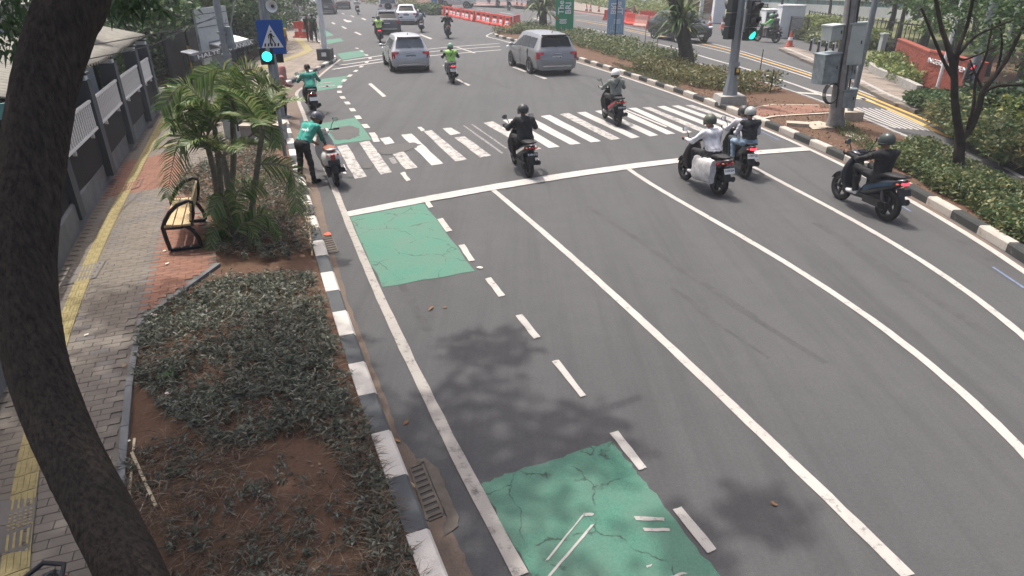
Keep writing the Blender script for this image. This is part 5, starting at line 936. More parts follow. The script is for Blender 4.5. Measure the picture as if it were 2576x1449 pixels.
def rider(label, bike, shirt, pants, helmet, h=0.02, sleeve=None, shoes=(0.02,0.02,0.02), gloves=None, vest=None, lean=0.0, pillion=False, reach=(0.33,0.35,1.035), bulk=1.0, turn=0.0, strap=None, bag=None, hm='half', skirt=False, seat=None, group=None, sit=0.0, hood=False):
    sy = -0.28 if not pillion else -0.56; sz = (0.81 if not pillion else 0.85)+sit; w_ = bulk
    pel = Vector((0,sy,sz)); ch = Vector((0,sy+0.08+lean,sz+0.36)); nk = Vector((0,sy+0.13+lean*1.2,sz+0.495)); hc = Vector((0,sy+0.18+lean*1.35,sz+0.635)); V3 = Vector
    c = []; T = 'shirt'; TV = 'vest' if vest else 'shirt'
    c += [(pel+V3((-.08,0,.02)), pel+V3((.08,0,.02)), .125*w_, .125*w_, 'pants'), (pel+V3((-.05,.0,.10)), ch+V3((-.07,.0,-.06)), .115*w_, .115*w_, TV), (pel+V3((.05,.0,.10)), ch+V3((.07,.0,-.06)), .115*w_, .115*w_, TV), (ch+V3((-.10,-.01,.04)), ch+V3((.10,-.01,.04)), .105*w_, .105*w_, TV), (ch+V3((0,0,.06)), nk, .085, .055, TV), (nk, hc+V3((0,-.01,-.05)), .052, .052, 'skin')]
    fing = []
    for s in (-1,1):
        shd = ch+V3((s*.185,0,.085)); 
        if pillion: el = shd+V3((s*.09,.10,-.26)); hd = V3((s*.16,sy+.30,sz+.16))
        else: hd = V3((s*reach[0], reach[1], reach[2])); el = (shd+hd)/2+V3((s*.085,-.07,-.10))
        c += [(ch+V3((s*.12,0,.075)), shd, .085*w_, .072*w_, TV), (shd, el, .068*w_, .053*w_, 'sleeve'), (el, hd+(el-hd).normalized()*.07, .052*w_, .038*w_, 'sleeve'), (hd+(el-hd).normalized()*.07, hd+V3((0,-.01,.025)), .030, .034, 'hand')]
        for k in range(4):
            x = hd.x+(k-1.5)*.021*s; y, z = hd.y, hd.z; L_ = (1.0,1.08,1.02,.85)[k]
            fing.append(([V3((x,y,z+.040)), V3((x,y+.036*L_,z+.032)), V3((x,y+.044*L_,z+.004)), V3((x,y+.026*L_,z-.016))], .0095))
        fing.append(([V3((hd.x-s*.035,y-.02,z+.02)), V3((hd.x-s*.05,y+.005,z+.008)), V3((hd.x-s*.05,y+.028,z-.008)), V3((hd.x-s*.045,y+.042,z-.012))], .0105))
        hip = pel+V3((s*.09,0,-.01)); kn = V3((s*.155,.17,.80)) if not pillion else V3((s*.21,-.14,.80)); an = V3((s*.150,.10,.385)) if not pillion else V3((s*.20,-.22,.40)); toe = an+V3((s*.02,.17,-.055))
        c += [(hip, kn, .093*w_, .068*w_, 'pants'), (kn, an, .066*w_, .050*w_, 'pants'), (an+V3((0,-.03,-.05)), toe, .043, .038, 'shoes')]
    M = Matrix.Rotation(turn,3,'Z') @ Matrix.Rotation(-0.12,3,'X'); c += head_caps(hc, M)
    tm = {'shirt': cl_mat(shirt), 'vest': cl_mat(vest or shirt), 'sleeve': cl_mat(sleeve or shirt), 'pants': cl_mat(pants), 'shoes': cl_mat(shoes), 'hand': cl_mat(gloves) if gloves else 'skin', 'skin': 'skin', 'ear': 'skin'}; ex = []
    if strap:
        mb = MB(); mb.tube([ch+V3((.11,.06,.15)), ch+V3((.08,-.09,.13)), ch+V3((0,-.128*w_,0)), ch+V3((-.10,-.125*w_,-.16)), ch+V3((-.15,-.05,-.24))], .014, 6, True, 0.6); ex.append(('bag_strap', mb, 'black_plastic'))
    if bag:
        mb = MB(); mb.ball(ch+V3((0,-.20,-.06)), (.15,.10,.21), None, 12, 8); ex.append(('backpack', mb, cl_mat(bag)))
    if hood:
        mb = MB(); mb.ball(nk+V3((0,-.075,-.01)), (.125,.075,.075), Matrix.Rotation(.4,3,'X'), 14, 8); ex.append(('hood', mb, cl_mat(vest or shirt)))
    mb = MB(); mb.tube([pel+V3((.13*math.cos(a)*1.35, -.005+.125*math.sin(a), .10)) for a in [2*math.pi*k/14 for k in range(15)]], .012, 5); ex.append(('hem', mb, cl_mat(tuple(x*.8 for x in (vest or shirt)))))
    return make_person('person', label, c, tm, h, fing, (hc, M, 1.0), loc=bike.location, rz=bike.rotation_euler.z, scale=bike.scale[0], helmet=helmet, hair=None if helmet else 'hair', extras=ex, hm=hm, group=group)
def stander(label, loc, rz, shirt, pants, h=0.022, scale=1.0, stride=0.0, sleeve=None, shoes=(0.02,0.02,0.02), helmet=None, hair='hair', bend=0.0, arm=None, arm_r=None, shorts=False, bag=None, bulk=1.0, spread=0.0, turn=0.0, side=0.0, pantw=1.0, scarf=None, hip_z=0.86, seated=None, back_text=None):
    V3 = Vector; c = []; pel = V3((0,0,hip_z)); sb, cb = math.sin(bend), math.cos(bend); up = V3((math.sin(side),sb,cb)).normalized(); fw = V3((0,cb,-sb)); w_ = bulk
    ch = pel+up*.40; nk = pel+up*.56; hc = pel+up*.69+fw*.05; hc = hc+V3((0,.02,0))
    c += [(pel+V3((-.075,0,0)), pel+V3((.075,0,0)), .12*w_, .12*w_, 'pants'), (pel+up*.10+V3((-.055,0,0)), ch+V3((-.075,0,0))-up*.05, .112*w_, .115*w_, 'shirt'), (pel+up*.10+V3((.055,0,0)), ch+V3((.075,0,0))-up*.05, .112*w_, .115*w_, 'shirt'), (ch+V3((-.10,0,0))+up*.03, ch+V3((.10,0,0))+up*.03, .105*w_, .105*w_, 'shirt'), (ch+up*.06, nk, .085, .055, 'shirt'), (nk, hc-up*.05, .052, .052, 'skin')]
    fing = []
    for s in (-1,1):
        shd = ch+V3((s*.185,0,0))+up*.07; sw = stride*s
        a_ = (arm if s < 0 else arm_r) if (arm or arm_r) else None
        if a_: hd = V3(a_); el = (shd+hd)/2+V3((s*.07,-.06,-.06))
        else: el = shd+V3((s*.05,-.06-.18*sw,-.29)); hd = el+V3((s*.01,.08-.15*sw,-.25))
        dr = (hd-el).normalized(); slt = 'sleeve'
        c += [(ch+V3((s*.12,0,0))+up*.065, shd, .085*w_, .07*w_, 'shirt'), (shd, el, .064*w_, .048*w_, 'shirt' if shorts else 'sleeve'), (el, hd-dr*.07, .046*w_, .034*w_, 'sleeve'), (hd-dr*.07, hd+dr*.02, .030, .034, 'hand')]
        sd = dr.cross(V3((0,1,0))); sd = sd.normalized() if sd.length > .1 else V3((1,0,0)); pn = sd.cross(dr)
        for k in range(4):
            L_ = (.95,1.05,1.0,.8)[k]; b0 = hd+dr*.03+sd*(k-1.5)*.019; fing.append(([b0, b0+dr*.038*L_+pn*.004, b0+dr*.066*L_+pn*.014, b0+dr*.085*L_+pn*.028], .009))
        b0 = hd-dr*.02-sd*s*.03; fing.append(([b0, b0-sd*s*.018+dr*.022, b0-sd*s*.026+dr*.045+pn*.008, b0-sd*s*.026+dr*.062+pn*.014], .010))
        hip = pel+V3((s*.085,0,-.02)); st = -stride*s
        if seated and s in seated: kn, an = [V3(q) for q in seated[s]]
        else: kn = V3((s*(.10+spread*.5), st*.26+.03, .47)); an = V3((s*(.11+spread), st*.42-(.06 if st < 0 else 0), .09+(.07 if st < -0.2 else 0)))
        kw = 'skin' if shorts else 'pants'
        if shorts: c += [(hip, hip.lerp(kn,.8), .088, .075, 'pants'), (hip.lerp(kn,.75), kn, .058, .052, 'skin'), (kn, an, .052, .034, 'skin')]
        else: c += [(hip, kn, .092*w_*pantw, .068*w_*pantw, 'pants'), (kn, an, .066*w_*pantw, .052*w_*pantw, 'pants')]
        c += [(an+V3((0,-.03,-.04)), an+V3((s*.02,.17,-.055)), .045, .036, 'shoes')]
    M = Matrix.Rotation(turn,3,'Z') @ Matrix.Rotation(-bend*0.8,3,'X'); c += head_caps(hc, M); ex = []
    tm = {'shirt': cl_mat(shirt), 'sleeve': cl_mat(sleeve) if sleeve else 'skin', 'pants': cl_mat(pants), 'shoes': cl_mat(shoes), 'hand': 'skin', 'skin': 'skin', 'ear': 'skin'}
    if bag: mb = MB(); mb.ball(ch+V3((0,-.19,-.08)), (.15,.09,.20), None, 12, 8); ex.append(('backpack', mb, cl_mat(bag)))
    if scarf:
        mb = MB(); rings = []
        for j in range(8):
            f = j/7; r = .115+.10*f**1.3; z = hc+M @ V3((0,-.01,.13-.42*f)); rings.append([z+M @ V3((r*math.cos(a)*1.05, r*math.sin(a)*(.95 if f < .5 else .8)-.02*f, 0)) for a in [2*math.pi*k/20 for k in range(20)]])
        mb.loft(rings[1:], True); mb.ball(hc+M @ V3((0,-.01,.06)), (.112,.118,.115), M, 16, 8, 0, .55); ex.append(('headscarf', mb, cl_mat(scarf)))
    ob = make_person('person', label, c, tm, h, fing, (hc, M, 1.0), loc=loc, rz=rz, scale=scale, helmet=helmet, hair=None if (helmet or scarf) else hair, extras=ex)
    if back_text: lettering(back_text[0], back_text[1], back_text[2], ob, frame_M(ch-V3((0,.155,0))+up*.02, (1,0,0), up), .003, .004, 'back_print')
    return ob
# ------------------------------------------------------------------ scooters (forward is +Y)
def paint(c, rough=0.3, metal=0.0):
    n = 'paint_%d_%d_%d' % tuple(int(x*255) for x in c); mat(n, c, rough, metal, var=0.06, scale=3, coat=0.4); return n
BIKEC = {}
def bmesh_cached(key, fn):
    if key not in BIKEC: BIKEC[key] = fn()
    return BIKEC[key]
def wheel_parts(t, y, r, w_, rimm='alloy', spokes=5, name='wheel'):
    tw = link(name, bmesh_cached(('tyre',r,w_), lambda: MB().lathe([(r*.70,-w_*.42),(r*.84,-w_*.5),(r*.95,-w_*.40),(r,-w_*.16),(r,w_*.16),(r*.95,w_*.40),(r*.84,w_*.5),(r*.70,w_*.42)], (0,0,0), 'x', 28, True).mesh('tyre', 'rubber', 0.7)), t, (0,y,r))
    def rim():
        mb = MB(); mb.lathe([(r*.62,-w_*.40),(r*.72,-w_*.43),(r*.72,w_*.43),(r*.62,w_*.40)], (0,0,0), 'x', 24, True); mb.lathe([(r*.16,-w_*.5),(r*.20,-w_*.3),(r*.20,w_*.3),(r*.16,w_*.5)], (0,0,0), 'x', 12)
        for k in range(spokes):
            a = 2*math.pi*k/spokes; d = Vector((0,math.cos(a),math.sin(a))); e = Vector((0,-math.sin(a),math.cos(a))); mb.hull([d*r*.15+e*.028+Vector((x,0,0)) if q else d*r*.15-e*.028+Vector((x,0,0)) for q, x in ((0,-w_*.3),(1,-w_*.3),(1,w_*.3),(0,w_*.3))], [d*r*.66+e*.016+Vector((x,0,0)) if q else d*r*.66-e*.016+Vector((x,0,0)) for q, x in ((0,-w_*.25),(1,-w_*.25),(1,w_*.25),(0,w_*.25))])
        return mb.mesh('rim', rimm)
    link('rim', bmesh_cached(('rim',r,w_,rimm,spokes), rim), tw); return tw
def ov(cx, cy, cz, hw, hh, n=16, e=2.6):                     # super-ellipse ring in the XZ plane
    out = []
    for k in range(n):
        a = 2*math.pi*k/n; c, s = math.cos(a), math.sin(a); out.append(Vector((cx+hw*math.copysign(abs(c)**(2/e), c), cy, cz+hh*math.copysign(abs(s)**(2/e), s))))
    return out
def scooter(label, rear, front=None, heading=None, body=(0.02,0.02,0.022), accent=None, seatm='seat_black', scale=1.0, style='sport', plate=('plate_black', 'sign_white', None), lit=False, rimm='engine', group=None, tail='tail_red', mirrors=True, lean=0.0, name='scooter', side_acc=True, rimspokes=5):
    rp = P(*rear); 
    if heading is None: d = P(*front)-rp; heading = math.atan2(d.y, d.x)-math.pi/2
    f = Vector((-math.sin(heading), math.cos(heading), 0)); t = thing(name, label, 'scooter', rp+f*0.62*scale, heading, group); t.scale = (scale,)*3; t.rotation_euler.y = lean
    bm_ = paint(body); am = paint(accent) if accent else bm_; r = .285
    fwl = wheel_parts(t, .63, r, .085, rimm, rimspokes, 'front_wheel'); wheel_parts(t, -.62, r, .105, rimm, rimspokes, 'rear_wheel')
    C = lambda key, fn: bmesh_cached((style,)+key, fn)
    retro = style == 'retro'
    def rear_body():
        mb = MB(); R_ = [(-.88,.80,.035,.02),(-.84,.78,.075,.055),(-.74,.73,.12,.09),(-.58,.66,.15,.13),(-.38,.58,.155,.16),(-.2,.50,.15,.17),(-.05,.42,.14,.13),(.02,.36,.13,.07)] if not retro else [(-.86,.66,.06,.05),(-.82,.65,.13,.12),(-.70,.63,.19,.17),(-.52,.60,.215,.19),(-.34,.57,.20,.185),(-.18,.52,.17,.17),(-.06,.44,.15,.14),(.02,.36,.13,.07)]
        mb.loft([ov(0,y,z,hw,hh) for y, z, hw, hh in R_]); return mb.mesh('rear_body', bm_, 0.7)
    link('rear_body', C(('rb',bm_), rear_body), t)
    if side_acc and accent:
        def acc():
            mb = MB()
            for s in (-1,1): a = [Vector((s*(.148+.012), y, z)) for y, z in ((-.10,.52),(-.45,.66),(-.78,.77),(-.76,.72),(-.45,.59),(-.12,.44))]; b = [p+Vector((s*.012,0,0)) for p in a]; mb.hull(a, b)
            return mb.mesh('side_panel', am)
        link('side_panel', C(('ac',am), acc), t)
    def seat():
        mb = MB(); mb.loft([ov(0,y,z,hw,hh,16,3.2) for y, z, hw, hh in [(-.78,.835,.06,.02),(-.72,.835,.105,.035),(-.5,.825,.135,.045),(-.42,.80,.135,.05),(-.2,.765,.125,.05),(-.02,.745,.085,.05),(.06,.72,.05,.03)]]); return mb.mesh('seat', seatm, 0.7)
    link('seat', C(('seat',seatm), seat), t)
    def floor():
        mb = MB(); mb.loft([ov(0,y,z,hw,hh,12,5) for y, z, hw, hh in [(-.12,.32,.14,.06),(.1,.29,.165,.04),(.34,.30,.165,.05),(.40,.36,.15,.08)]]); return mb.mesh('footboard', 'black_plastic')
    link('footboard', C(('floor',), floor), t)
    def shield():
        mb = MB(); R_ = [(.30,.40,.15,.05),(.45,.43,.215,.06),(.62,.46,.235,.075),(.80,.43,.19,.075),(.93,.40,.12,.06)]
        mb.loft([[Vector((p.x, y+(p.z), z)) for p in [Vector((q.x,0,q.z)) for q in ov(0,0,0,hw,dd,16,2.4)]] for z, y, hw, dd in R_]); return mb.mesh('front_shield', bm_, 0.7)
    link('front_shield', C(('sh',bm_), shield), t)
    if accent and side_acc:
        def nose():
            mb = MB(); R_ = [(.56,.535,.05,.02),(.72,.535,.10,.022),(.86,.49,.075,.02)]; mb.loft([[Vector((p.x, y+p.z, z)) for p in ov(0,0,0,hw,dd,12)] for z, y, hw, dd in R_]); return mb.mesh('front_accent', am, 0.7)
        link('front_accent', C(('nose',am), nose), t)
    def cowl():
        mb = MB(); mb.loft([ov(0,y,z,hw,hh) for y, z, hw, hh in [(.24,1.0,.08,.03),(.30,1.0,.15,.05),(.40,1.0,.17,.075),(.48,.98,.12,.07),(.53,.96,.06,.04)]]); return mb.mesh('handlebar_cowl', bm_, 0.7)
    ck = link('handlebar_cowl', C(('cowl',bm_), cowl), t)
    link('instrument', C(('ins',), lambda: MB().box((0,.30,1.055),(.16,.10,.02),Matrix.Rotation(.35,3,'X')).mesh('instrument','glass')), ck); link('headlight', C(('hl',), lambda: MB().ball((0,.49,.975),(.09,.05,.055),None,12,8).mesh('headlight','headlamp',0.8)), ck)
    link('handlebar', C(('hb',), lambda: MB().tube([(-.37,.32,1.035),(-.2,.37,1.03),(0,.40,1.02),(.2,.37,1.03),(.37,.32,1.035)],.016,8).mesh('handlebar','black_plastic')), t)
    def grips():
        mb = MB()
        for s in (-1,1): mb.tube([(s*.26,.352,1.033),(s*.38,.318,1.036)],.022,8); 
        return mb.mesh('grip','rubber')
    for s in (-1,1): link('grip', C(('grip',s), lambda: MB().tube([(s*.26,.352,1.033),(s*.38,.318,1.036)],.022,8).mesh('grip','rubber')), t); link('brake_lever', C(('lev',s), lambda: MB().tube([(s*.20,.40,1.03),(s*.30,.41,1.028),(s*.38,.385,1.025)],.008,6).mesh('brake_lever','alloy')), t)
    if mirrors:
        for s in (-1,1):
            def mir(s=s):
                mb = MB(); mb.tube([(s*.20,.37,1.04),(s*.24,.36,1.14),(s*.30,.36,1.23)],.009,6); mb.ball((s*.335,.355,1.25),(.068,.022,.048),Matrix.Rotation(.3*s,3,'Y'),14,8); return mb.mesh('mirror','black_plastic',0.8)
            mo = link('mirror', C(('mir',s), mir), t); link('mirror_glass', C(('mg',s), lambda: MB().lathe([(0.002,-.003),(.055,-.003),(.055,.002)],(s*.335,.331,1.25),'y',14).mesh('mirror_glass','chrome')), mo)
    for s in (-1,1): link('fork_leg', C(('fork',s), lambda: MB().tube([(s*.062,.475,.80),(s*.075,.60,.42),(s*.075,.635,.285)],[.026,.028,.024],8).mesh('fork_leg','engine',0.8)), t)
    def ffend():
        mb = MB(); ri, ro = [], []
        for k in range(9):
            a = math.radians(20+150*k/8); d = Vector((0,math.cos(a),math.sin(a))); c = Vector((0,.63,r)); w2 = .062
            ri.append([c+d*(r+.03)+Vector((x,0,0))-d*(abs(x)*.35) for x in (-w2,-w2*.5,0,w2*.5,w2)])
        mb.loft(ri, False, False); mb.loft([[p+Vector((0,0,-.006)) for p in q] for q in ri][::-1], False, False); return mb.mesh('front_fender', bm_, 0.8)
    link('front_fender', C(('ff',bm_), ffend), t)
    link('engine', C(('eng',), lambda: MB().loft([ov(x,0,0,.001,.001,4) for x in (0,)]) .mesh('x','engine') if False else MB().box((.02,-.36,.33),(.24,.34,.20)).box((-.125,-.42,.30),(.07,.56,.13)).tube([(-.125,-.62,.29),(-.16,-.62,.29)],.085,12).tube([(.02,-.2,.36),(.02,-.08,.36)],.10,12).mesh('engine','engine',0.6)), t)
    link('muffler', C(('muf',), lambda: MB().tube([(.10,-.25,.26),(.15,-.36,.27),(.165,-.45,.30),(.17,-.85,.40)],[.025,.035,.062,.055],12).mesh('muffler','black_iron',0.8)), t, )
    link('heat_shield', C(('hs',), lambda: MB().box((.235,-.66,.365),(.012,.26,.06),Matrix.Rotation(.24,3,'X')).mesh('heat_shield','chrome')), t)
    def rfend():
        mb = MB(); rr = []
        for k in range(8):
            f_ = k/7; y = -.80-.13*f_; z = .66-.28*f_; rr.append([Vector((x,y-abs(x)*.0+.012*(abs(x)>.05),z)) for x in (-.075,-.04,0,.04,.075)])
        mb.loft(rr, False, False); mb.loft([[p+Vector((0,.008,0)) for p in q] for q in rr][::-1], False, False); return mb.mesh('rear_fender','black_plastic',0.8)
    link('rear_fender', C(('rf',), rfend), t)
    pm, pc, ptxt = plate; po = link('number_plate', C(('plate',pm), lambda: MB().box((0,0,0),(.25,.008,.115)).mesh('number_plate',pm)), t, (0,-.905,.60), (math.radians(-22),0,0))
    if ptxt:
        lettering(ptxt, .062, pc, po, frame_M(Vector((0,-.006,.008)), (1,0,0), (0,0,1)), .001, .001, fit=.215)
    tl = 'tail_lit' if lit else tail; link('tail_light', C(('tl',tl), lambda: MB().loft([ov(0,-.862,.755,.085,.03),ov(0,-.885,.75,.075,.022)] if not retro else [ov(0,-.862,.70,.055,.075),ov(0,-.895,.70,.045,.062)]).mesh('tail_light',tl)), t)
    for s in (-1,1): link('indicator', C(('ind',s), lambda: MB().ball((s*.115,-.82,.74),(.028,.035,.02),None,10,6).mesh('indicator','cone_orange',0.8)), t)
    link('grab_rail', C(('gr',), lambda: MB().tube([(-.11,-.60,.83),(-.12,-.78,.86),(-.07,-.88,.875),(.07,-.88,.875),(.12,-.78,.86),(.11,-.60,.83)],.016,8).mesh('grab_rail','black_plastic' if not retro else 'chrome',0.8)), t)
    for s in (-1,1): link('shock', C(('shk',s), lambda: MB().tube([(s*.13,-.62,.30),(s*.12,-.50,.62)],.024,8).tube([(s*.129,-.60,.36),(s*.122,-.53,.54)],.036,8).mesh('shock','engine',0.8)), t)
    return t
def small_scooter(label, rear, front=None, heading=None, body=(0.02,0.02,0.022), scale=1.0, plate='plate_black', lit=False, group=None):
    return scooter(label, rear, front, heading, body, None, scale=scale, plate=(plate,'sign_white',None), lit=lit, group=group)
# ------------------------------------------------------------------ cars (forward is +Y)
CARS = {
 'mpv': dict(L=4.1, st=[(-2.05,.70,.36,.60,.62,.66,.63),(-2.02,.79,.27,.72,.74,.72,.75),(-1.97,.825,.24,.90,.93,.72,.95),(-1.90,.835,.23,.985,1.03,.70,1.05),(-1.66,.84,.22,.99,1.45,.60,1.54),(-1.52,.84,.22,.99,1.49,.60,1.595),(-.6,.85,.20,.97,1.52,.62,1.63),(.2,.85,.20,.95,1.50,.61,1.61),(.55,.85,.20,.94,1.44,.59,1.545),(1.22,.83,.22,.92,.96,.64,.99),(1.75,.80,.24,.82,.85,.60,.90),(1.98,.72,.28,.66,.68,.55,.72),(2.05,.62,.36,.55,.57,.50,.60)], wins=[(-1.55,-.95),(-.88,-.08),(-.02,.78)], rg=(3,4), fg=(8,9), wy=(-1.26,1.27), r=.305),
 'innova': dict(L=4.75, st=[(-2.37,.74,.40,.64,.66,.70,.67),(-2.34,.86,.30,.78,.80,.78,.81),(-2.28,.90,.26,.98,1.02,.78,1.04),(-2.20,.905,.25,1.10,1.15,.76,1.17),(-1.95,.91,.24,1.11,1.60,.65,1.68),(-1.80,.91,.24,1.11,1.64,.65,1.735),(-.7,.915,.22,1.08,1.69,.68,1.79),(.3,.915,.22,1.05,1.66,.67,1.76),(.65,.91,.22,1.03,1.58,.64,1.68),(1.38,.90,.24,1.02,1.06,.70,1.09),(2.05,.86,.26,.92,.95,.66,1.0),(2.3,.78,.30,.72,.74,.6,.78),(2.37,.68,.38,.60,.62,.55,.65)], wins=[(-1.80,-1.10),(-1.02,-.10),(-.02,.95)], rg=(3,4), fg=(8,9), wy=(-1.36,1.39), r=.345),
 'suv': dict(L=4.6, st=[(-2.3,.74,.42,.66,.68,.70,.69),(-2.27,.87,.32,.80,.82,.80,.84),(-2.2,.905,.28,1.02,1.05,.78,1.07),(-2.12,.91,.27,1.08,1.12,.76,1.14),(-1.65,.915,.26,1.09,1.52,.64,1.60),(-1.45,.92,.26,1.08,1.57,.65,1.655),(-.5,.92,.24,1.05,1.61,.68,1.70),(.3,.92,.24,1.03,1.58,.67,1.67),(.6,.915,.24,1.02,1.51,.64,1.60),(1.30,.91,.26,1.01,1.05,.72,1.08),(2.0,.87,.28,.94,.97,.68,1.02),(2.24,.80,.32,.76,.78,.62,.82),(2.3,.70,.40,.62,.64,.56,.68)], wins=[(-1.55,-.95),(-.88,-.05),(.02,.88)], rg=(3,4), fg=(8,9), wy=(-1.33,1.36), r=.36),
 'sedan': dict(L=4.5, st=[(-2.25,.72,.36,.60,.62,.68,.63),(-2.2,.84,.28,.80,.84,.76,.86),(-2.1,.87,.25,.93,.97,.74,1.0),(-1.62,.88,.22,.95,.99,.70,1.02),(-1.0,.885,.20,.94,1.33,.58,1.40),(-.75,.885,.20,.94,1.37,.58,1.45),(-.2,.885,.20,.92,1.38,.58,1.47),(.3,.885,.20,.91,1.35,.57,1.43),(.95,.88,.22,.90,.94,.66,.97),(1.7,.86,.24,.82,.85,.64,.90),(2.15,.78,.28,.66,.68,.58,.72),(2.25,.68,.36,.56,.58,.5,.60)], wins=[(-1.05,-.42),(-.36,.5)], rg=(3,4), fg=(7,8), wy=(-1.33,1.35), r=.32),
 'jeep': dict(L=4.3, st=[(-2.15,.84,.50,.75,.78,.80,.80),(-2.13,.88,.45,1.18,1.22,.82,1.24),(-2.08,.88,.44,1.20,1.78,.74,1.84),(-1.9,.885,.42,1.20,1.84,.74,1.93),(-.6,.885,.40,1.18,1.86,.75,1.96),(.3,.885,.40,1.17,1.85,.74,1.94),(.5,.88,.40,1.17,1.78,.72,1.87),(.78,.88,.42,1.16,1.20,.76,1.22),(1.5,.87,.44,1.10,1.13,.74,1.16),(2.1,.84,.46,1.06,1.09,.72,1.11),(2.15,.80,.50,.95,.98,.70,1.0)], wins=[(-1.95,-1.1),(-1.0,-.25),(-.15,.48)], rg=(1,2), fg=(6,7), wy=(-1.25,1.35), r=.38),
 'pickup': dict(L=5.2, st=[(-2.6,.86,.50,1.02,1.05,.80,1.06),(-2.55,.90,.42,1.10,1.14,.84,1.15),(-1.0,.91,.38,1.10,1.14,.84,1.15),(-.92,.91,.38,1.10,1.20,.76,1.24),(-.72,.91,.36,1.09,1.62,.64,1.70),(-.3,.915,.34,1.08,1.68,.66,1.77),(.4,.915,.34,1.06,1.66,.66,1.75),(.7,.91,.34,1.05,1.57,.64,1.66),(1.35,.91,.36,1.04,1.08,.74,1.11),(2.2,.88,.38,1.0,1.03,.70,1.07),(2.52,.80,.40,.84,.86,.64,.90),(2.6,.70,.46,.70,.72,.6,.75)], wins=[(-.72,-.05),(.02,.95)], rg=(3,4), fg=(7,8), wy=(-1.5,1.55), r=.39)}
def car(label, kind, loc, rz, colr, scale=1.0, plate=('plate_black','sign_white',None), metal=0.35, tailm='tail_red', group=None, lit=False, name='car', glassm='glass', cat='car', strip='chrome', rough=.32):
    S_ = CARS[kind]; st = S_['st']; t = thing(name, label, cat, loc, rz, group); t.scale = (scale, scale, scale*.94); bm_ = paint(colr, rough, metal)
    def ring(q):
        y, w, zu, zb, ze, wr, zt = q; hp = [(0,zu),(.8*w,zu),(.955*w,zu+.07),(w,zu+.42*(zb-zu)),(w*.995,zu+.8*(zb-zu)),(w*.97,zb),(wr+.25*(w*.97-wr)*.25,ze-.10*(ze-zb)),(wr*.93,ze+.55*(zt-ze)),(wr*.5,zt),(0,zt+.008)]
        return [Vector((x,y,z)) for x, z in hp]+[Vector((-x,y,z)) for x, z in hp[-2:0:-1]]
    dense = []
    for a, b in zip(st, st[1:]):
        for f in (0, .5): dense.append(tuple(p+(q-p)*f for p, q in zip(a, b)))
    dense.append(st[-1]); MB().loft([ring(q) for q in dense]).build('body', bm_, t, 0.75)
    def at(y):
        for a, b in zip(st, st[1:]):
            if a[0] <= y <= b[0]: f = (y-a[0])/(b[0]-a[0]); return tuple(p+(q-p)*f for p, q in zip(a, b))
    for s in (-1,1):
        for k, (ya, yb) in enumerate(S_['wins']):
            def ed(y, v):
                q = at(y); lo = Vector((q[1]*.97,y,q[3])); hi = Vector((q[5]+.0625*(q[1]*.97-q[5]),y,q[4]-.10*(q[4]-q[3]))); p = lo.lerp(hi, v); return Vector((s*(p.x+.012),p.y,p.z))
            top_b = .93 if at(yb)[4]-at(yb)[3] > .3 else .8
            c4 = [ed(ya,.10), ed(yb,.10), ed(min(yb,yb),top_b), ed(ya,.93)]; wd_ = MB().hull(c4, [p-Vector((s*.01,0,0)) for p in c4]).build('side_window', glassm, t)
        for k, (ya, yb) in enumerate(S_['wins'][-2:]):
            q = at(yb-.12); MB().box((s*(q[1]+.012),yb-.85 if k else ya+.12,q[3]-.13),(.02,.17,.025)).build('door_handle', 'chrome' if strip == 'chrome' else bm_, t)
        for y in [x[0]-.035 for x in S_['wins'][1:]]+[S_['wins'][0][1]+.0]:
            q = at(y); MB().box((s*(q[1]*.999+.001),y,(q[2]+.12+q[3])/2),(.012,.012,q[3]-q[2]-.16)).build('door_seam', 'sign_black', t)
        q = at(S_['wins'][-1][1]+.05); mr = MB().ball((s*(q[1]+.13),S_['wins'][-1][1]-.02,q[3]+.07),(.11,.075,.075),None,12,8).build('door_mirror', bm_, t, 0.8); MB().box((s*(q[1]+.02),S_['wins'][-1][1]-.02,q[3]+.04),(.12,.05,.04)).build('mirror_arm','black_plastic',mr)
        for y in S_['wy']:
            r = S_['r']; q = at(y); ar = MB().lathe([(.02,0),(r*1.16,0),(r*1.16,.02),(.02,.02)] if s > 0 else [(.02,-.02),(r*1.16,-.02),(r*1.16,0),(.02,0)], (s*(q[1]-.004),y,r*1.02),'x',24).build('wheel_well_disc','black_plastic',t)  # flat black disc stands in for the shade inside the wheel well
            wh = link('wheel', bmesh_cached(('ctyre',r), lambda: MB().lathe([(r*.66,-.10),(r*.92,-.11),(r,-.08),(r,.08),(r*.92,.11),(r*.66,.10)],(0,0,0),'x',28,True).mesh('tyre','rubber',0.7)), t, (s*(q[1]-.075),y,r))
            def rim():
                mb = MB(); mb.lathe([(r*.58,.075),(r*.66,.10),(r*.66,-.08),(r*.58,-.08)],(0,0,0),'x',24,True); mb.lathe([(.01,.085),(r*.16,.085),(r*.16,.04),(.01,.04)],(0,0,0),'x',12)
                for k in range(6):
                    a = 2*math.pi*k/6; d = Vector((0,math.cos(a),math.sin(a))); e = Vector((0,-math.sin(a),math.cos(a))); mb.hull([d*r*.1+e*.035+Vector((.05,0,0)),d*r*.1-e*.035+Vector((.05,0,0)),d*r*.1-e*.035+Vector((.085,0,0)),d*r*.1+e*.035+Vector((.085,0,0))],[d*r*.62+e*.03+Vector((.06,0,0)),d*r*.62-e*.03+Vector((.06,0,0)),d*r*.62-e*.03+Vector((.092,0,0)),d*r*.62+e*.03+Vector((.092,0,0))])
                mb.cur = 1; mb.lathe([(.01,.02),(r*.6,.02),(r*.6,.01),(.01,.01)],(0,0,0),'x',20); return mb.mesh('rim',['alloy','sign_black'])
            ro = link('rim', bmesh_cached(('crim',r), rim), wh); ro.scale = (s,1,1)
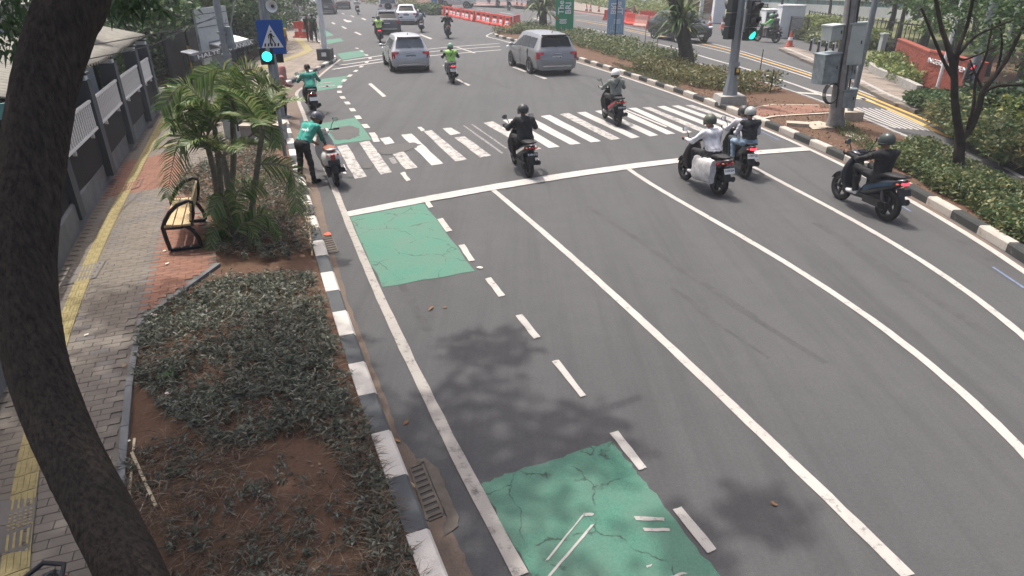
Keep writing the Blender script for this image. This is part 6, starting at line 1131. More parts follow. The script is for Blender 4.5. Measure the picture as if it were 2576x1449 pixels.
    def screen(i, j, nm, gm, lo=.10, hi=.90):
        a, b = st[i], st[j]; R_ = []
        for f in (lo, .5*(lo+hi), hi):
            q = tuple(x+(y-x)*f for x, y in zip(a, b)); w2 = q[5]; R_.append([Vector((x*w2,q[0],z)) for x, z in ((-.90,q[4]+.46*(q[6]-q[4])),(-.5,q[6]),(0,q[6]+.008),(.5,q[6]),(.90,q[4]+.46*(q[6]-q[4])))])
        n_ = (R_[-1][2]-R_[0][2]).cross(Vector((1,0,0))).normalized(); n_ = n_ if n_.z > 0 else -n_; A = [p+n_*.014 for r_ in R_ for p in r_]; fs = [(k*5+c,k*5+c+1,(k+1)*5+c+1,(k+1)*5+c) for k in range(2) for c in range(4)]; mb = MB(); mb.add(A, fs); mb.add([p-n_*.03 for p in A], [f[::-1] for f in fs]); return mb.build(nm, gm, t, 0.9)
    rgw = screen(*S_['rg'], 'rear_window', glassm); screen(*S_['fg'], 'windscreen', glassm)
    a, b = st[S_['rg'][0]], st[S_['rg'][1]]; MB().tube([(.02,a[0]-.02,a[6]+.05),(-.28,(a[0]+b[0])/2-.06,a[6]+.10)],.012,5).build('wiper','black_plastic',rgw)
    y0 = st[0][0]; zb2 = st[2][3]; wB = st[2][1]
    for s in (-1,1):
        if kind in ('mpv','innova'):
            lo = MB().loft([[Vector((s*(wB-.30),y0+.105,zb2+.03)),Vector((s*(wB-.005),y0+.20,zb2+.03)),Vector((s*(wB+.008),y0+.19,zb2-.24)),Vector((s*(wB-.13),y0+.03,zb2-.26)),Vector((s*(wB-.13),y0+.06,zb2-.08)),Vector((s*(wB-.30),y0+.075,zb2-.05))],[Vector((s*(wB-.30),y0+.055,zb2+.03)),Vector((s*(wB-.005),y0+.08,zb2+.03)),Vector((s*(wB+.008),y0+.06,zb2-.24)),Vector((s*(wB-.13),y0-.005,zb2-.26)),Vector((s*(wB-.13),y0+.015,zb2-.08)),Vector((s*(wB-.30),y0+.03,zb2-.05))]])
        else: lo = MB().box((s*(wB-.14),y0+.06,zb2-.09),(.30,.14,.14 if kind != 'jeep' else .22))
        lo.build('tail_lamp', 'tail_lit' if lit else tailm, t)
        yf = st[-3][0]; MB().ball((s*(st[-3][1]-.12),yf+.10,st[-3][3]-.07),(.17,.14,.075),None,14,8).build('headlamp','headlamp',t,0.9)
    pm, pc, tx = plate; pz = zb2-.20 if kind in ('mpv','innova') else zb2-.22; po = MB().box((0,0,0),(.42,.012,.14)).build('number_plate',pm,t,loc=(0,y0+.028,pz)); MB().box((0,0,0),(.52,.012,.20)).build('plate_recess',bm_ if kind != 'suv' else 'black_plastic',t,loc=(0,y0+.040,pz))
    if tx: lettering(tx,.095,pc,po,frame_M(Vector((0,-.008,0)),(1,0,0),(0,0,1)),.001,.002,fit=.36)
    MB().box((0,y0+.012,st[0][3]+.035),(st[1][1]*1.7,.02,.012)).build('tailgate_gap_shadow','sign_black',t)  # black strip paints the shadow gap between bumper and tailgate
    MB().box((0,y0+.045,pz+.17),(.30,.03,.03)).build('badge_bar','chrome',t)
    MB().loft([ov(0,0,0,st[1][1]*.93,.05,12,6),]) if False else None
    MB().box((0,y0+.01,st[0][2]+.02),(st[1][1]*1.5,.05,.06)).build('bumper_strip', strip if strip == 'chrome' else 'black_plastic', t); MB().box((0,y0+.10,st[0][2]-.09),(st[1][1]*1.62,.16,.12)).build('lower_bumper','black_plastic' if kind != 'innova' else bm_,t)
    fy = st[-1][0]; MB().box((0,fy-.03,st[-1][3]-.03),(.85,.06,.16)).build('grille','black_plastic',t); MB().box((0,fy+.012,st[-1][3]+.035),(.80,.02,.03)).build('grille_bar','chrome',t); MB().box((0,fy+.012,st[-1][2]+.03),(.42,.012,.13)).build('number_plate',pm,t)
    if kind in ('mpv','suv','innova'):
        b = st[S_['rg'][1]]; MB().box((0,b[0]-.03,b[6]+.01),(b[5]*1.75,.20,.035)).build('spoiler',bm_ if kind != 'innova' else 'sign_black',t); MB().tube([(0,b[0]+.35,b[6]+.06),(0,b[0]+.27,b[6]+.16)],.014,6).build('antenna','black_plastic',t)
    if kind == 'pickup': MB().box((0,-1.8,1.165),(1.5,1.45,.03)).build('bed_cover','black_plastic',t); MB().tube([(-.6,-1.05,1.15),(-.6,-1.1,1.62),(.6,-1.1,1.62),(.6,-1.05,1.15)],.035,8).build('roll_bar','black_plastic',t,0.8)
    if kind == 'jeep':
        MB().lathe([(.05,-.1),(.34,-.1),(.36,0),(.34,.1),(.05,.1)],(0,y0-.11,1.05),'y',20).build('spare_wheel','rubber',t); MB().box((0,-.7,2.0),(1.2,1.6,.04)).build('roof_rack','galv',t)
    return t
def put_car(label, kind, rl, rr, heading=None, head_px=None, scale=1.0, colr=(.2,.2,.2), **kw):
    """rl, rr: picture points under the rear wheels (left, right)"""
    a, b = P(*rl), P(*rr); m = (a+b)/2
    if heading is None: d = P(*head_px)-a; rz = math.atan2(d.y,d.x)-math.pi/2
    else: rz = heading
    f = Vector((-math.sin(rz),math.cos(rz),0)); loc = m-f*CARS[kind]['wy'][0]*scale; loc.z = 0; return car(label, kind, loc, rz, colr, scale, **kw)
# ------------------------------------------------------------------ traffic on the near road
BLK = (.018,.018,.02)
b = scooter('white and black scooter of the rider crossing the middle of the zebra', (1330,446), (1280,398), body=(.03,.03,.032), accent=(.62,.60,.55), plate=('plate_black','sign_white','B 3484 KTB'), scale=.98)
rider('rider in black hooded jacket and vented helmet on the white scooter, seen from behind', b, (.018,.019,.021), (.02,.02,.022), mat('helmet_olive',(.05,.052,.05),.4) and 'helmet_olive', .014, bulk=1.12, gloves=(.02,.02,.02), hood=True)
b = scooter('black and red scooter with a thin back wheel on the far zebra stripes', (1553,318), (1500,284), body=(.02,.02,.022), accent=(.50,.03,.05), plate=('plate_black','sign_white','B 4120 SKN'), scale=1.02)
rider('rider in grey-green hooded top and white helmet with a cross-body strap', b, (.17,.19,.17), (.04,.042,.045), mat('helmet_white',(.75,.74,.72),.35) and 'helmet_white', .015, strap=True, lean=-.02, hood=True, hm='full', shoes=(.3,.3,.3))
b = scooter('red and black scooter with a white sack on its side, waiting at the stop line', (1804,491), (1710,446), body=(.03,.022,.024), accent=(.50,.03,.04), plate=('plate_white','sign_black','B 6193 ZLW'), scale=.99, rimm='engine')
rider('rider in white long-sleeved shirt and olive helmet on the red scooter', b, (.62,.62,.64), (.03,.03,.033), mat('helmet_green',(.075,.085,.062),.45) and 'helmet_green', .014, lean=.05, shoes=(.45,.45,.45))
sk = thing('sack', 'white printed sack strapped to the side of the red scooter', 'bag', b.location, b.rotation_euler.z); sk.scale = b.scale
mb = MB(); mb.loft([ov(-.235,y,.52+.02*math.sin(y*9),.085+.03*math.sin((y+.62)/.62*math.pi),.25,18,3.2) for y in [-.66+.07*k for k in range(10)]]); 
for i_, v_ in enumerate(mb.v): mb.v[i_] = (v_[0]+.012*math.sin(v_[1]*50+v_[2]*31), v_[1], v_[2]+.01*math.sin(v_[1]*37))
mb.build('sack_body', mat('sack_white',(.50,.49,.48),.7,var=.35,scale=7,bump=.6,bscale=14), sk, 1.2); MB().tube([(-.33,-.35,.78),(-.1,-.35,.86),(.1,-.35,.84)],.012,6).build('tie','black_plastic',sk)
b = scooter('black scooter with a lit red tail lamp carrying two riders', (1872,447), (1816,406), body=(.018,.019,.022), plate=('plate_white','sign_black','B 3907 TZE'), lit=True, scale=.95)
rider('front rider in pale grey long sleeves reaching for the handlebar, ahead of the passenger', b, (.48,.47,.50), (.05,.055,.06), 'helmet_olive', .016, lean=.08)
rider('passenger in black vest, white sleeves and silver helmet with blue jeans', b, (.55,.54,.57), (.27,.36,.45), mat('helmet_silver',(.36,.37,.35),.3,.3) and 'helmet_silver', .015, vest=(.022,.024,.028), sleeve=(.55,.54,.57), pillion=True, shoes=(.3,.28,.25))
b = scooter('large dark blue scooter on the right lane beside the median kerb', (2224,554), (2105,499), body=(.014,.018,.028), accent=(.02,.05,.09), plate=('plate_black','sign_white',None), scale=1.04, lit=True, rimm='engine')
rider('rider in black jacket and black trousers on the large dark scooter', b, (.016,.016,.018), (.018,.018,.02), mat('helmet_dark',(.045,.055,.05),.3) and 'helmet_dark', .014, lean=-.08, sit=-.10, shoes=(.55,.55,.55), reach=(.33,.35,1.05))
b = scooter('black scooter of the green-vested rider ahead of the zebra', (1140,211), (1117,184), body=BLK, plate=('plate_white','sign_black','B 4802 FRA'), lit=True, scale=1.0)
rider('rider in bright green vest with a black strap and green striped helmet', b, (.28,.55,.12), (.35,.33,.33), mat('helmet_gojek',(.03,.16,.08),.3,col2=(.3,.45,.35),scale=18) and 'helmet_gojek', .018, sleeve=(.02,.02,.02), strap=True, bulk=1.1)
b = scooter('grey scooter passing the open median gap', (1128,98), (1118,84), body=(.12,.12,.13), scale=1.12, plate=('plate_black','sign_white',None)); rider('rider in bulky black jacket near the red barriers', b, BLK, BLK, None, .022, bulk=1.2)
b = scooter('grey scooter beside the white hatchback', (1061,82), (1055,70), body=(.15,.15,.16), scale=1.12, plate=('plate_white','sign_black',None)); rider('rider in blue jacket with a grey backpack beside the white hatchback', b, (.05,.08,.16), BLK, None, .022, bag=(.3,.33,.33))
b = scooter('black scooter directly behind the dark grey crossover', (957,108), (947,88), body=BLK, lit=True, scale=1.08, plate=('plate_black','sign_white',None)); rider('rider in lime green vest right behind the dark grey crossover', b, (.40,.60,.16), BLK, 'helmet_dark', .022, sleeve=(.02,.02,.02), strap=True, bulk=1.05)
b = small_scooter('scooter far ahead near the traffic island', (901,37), (897,31), scale=1.1, plate='plate_white'); rider('distant rider in cream jacket and white helmet near the traffic island', b, (.45,.42,.38), BLK, 'helmet_white', .03, strap=True)
b = small_scooter('scooter far ahead left of the dark people carrier', (795,45), (791,38), scale=1.1, plate='plate_white'); rider('distant rider in dark jacket and white helmet left of the dark people carrier', b, BLK, BLK, 'helmet_white', .03)
b = small_scooter('scooter partly hidden between the white jeep and white hatchback', (975,36), (970,30), scale=1.1); rider('distant rider with white helmet between the white jeep and white hatchback', b, (.08,.08,.1), BLK, 'helmet_white', .03)
# opposite carriageway
for i, (rx, ry, fx, fy, sh_, lb) in enumerate([(1262,22,1250,19,BLK,'second scooter from the barriers on the opposite road'),(1291,30,1278,26,(.1,.1,.11),'nearest scooter on the opposite road behind the barriers'),(1193,9,1183,7,BLK,'farthest left scooter at the top edge of the opposite road'),(1238,10,1228,8,BLK,'scooter at the top edge above the middle barriers'),(1338,6,1328,4,BLK,'scooter at the top edge left of the dark parked car')]):
    b = small_scooter(lb, (fx,fy), (rx,ry), scale=1.15, group='scooters on the opposite road'); rider('rider on the '+lb, b, sh_, BLK, 'helmet_dark' if i % 2 else 'helmet_white', .035, group='riders on the opposite road')
b = scooter('scooter with two green-jacketed riders near the white gate pillar', (1950,108), (1925,106), body=BLK, scale=1.15); rider('driver in bright green jacket near the white gate pillar', b, (.12,.50,.12), (.2,.2,.2), 'helmet_gojek', .028); rider('passenger in dark clothes behind the bright green driver', b, (.06,.07,.07), BLK, 'helmet_dark', .028, pillion=True)
b = scooter('red motorcycle parked behind the light blue banner', (1573,40), (1596,41), body=(.4,.03,.03), scale=1.1)
# ------------------------------------------------------------------ cars
put_car('silver compact minivan in the middle lane with a black number plate', 'mpv', (990,181), (1069,174), head_px=(969,160), scale=1.09, colr=(.42,.43,.44), plate=('plate_black','sign_white','B 2477 WFU'), glassm='glass_pale')
put_car('large grey minivan by the median hedge with a white number plate', 'innova', (1333,186), (1427,180), head_px=(1285,166), scale=1.10, colr=(.27,.275,.28), plate=('plate_white','sign_black','F 2252 UM'), glassm='glass')
put_car('dark grey crossover in the queue ahead of the silver minivan', 'suv', (943,85), (1010,86), heading=.16, scale=1.10, colr=(.06,.066,.075), plate=('plate_white','sign_black',None), strip='chrome')
put_car('white hatchback beside the dark grey crossover', 'suv', (1000,60), (1048,62), heading=.14, scale=1.1, colr=(.72,.73,.75), metal=0, plate=('plate_black','sign_white',None))
put_car('white boxy jeep ahead of the white hatchback', 'jeep', (955,42), (1000,42), heading=.22, scale=1.15, colr=(.68,.69,.68), metal=0, glassm='glass_pale')
put_car('dark people carrier far up the road', 'innova', (808,35), (840,36), heading=.20, scale=1.1, colr=(.03,.032,.036), plate=('plate_white','sign_black',None), lit=False)
put_car('black saloon up the road right of the dark people carrier', 'sedan', (851,23), (878,23), heading=.24, scale=1.1, colr=(.03,.03,.033), strip='chrome'); put_car('dark car at the far top left of the street', 'suv', (750,11), (766,11), heading=.25, scale=1.1, colr=(.04,.04,.045))
f = P(1760,112); d_ = P(1760,112)-P(1655,92); rzp = math.atan2(d_.y,d_.x)-math.pi/2
rzp = math.radians(-163); car('black people carrier with chrome grille driving past the fern-clad tree', 'suv', P(1706,101), rzp, (.022,.026,.028), 1.22, ('plate_white','sign_black',None), .2)
car('dark car behind the banners on the opposite road', 'suv', P(1372,22), math.radians(-105), (.03,.035,.05), 1.1)
# ------------------------------------------------------------------ scooter and driver at the left kerb
b = scooter('cream retro scooter with brown seat and red tail lamp parked at the left kerb', (848,467), (812,405), body=(.55,.55,.53), seatm='seat_brown', style='retro', scale=1.0, plate=('plate_black','sign_white',None), rimm='alloy', tail='tail_red')
b.rotation_euler.y = -.06
mp_ = P(772,466); fz = b.rotation_euler.z
mn_ = stander('driver in green jacket and dark helmet bending over the cream scooter', (mp_+Vector((-.05,.22,0))), fz-.80, (.045,.30,.24), (.018,.018,.02), .014, .98, sleeve=(.03,.16,.12), helmet=mat('helmet_grey',(.075,.08,.095),.35) and 'helmet_grey', bend=.74, side=.10, arm=(-.06,.50,.80), arm_r=(.20,.55,.80), spread=.09, hip_z=.88, shoes=(.02,.02,.02), back_text=('grab',.11,'sign_white'))
b = scooter('black scooter parked beyond the cream one, with a yellow-white plate', (793,292), (768,252), body=(.025,.025,.027), accent=None, plate=('plate_white','sign_black',None), scale=1.0)
rider('driver in teal jacket sitting on the black scooter by the kerb', b, (.04,.26,.20), (.02,.02,.022), None, .018, lean=.10, turn=.5)
stander('woman in pink top and headscarf beside the black scooter', P(717,294), math.radians(-55), (.42,.20,.18), (.018,.018,.02), .018, .95, sleeve=(.42,.20,.18), scarf=(.40,.19,.17), bend=.12, arm=(-.1,.30,1.0), arm_r=(.12,.32,1.05), shoes=(.5,.5,.5))
# ------------------------------------------------------------------ pedestrians
stander('pedestrian in plain black shirt, left of the walking pair', P(779,104,PV), .15, (.02,.02,.024), (.02,.02,.022), .024, 1.04, stride=.35, shoes=(.25,.16,.1))
stander('pedestrian in black sports shirt with green print, right of the walking pair', P(792,106,PV), .12, (.018,.02,.02), (.018,.018,.02), .024, 1.06, stride=-.3, bulk=1.05, shoes=(.4,.4,.4), back_text=('YS',.2,'sign_green'))
stander('boy in yellow sleeveless shirt and brown shorts on the plaza', P(718,134,PV), .05, (.50,.34,.05), (.10,.055,.04), .024, .98, stride=.25, shorts=True, shoes=(.15,.08,.06))
# people waiting behind the fence
p = P(196,470,WT); stander('waiting person behind the nearest visible white railing', (p.x-1.0,p.y+.2,.2), -1.2, (.18,.16,.14), (.03,.03,.03), .022, 1.0, helmet='helmet_dark')
p = P(285,370,WT); stander('waiting person in dark clothes behind the second white railing', (p.x-1.0,p.y+.5,.2), -1.2, (.02,.02,.022), (.03,.03,.03), .022, 1.0, helmet='helmet_silver')
# scooter tail at the bottom edge of the pavement
b = scooter('black scooter on the pavement cut off by the lower left corner', (128,1520), heading=math.radians(176), body=(.02,.02,.022), accent=(.3,.02,.03), scale=.95); b.location = P(140,1412,PV+.82)-Vector((0.05,.86,PV+.82))+Vector((0,0,PV)); b.location.z = PV; b.rotation_euler.z = math.radians(176)
# ------------------------------------------------------------------ median: signal pole, utility pole, trees, banners
MZ = 0.13
b = P(1834,258,MZ); tp = thing('signal_pole', 'grey steel traffic signal pole on a concrete plinth', 'signal', b)
MB().box((0,0,.13),(.95,.95,.30),None,.92).build('plinth','concrete',tp); MB().tube([(0,0,.25),(0,0,.75),(0,0,.95)],[.27,.20,.165],8).build('skirt','pole_grey',tp); MB().tube([(0,0,.9),(0,0,2.2),(0,0,6)],[.165,.155,.12],8).build('shaft','pole_grey',tp); tp.rotation_euler.y = -.03; MB().box((.10,-.17,1.08),(.17,.10,.24)).build('push_button_box','signal_black',tp); MB().box((.10,-.225,1.12),(.09,.02,.12)).build('button_plate','yellow_paint',tp); MB().box((.08,-.17,1.32),(.16,.03,.16)).build('notice','galv',tp)
def signal_head(label, c, rz, lit):
    t = thing('traffic_light', label, 'traffic light', c, rz)
    for k in range(3):
        z = (1-k)*.42; h_ = MB().box((0,0,z),(.40,.22,.40)).build('housing','signal_black',t); on = lit == k
        MB().lathe([(.01,-.02),(.145,-.02),(.15,0)],(0,-.115,z),'y',18).build('lens',{2:'lamp_green',0:'lamp_red'}[k] if on else 'lens_dark',h_)
        vs = MB(); rr = []
        for i in range(11):
            a = math.radians(-25+230*i/10); rr.append([Vector((.165*math.cos(a),-.11,z+.165*math.sin(a))),Vector((.175*math.cos(a),-.11-.26*(.35+.65*max(0,math.sin(a))),z+.175*math.sin(a)-.03))])
        vs.loft(rr,False,False); vs.build('visor','signal_black',h_)
    MB().box((-.22,.05,0),(.12,.08,.7)).build('bracket','galv',t); return t
zg = ZAT(b,84)+.42; signal_head('three-lens signal head showing green on the right of the pole', Vector((b.x+.24,b.y-.30,zg)), math.radians(28), 2); signal_head('unlit signal head turned away on the left of the pole', Vector((b.x-.32,b.y-.02,zg+.02)), math.radians(-150), None)
b = P(2100,318,MZ); up_ = thing('utility_pole', 'weathered concrete utility pole with cabinets on the median', 'pole', b); MB().tube([(0,0,0),(0,0,.35),(0,0,6.5)],[.27,.21,.15],12).build('shaft','pole_concrete',up_,.8); up_.rotation_euler.y = -.085
for z in (.9,1.5,2.1,2.6,3.0): MB().tube([(0,0,z-.02),(0,0,z+.02)],.215-.012*z,12).build('band','galv',up_)
for k, dx in enumerate((-.12,.05,.16)): MB().tube([(dx,-.17,.6),(dx*1.2,-.18,1.6),(dx*.8,-.16,2.6),(dx,-.13,4.5)],.022,6).build('conduit','cable',up_)
def cabinet(label, dx, r0, r1, wpx, dpt, m, side=None, dy=-.02, door=True, rz=0.0):
    z1, z0 = ZAT(b,r0)-MZ, ZAT(b,r1)-MZ; s = 1600/ (Vector((b.x,b.y,z0-CAMH)).dot(FW)); x = dx/s; w_ = wpx/s; t = thing('cabinet', label, 'cabinet', b+Vector((x-.085*(z0+z1)/2,dy,z0)), rz); t.rotation_euler.y = -.085
    MB().box((0,0,(z1-z0)/2),(w_,dpt,z1-z0)).build('case',m,t); MB().box((0,0,z1-z0+.015),(w_+.06,dpt+.06,.035)).build('lid',m,t)
    if door: MB().box((0,-dpt/2-.008,(z1-z0)/2),(w_*.88,.014,(z1-z0)*.88)).build('door',m,t); MB().box((w_*.3,-dpt/2-.02,(z1-z0)*.55),(.03,.02,.09)).build('latch','signal_black',t)
    if side: MB().box((w_/2+.012,0,(z1-z0)/2),(.02,dpt*.94,(z1-z0)*.96)).build('side_panel',side,t)
cabinet('stained grey metal cabinet low on the left of the utility pole', -40,135,208,46,.45,'box_metal','box_brown',rz=.3); cabinet('tall pale grey-green cabinet on the right of the utility pole', 24,58,160,34,.36,'box_green_grey',rz=-.35,dy=-.1); cabinet('upper pale cabinet on the left of the utility pole', -38,64,100,34,.40,'box_green_grey','box_brown',rz=.3); cabinet('small metal cabinet near the foot of the utility pole', 22,225,268,30,.30,'box_metal',rz=-.3,dy=-.1); cabinet('small meter box below the tall cabinet', 20,163,197,20,.22,'box_metal',rz=-.3,dy=-.08)
mb = MB()
for k in range(4): c0 = Vector((-.30,-.2,1.02)); mb.tube([c0+Vector((.19*(1+.08*k)*math.cos(a),.03*k,.27*(1+.06*k)*math.sin(a))) for a in [2*math.pi*i/18 for i in range(19)]],.012,5)
mb.build('cable_coil','cable',up_,.9); b7 = P(2134,300,MZ); sp2 = pole('slim grey pole on a concrete block behind the utility pole', b7, 5.5, .09, .08, 'pole_grey', 'steel_pole'); MB().box((0,0,.12),(.6,.6,.30)).build('base_block','concrete_warm',sp2)
for i, (px, py) in enumerate(((1936,240),(1652,132),(1545,130),(1622,112),(1912,176),(1852,166))):
    q = P(px,py,.05); MB().tube([(0,0,0),(0,0,.95)],.022,6).build('marker_stake','black_iron',loc=q,label=['thin iron stake right of the signal pole by the far lane','thin iron stake at the hedge below the black people carrier','thin iron stake in the hedge near the light blue banner','thin iron stake beyond the hedge left of the black people carrier','short stake beside the far lane right of the signal pole','short stake on the far lane left of the signal pole'][i],cat='stake',group='thin iron stakes on the median')
# fern-clad tree
def fern_tree(label, base, path, r, fern_row, rad, nf, seed, hang=1.2):
    b = P(*base,MZ); t = thing('fern_tree', label, 'tree', b); pts = [Vector((0,0,-.03))]+[PY(x,y,b.y)-b for x, y in path]; pts = smooth_line(pts,5); MB().tube(pts,[r*(1.2-.25*min(1,k/6)) for k in range(len(pts))],14).build('trunk','bark',t,.9)
    g = random.Random(seed); z0 = PY(fern_row[0],fern_row[1],b.y)-b; mb = MB()
    for k in range(nf):
        az = g.uniform(0,6.28); el = g.uniform(-.2,1.2); L = rad*g.uniform(.7,1.3); p = z0+Vector((math.cos(az)*r*.9,math.sin(az)*r*.9,g.uniform(-.5,.5)*rad)); d_ = Vector((math.cos(az)*math.cos(el),math.sin(az)*math.cos(el),math.sin(el))); W = .05*rad*g.uniform(.8,1.4); R_ = []
        for i in range(8):
            f = i/7; sd = d_.cross(Vector((0,0,1))); sd = sd.normalized() if sd.length > .05 else Vector((1,0,0)); w2 = W*(math.sin(math.pi*min(1,.12+f*.88))+.06); R_.append([p-sd*w2,p+d_.cross(sd)*w2*.3,p+sd*w2]); d_ = (d_+Vector((0,0,-hang/7*(.5+f)))).normalized(); p = p+d_*L/7
        mb.loft(R_,False,False)
    mb.build('ferns','leaf_fern',t,kind='stuff'); return t
fern_tree('tree trunk wrapped in bird-nest ferns in the median hedge', (1729,174), [(1724,120),(1712,60),(1700,10),(1690,-40)], .33, (1712,48), 1.15, 150, 3); fern_tree('fern-draped trunk beside the green banner', (1368,82), [(1366,50),(1366,10),(1366,-30)], .32, (1366,14), 1.4, 110, 4, 1.8)
# banners
def banner(label, base, l, r_, bot, m, flip=False, dk=None):
    b = P(*base,MZ); t = thing('banner', label, 'banner', b); s = 1600/Vector((b.x,b.y,-CAMH+1)).dot(FW); w_ = (r_-l)/s; z0 = ZAT(b,bot)-MZ; x0 = PY((l+r_)/2,40,b.y).x-b.x; zt = 4.6
    MB().box((x0,0,(z0+zt)/2),(w_,.02,zt-z0)).build('cloth',m,t); MB().tube([(x0+.0,.05 if not flip else -.04,-.05),(x0,.05 if not flip else -.04,zt)],.035,8).build('post','black_iron',t); MB().box((x0,0,z0),(w_+.06,.05,.04)).build('bottom_bar','black_iron',t)
    k = -1 if flip else 1; zz = ZAT(b,22)-MZ; sz = .62*w_/1.4
    for xx, tx in ((-.20,'The'),(.20,'BRI')):
        o = lettering(tx, sz, 'sign_white', t, frame_M(Vector((x0+k*xx*w_,-.014-.03*flip,ZAT(b,36)-MZ)), (0,0,1), (-1*k,0,0)), .002, .012, align='LEFT')
        if flip: o.scale = (1,1,-1)
    for i in range(4): MB().box((x0-.08*w_*k,-.014,ZAT(b,49+3.2*i)-MZ),(w_*(.42-.06*(i%2)),.006,.05)).build('small_print','sign_white' if not flip else 'sign_pale',t)
    if not flip:
        MB().box((x0-.44*w_,-.016,ZAT(b,45)-MZ),(.14*w_,.006,.16)).build('red_tab','orange_plastic',t)
    rr = MB()
    for cx_, cz_, rd in ((-.18,82,.13),(.10,84,.11)): rr.tube([Vector((x0+cx_*w_+rd*math.cos(a),-.016,ZAT(b,cz_)-MZ+rd*math.sin(a))) for a in [2*math.pi*i/14 for i in range(15)]],.012,4)
    for i in range(7): x = -.42+.13*i; h_ = .25+.35*((i*37)%5)/5; rr.box((x0+x*w_,-.016,z0+.12+h_/2),(.02,.006,h_))
    rr.build('line_drawing','sign_white' if not flip else 'sign_pale',t,kind='stuff')
mat('sign_pale',(.55,.66,.72),.6); mat('banner_green',(.015,.27,.12),.7,var=.06); mat('banner_blue',(.22,.36,.50),.7,var=.06)
banner('tall green banner lettered The BRI behind the median hedge', (1420,100), 1398,1443,92,'banner_green'); banner('tall pale blue banner seen from behind on a black post', (1547,112), 1529,1571,86,'banner_blue',True)
# forked tree on the right
def forked():
    b = P(2408,448,MZ); t = thing('forked_tree', 'dark forked street tree rising from the near median hedge', 'tree', b); Y = b.y; pt = lambda x, y, dy=0: PY(x,y,Y+dy)-b
    br = [([(2408,452),(2412,390),(2416,350)],[.20,.155,.14]),([(2416,355),(2402,260),(2400,190),(2388,130),(2366,60),(2350,-30)],[.125,.105,.095,.08,.06,.05]),([(2416,352),(2445,315),(2462,270),(2474,228),(2505,188),(2535,145),(2565,85),(2600,20)],[.12,.10,.09,.08,.065,.06,.05,.035]),([(2400,190),(2412,120),(2432,66),(2445,10),(2450,-40)],[.075,.06,.05,.045,.04]),([(2474,230),(2510,216),(2545,214),(2600,210)],[.06,.05,.045,.03]),([(2400,200),(2372,150),(2342,80),(2318,20)],[.06,.045,.035,.03]),([(2430,335),(2448,268),(2455,200),(2480,140),(2496,60)],[.05,.045,.04,.03,.025]),([(2388,130),(2420,150),(2455,140),(2500,120)],[.035,.03,.025,.02]),([(2402,150),(2450,95),(2500,70),(2576,40)],[.04,.035,.03,.02]),([(2474,228),(2455,190),(2440,150)],[.04,.03,.02]),([(2505,190),(2520,120),(2515,50)],[.04,.03,.02])]
    for i, (pp, rr) in enumerate(br):
        q = smooth_line([pt(x,y,.12*((k*(i+1))%3-1)*(k>1)) for k, (x, y) in enumerate(pp)],5); MB().tube(q,list(.72*np.interp(np.linspace(0,len(rr)-1,len(q)),range(len(rr)),rr)),9).build('trunk' if i == 0 else 'branch','bark_dark',t,.9)
    g = np.random.default_rng(9); cc = [(2340,10,1.5,.7),(2400,-30,.5,.8),(2450,20,1.5,.75),(2500,60,1,.6),(2560,30,0,.75),(2575,110,.5,.5),(2530,110,2,.55),(2440,90,2.2,.5),(2600,160,1,.6),(2370,70,1.8,.45),(2620,60,0,.9),(2480,-20,0,.8),(2550,-30,1.5,.9),(2330,60,2.5,.4),(2470,120,2.5,.45),(2410,30,2.5,.55)]
    pp = np.concatenate([in_ball(int(300*s*s)+40,np.array(pt(x,y,dy)),(s*1.2,s*1.2,s*.6),g,.1) for x, y, dy, s in cc]); more = np.array([[2.2,-.8,5.0,1.4],[4.2,-1.8,5.2,1.5],[1.5,1,5.5,1.4],[3.5,.5,5.6,1.6],[5,0,5.4,1.4],[3.2,-3.2,5.4,.8],[1.2,-2.4,5.2,.6],[2.4,-4.0,5.3,.5]])
    pp = np.concatenate([pp]+[in_ball(900,m[:3],(m[3],m[3],m[3]*.5),g,.1) for m in more]); v, q = leaves(pp,.13,.05,.2,.1,10); big('crown',v,q,'leaf',t)
forked()
# ------------------------------------------------------------------ far side: brick wall, gates, booth, fences
def brick_face(t, a, b, ha, hb, th=.25):
    d_ = (b-a); L = d_.length; u = d_/L; n_ = Vector((u.y,-u.x,0)); n_ = n_ if n_.dot(a) < 0 else -n_; mb = MB(); m = MB(); zb = .15
    m.hull([a+Vector((0,0,zb-a.z)),b+Vector((0,0,zb-b.z)),b-n_*th+Vector((0,0,zb-b.z)),a-n_*th+Vector((0,0,zb-a.z))],[Vector((a.x,a.y,ha)),Vector((b.x,b.y,hb)),Vector((b.x,b.y,hb))-n_*th,Vector((a.x,a.y,ha))-n_*th]); m.build('wall_core','brick_mortar',t)
    r = 0; z = zb+.02
    while z < max(ha,hb)-.05:
        x = -.15*(r % 2)
        while x < L:
            x0, x1 = max(x+.006,.0), min(x+.294,L); xm = (x0+x1)/2; top = ha+(hb-ha)*xm/L
            if x1-x0 > .03 and z+.085 < top:
                jy = rnd.uniform(.004,.02); q = [a+u*x0,a+u*x1,a+u*x1+n_*jy,a+u*x0+n_*jy]; mb.prism([(p.x,p.y) for p in q],z+.006,z+.084)
            x += .30
        z += .09; r += 1
    mb.build('bricks','brick',t,kind='stuff'); c = [Vector((a.x,a.y,ha)),Vector((b.x,b.y,hb)),Vector((b.x,b.y,hb))-n_*(th+.06),Vector((a.x,a.y,ha))-n_*(th+.06)]; c = [p+n_*.03 for p in c]; MB().hull(c,[p+Vector((0,0,.07)) for p in c]).build('coping','brick',t); return u, n_
mat('brick_mortar',(.22,.09,.065),.9); bw = thing('brick_wall', 'angled red brick gate wall lettered GERBANG PEM behind the far pavement', 'wall'); A, B, C_ = P(2243,162,.12), P(2317,216,.12), P(2434,262,.12)
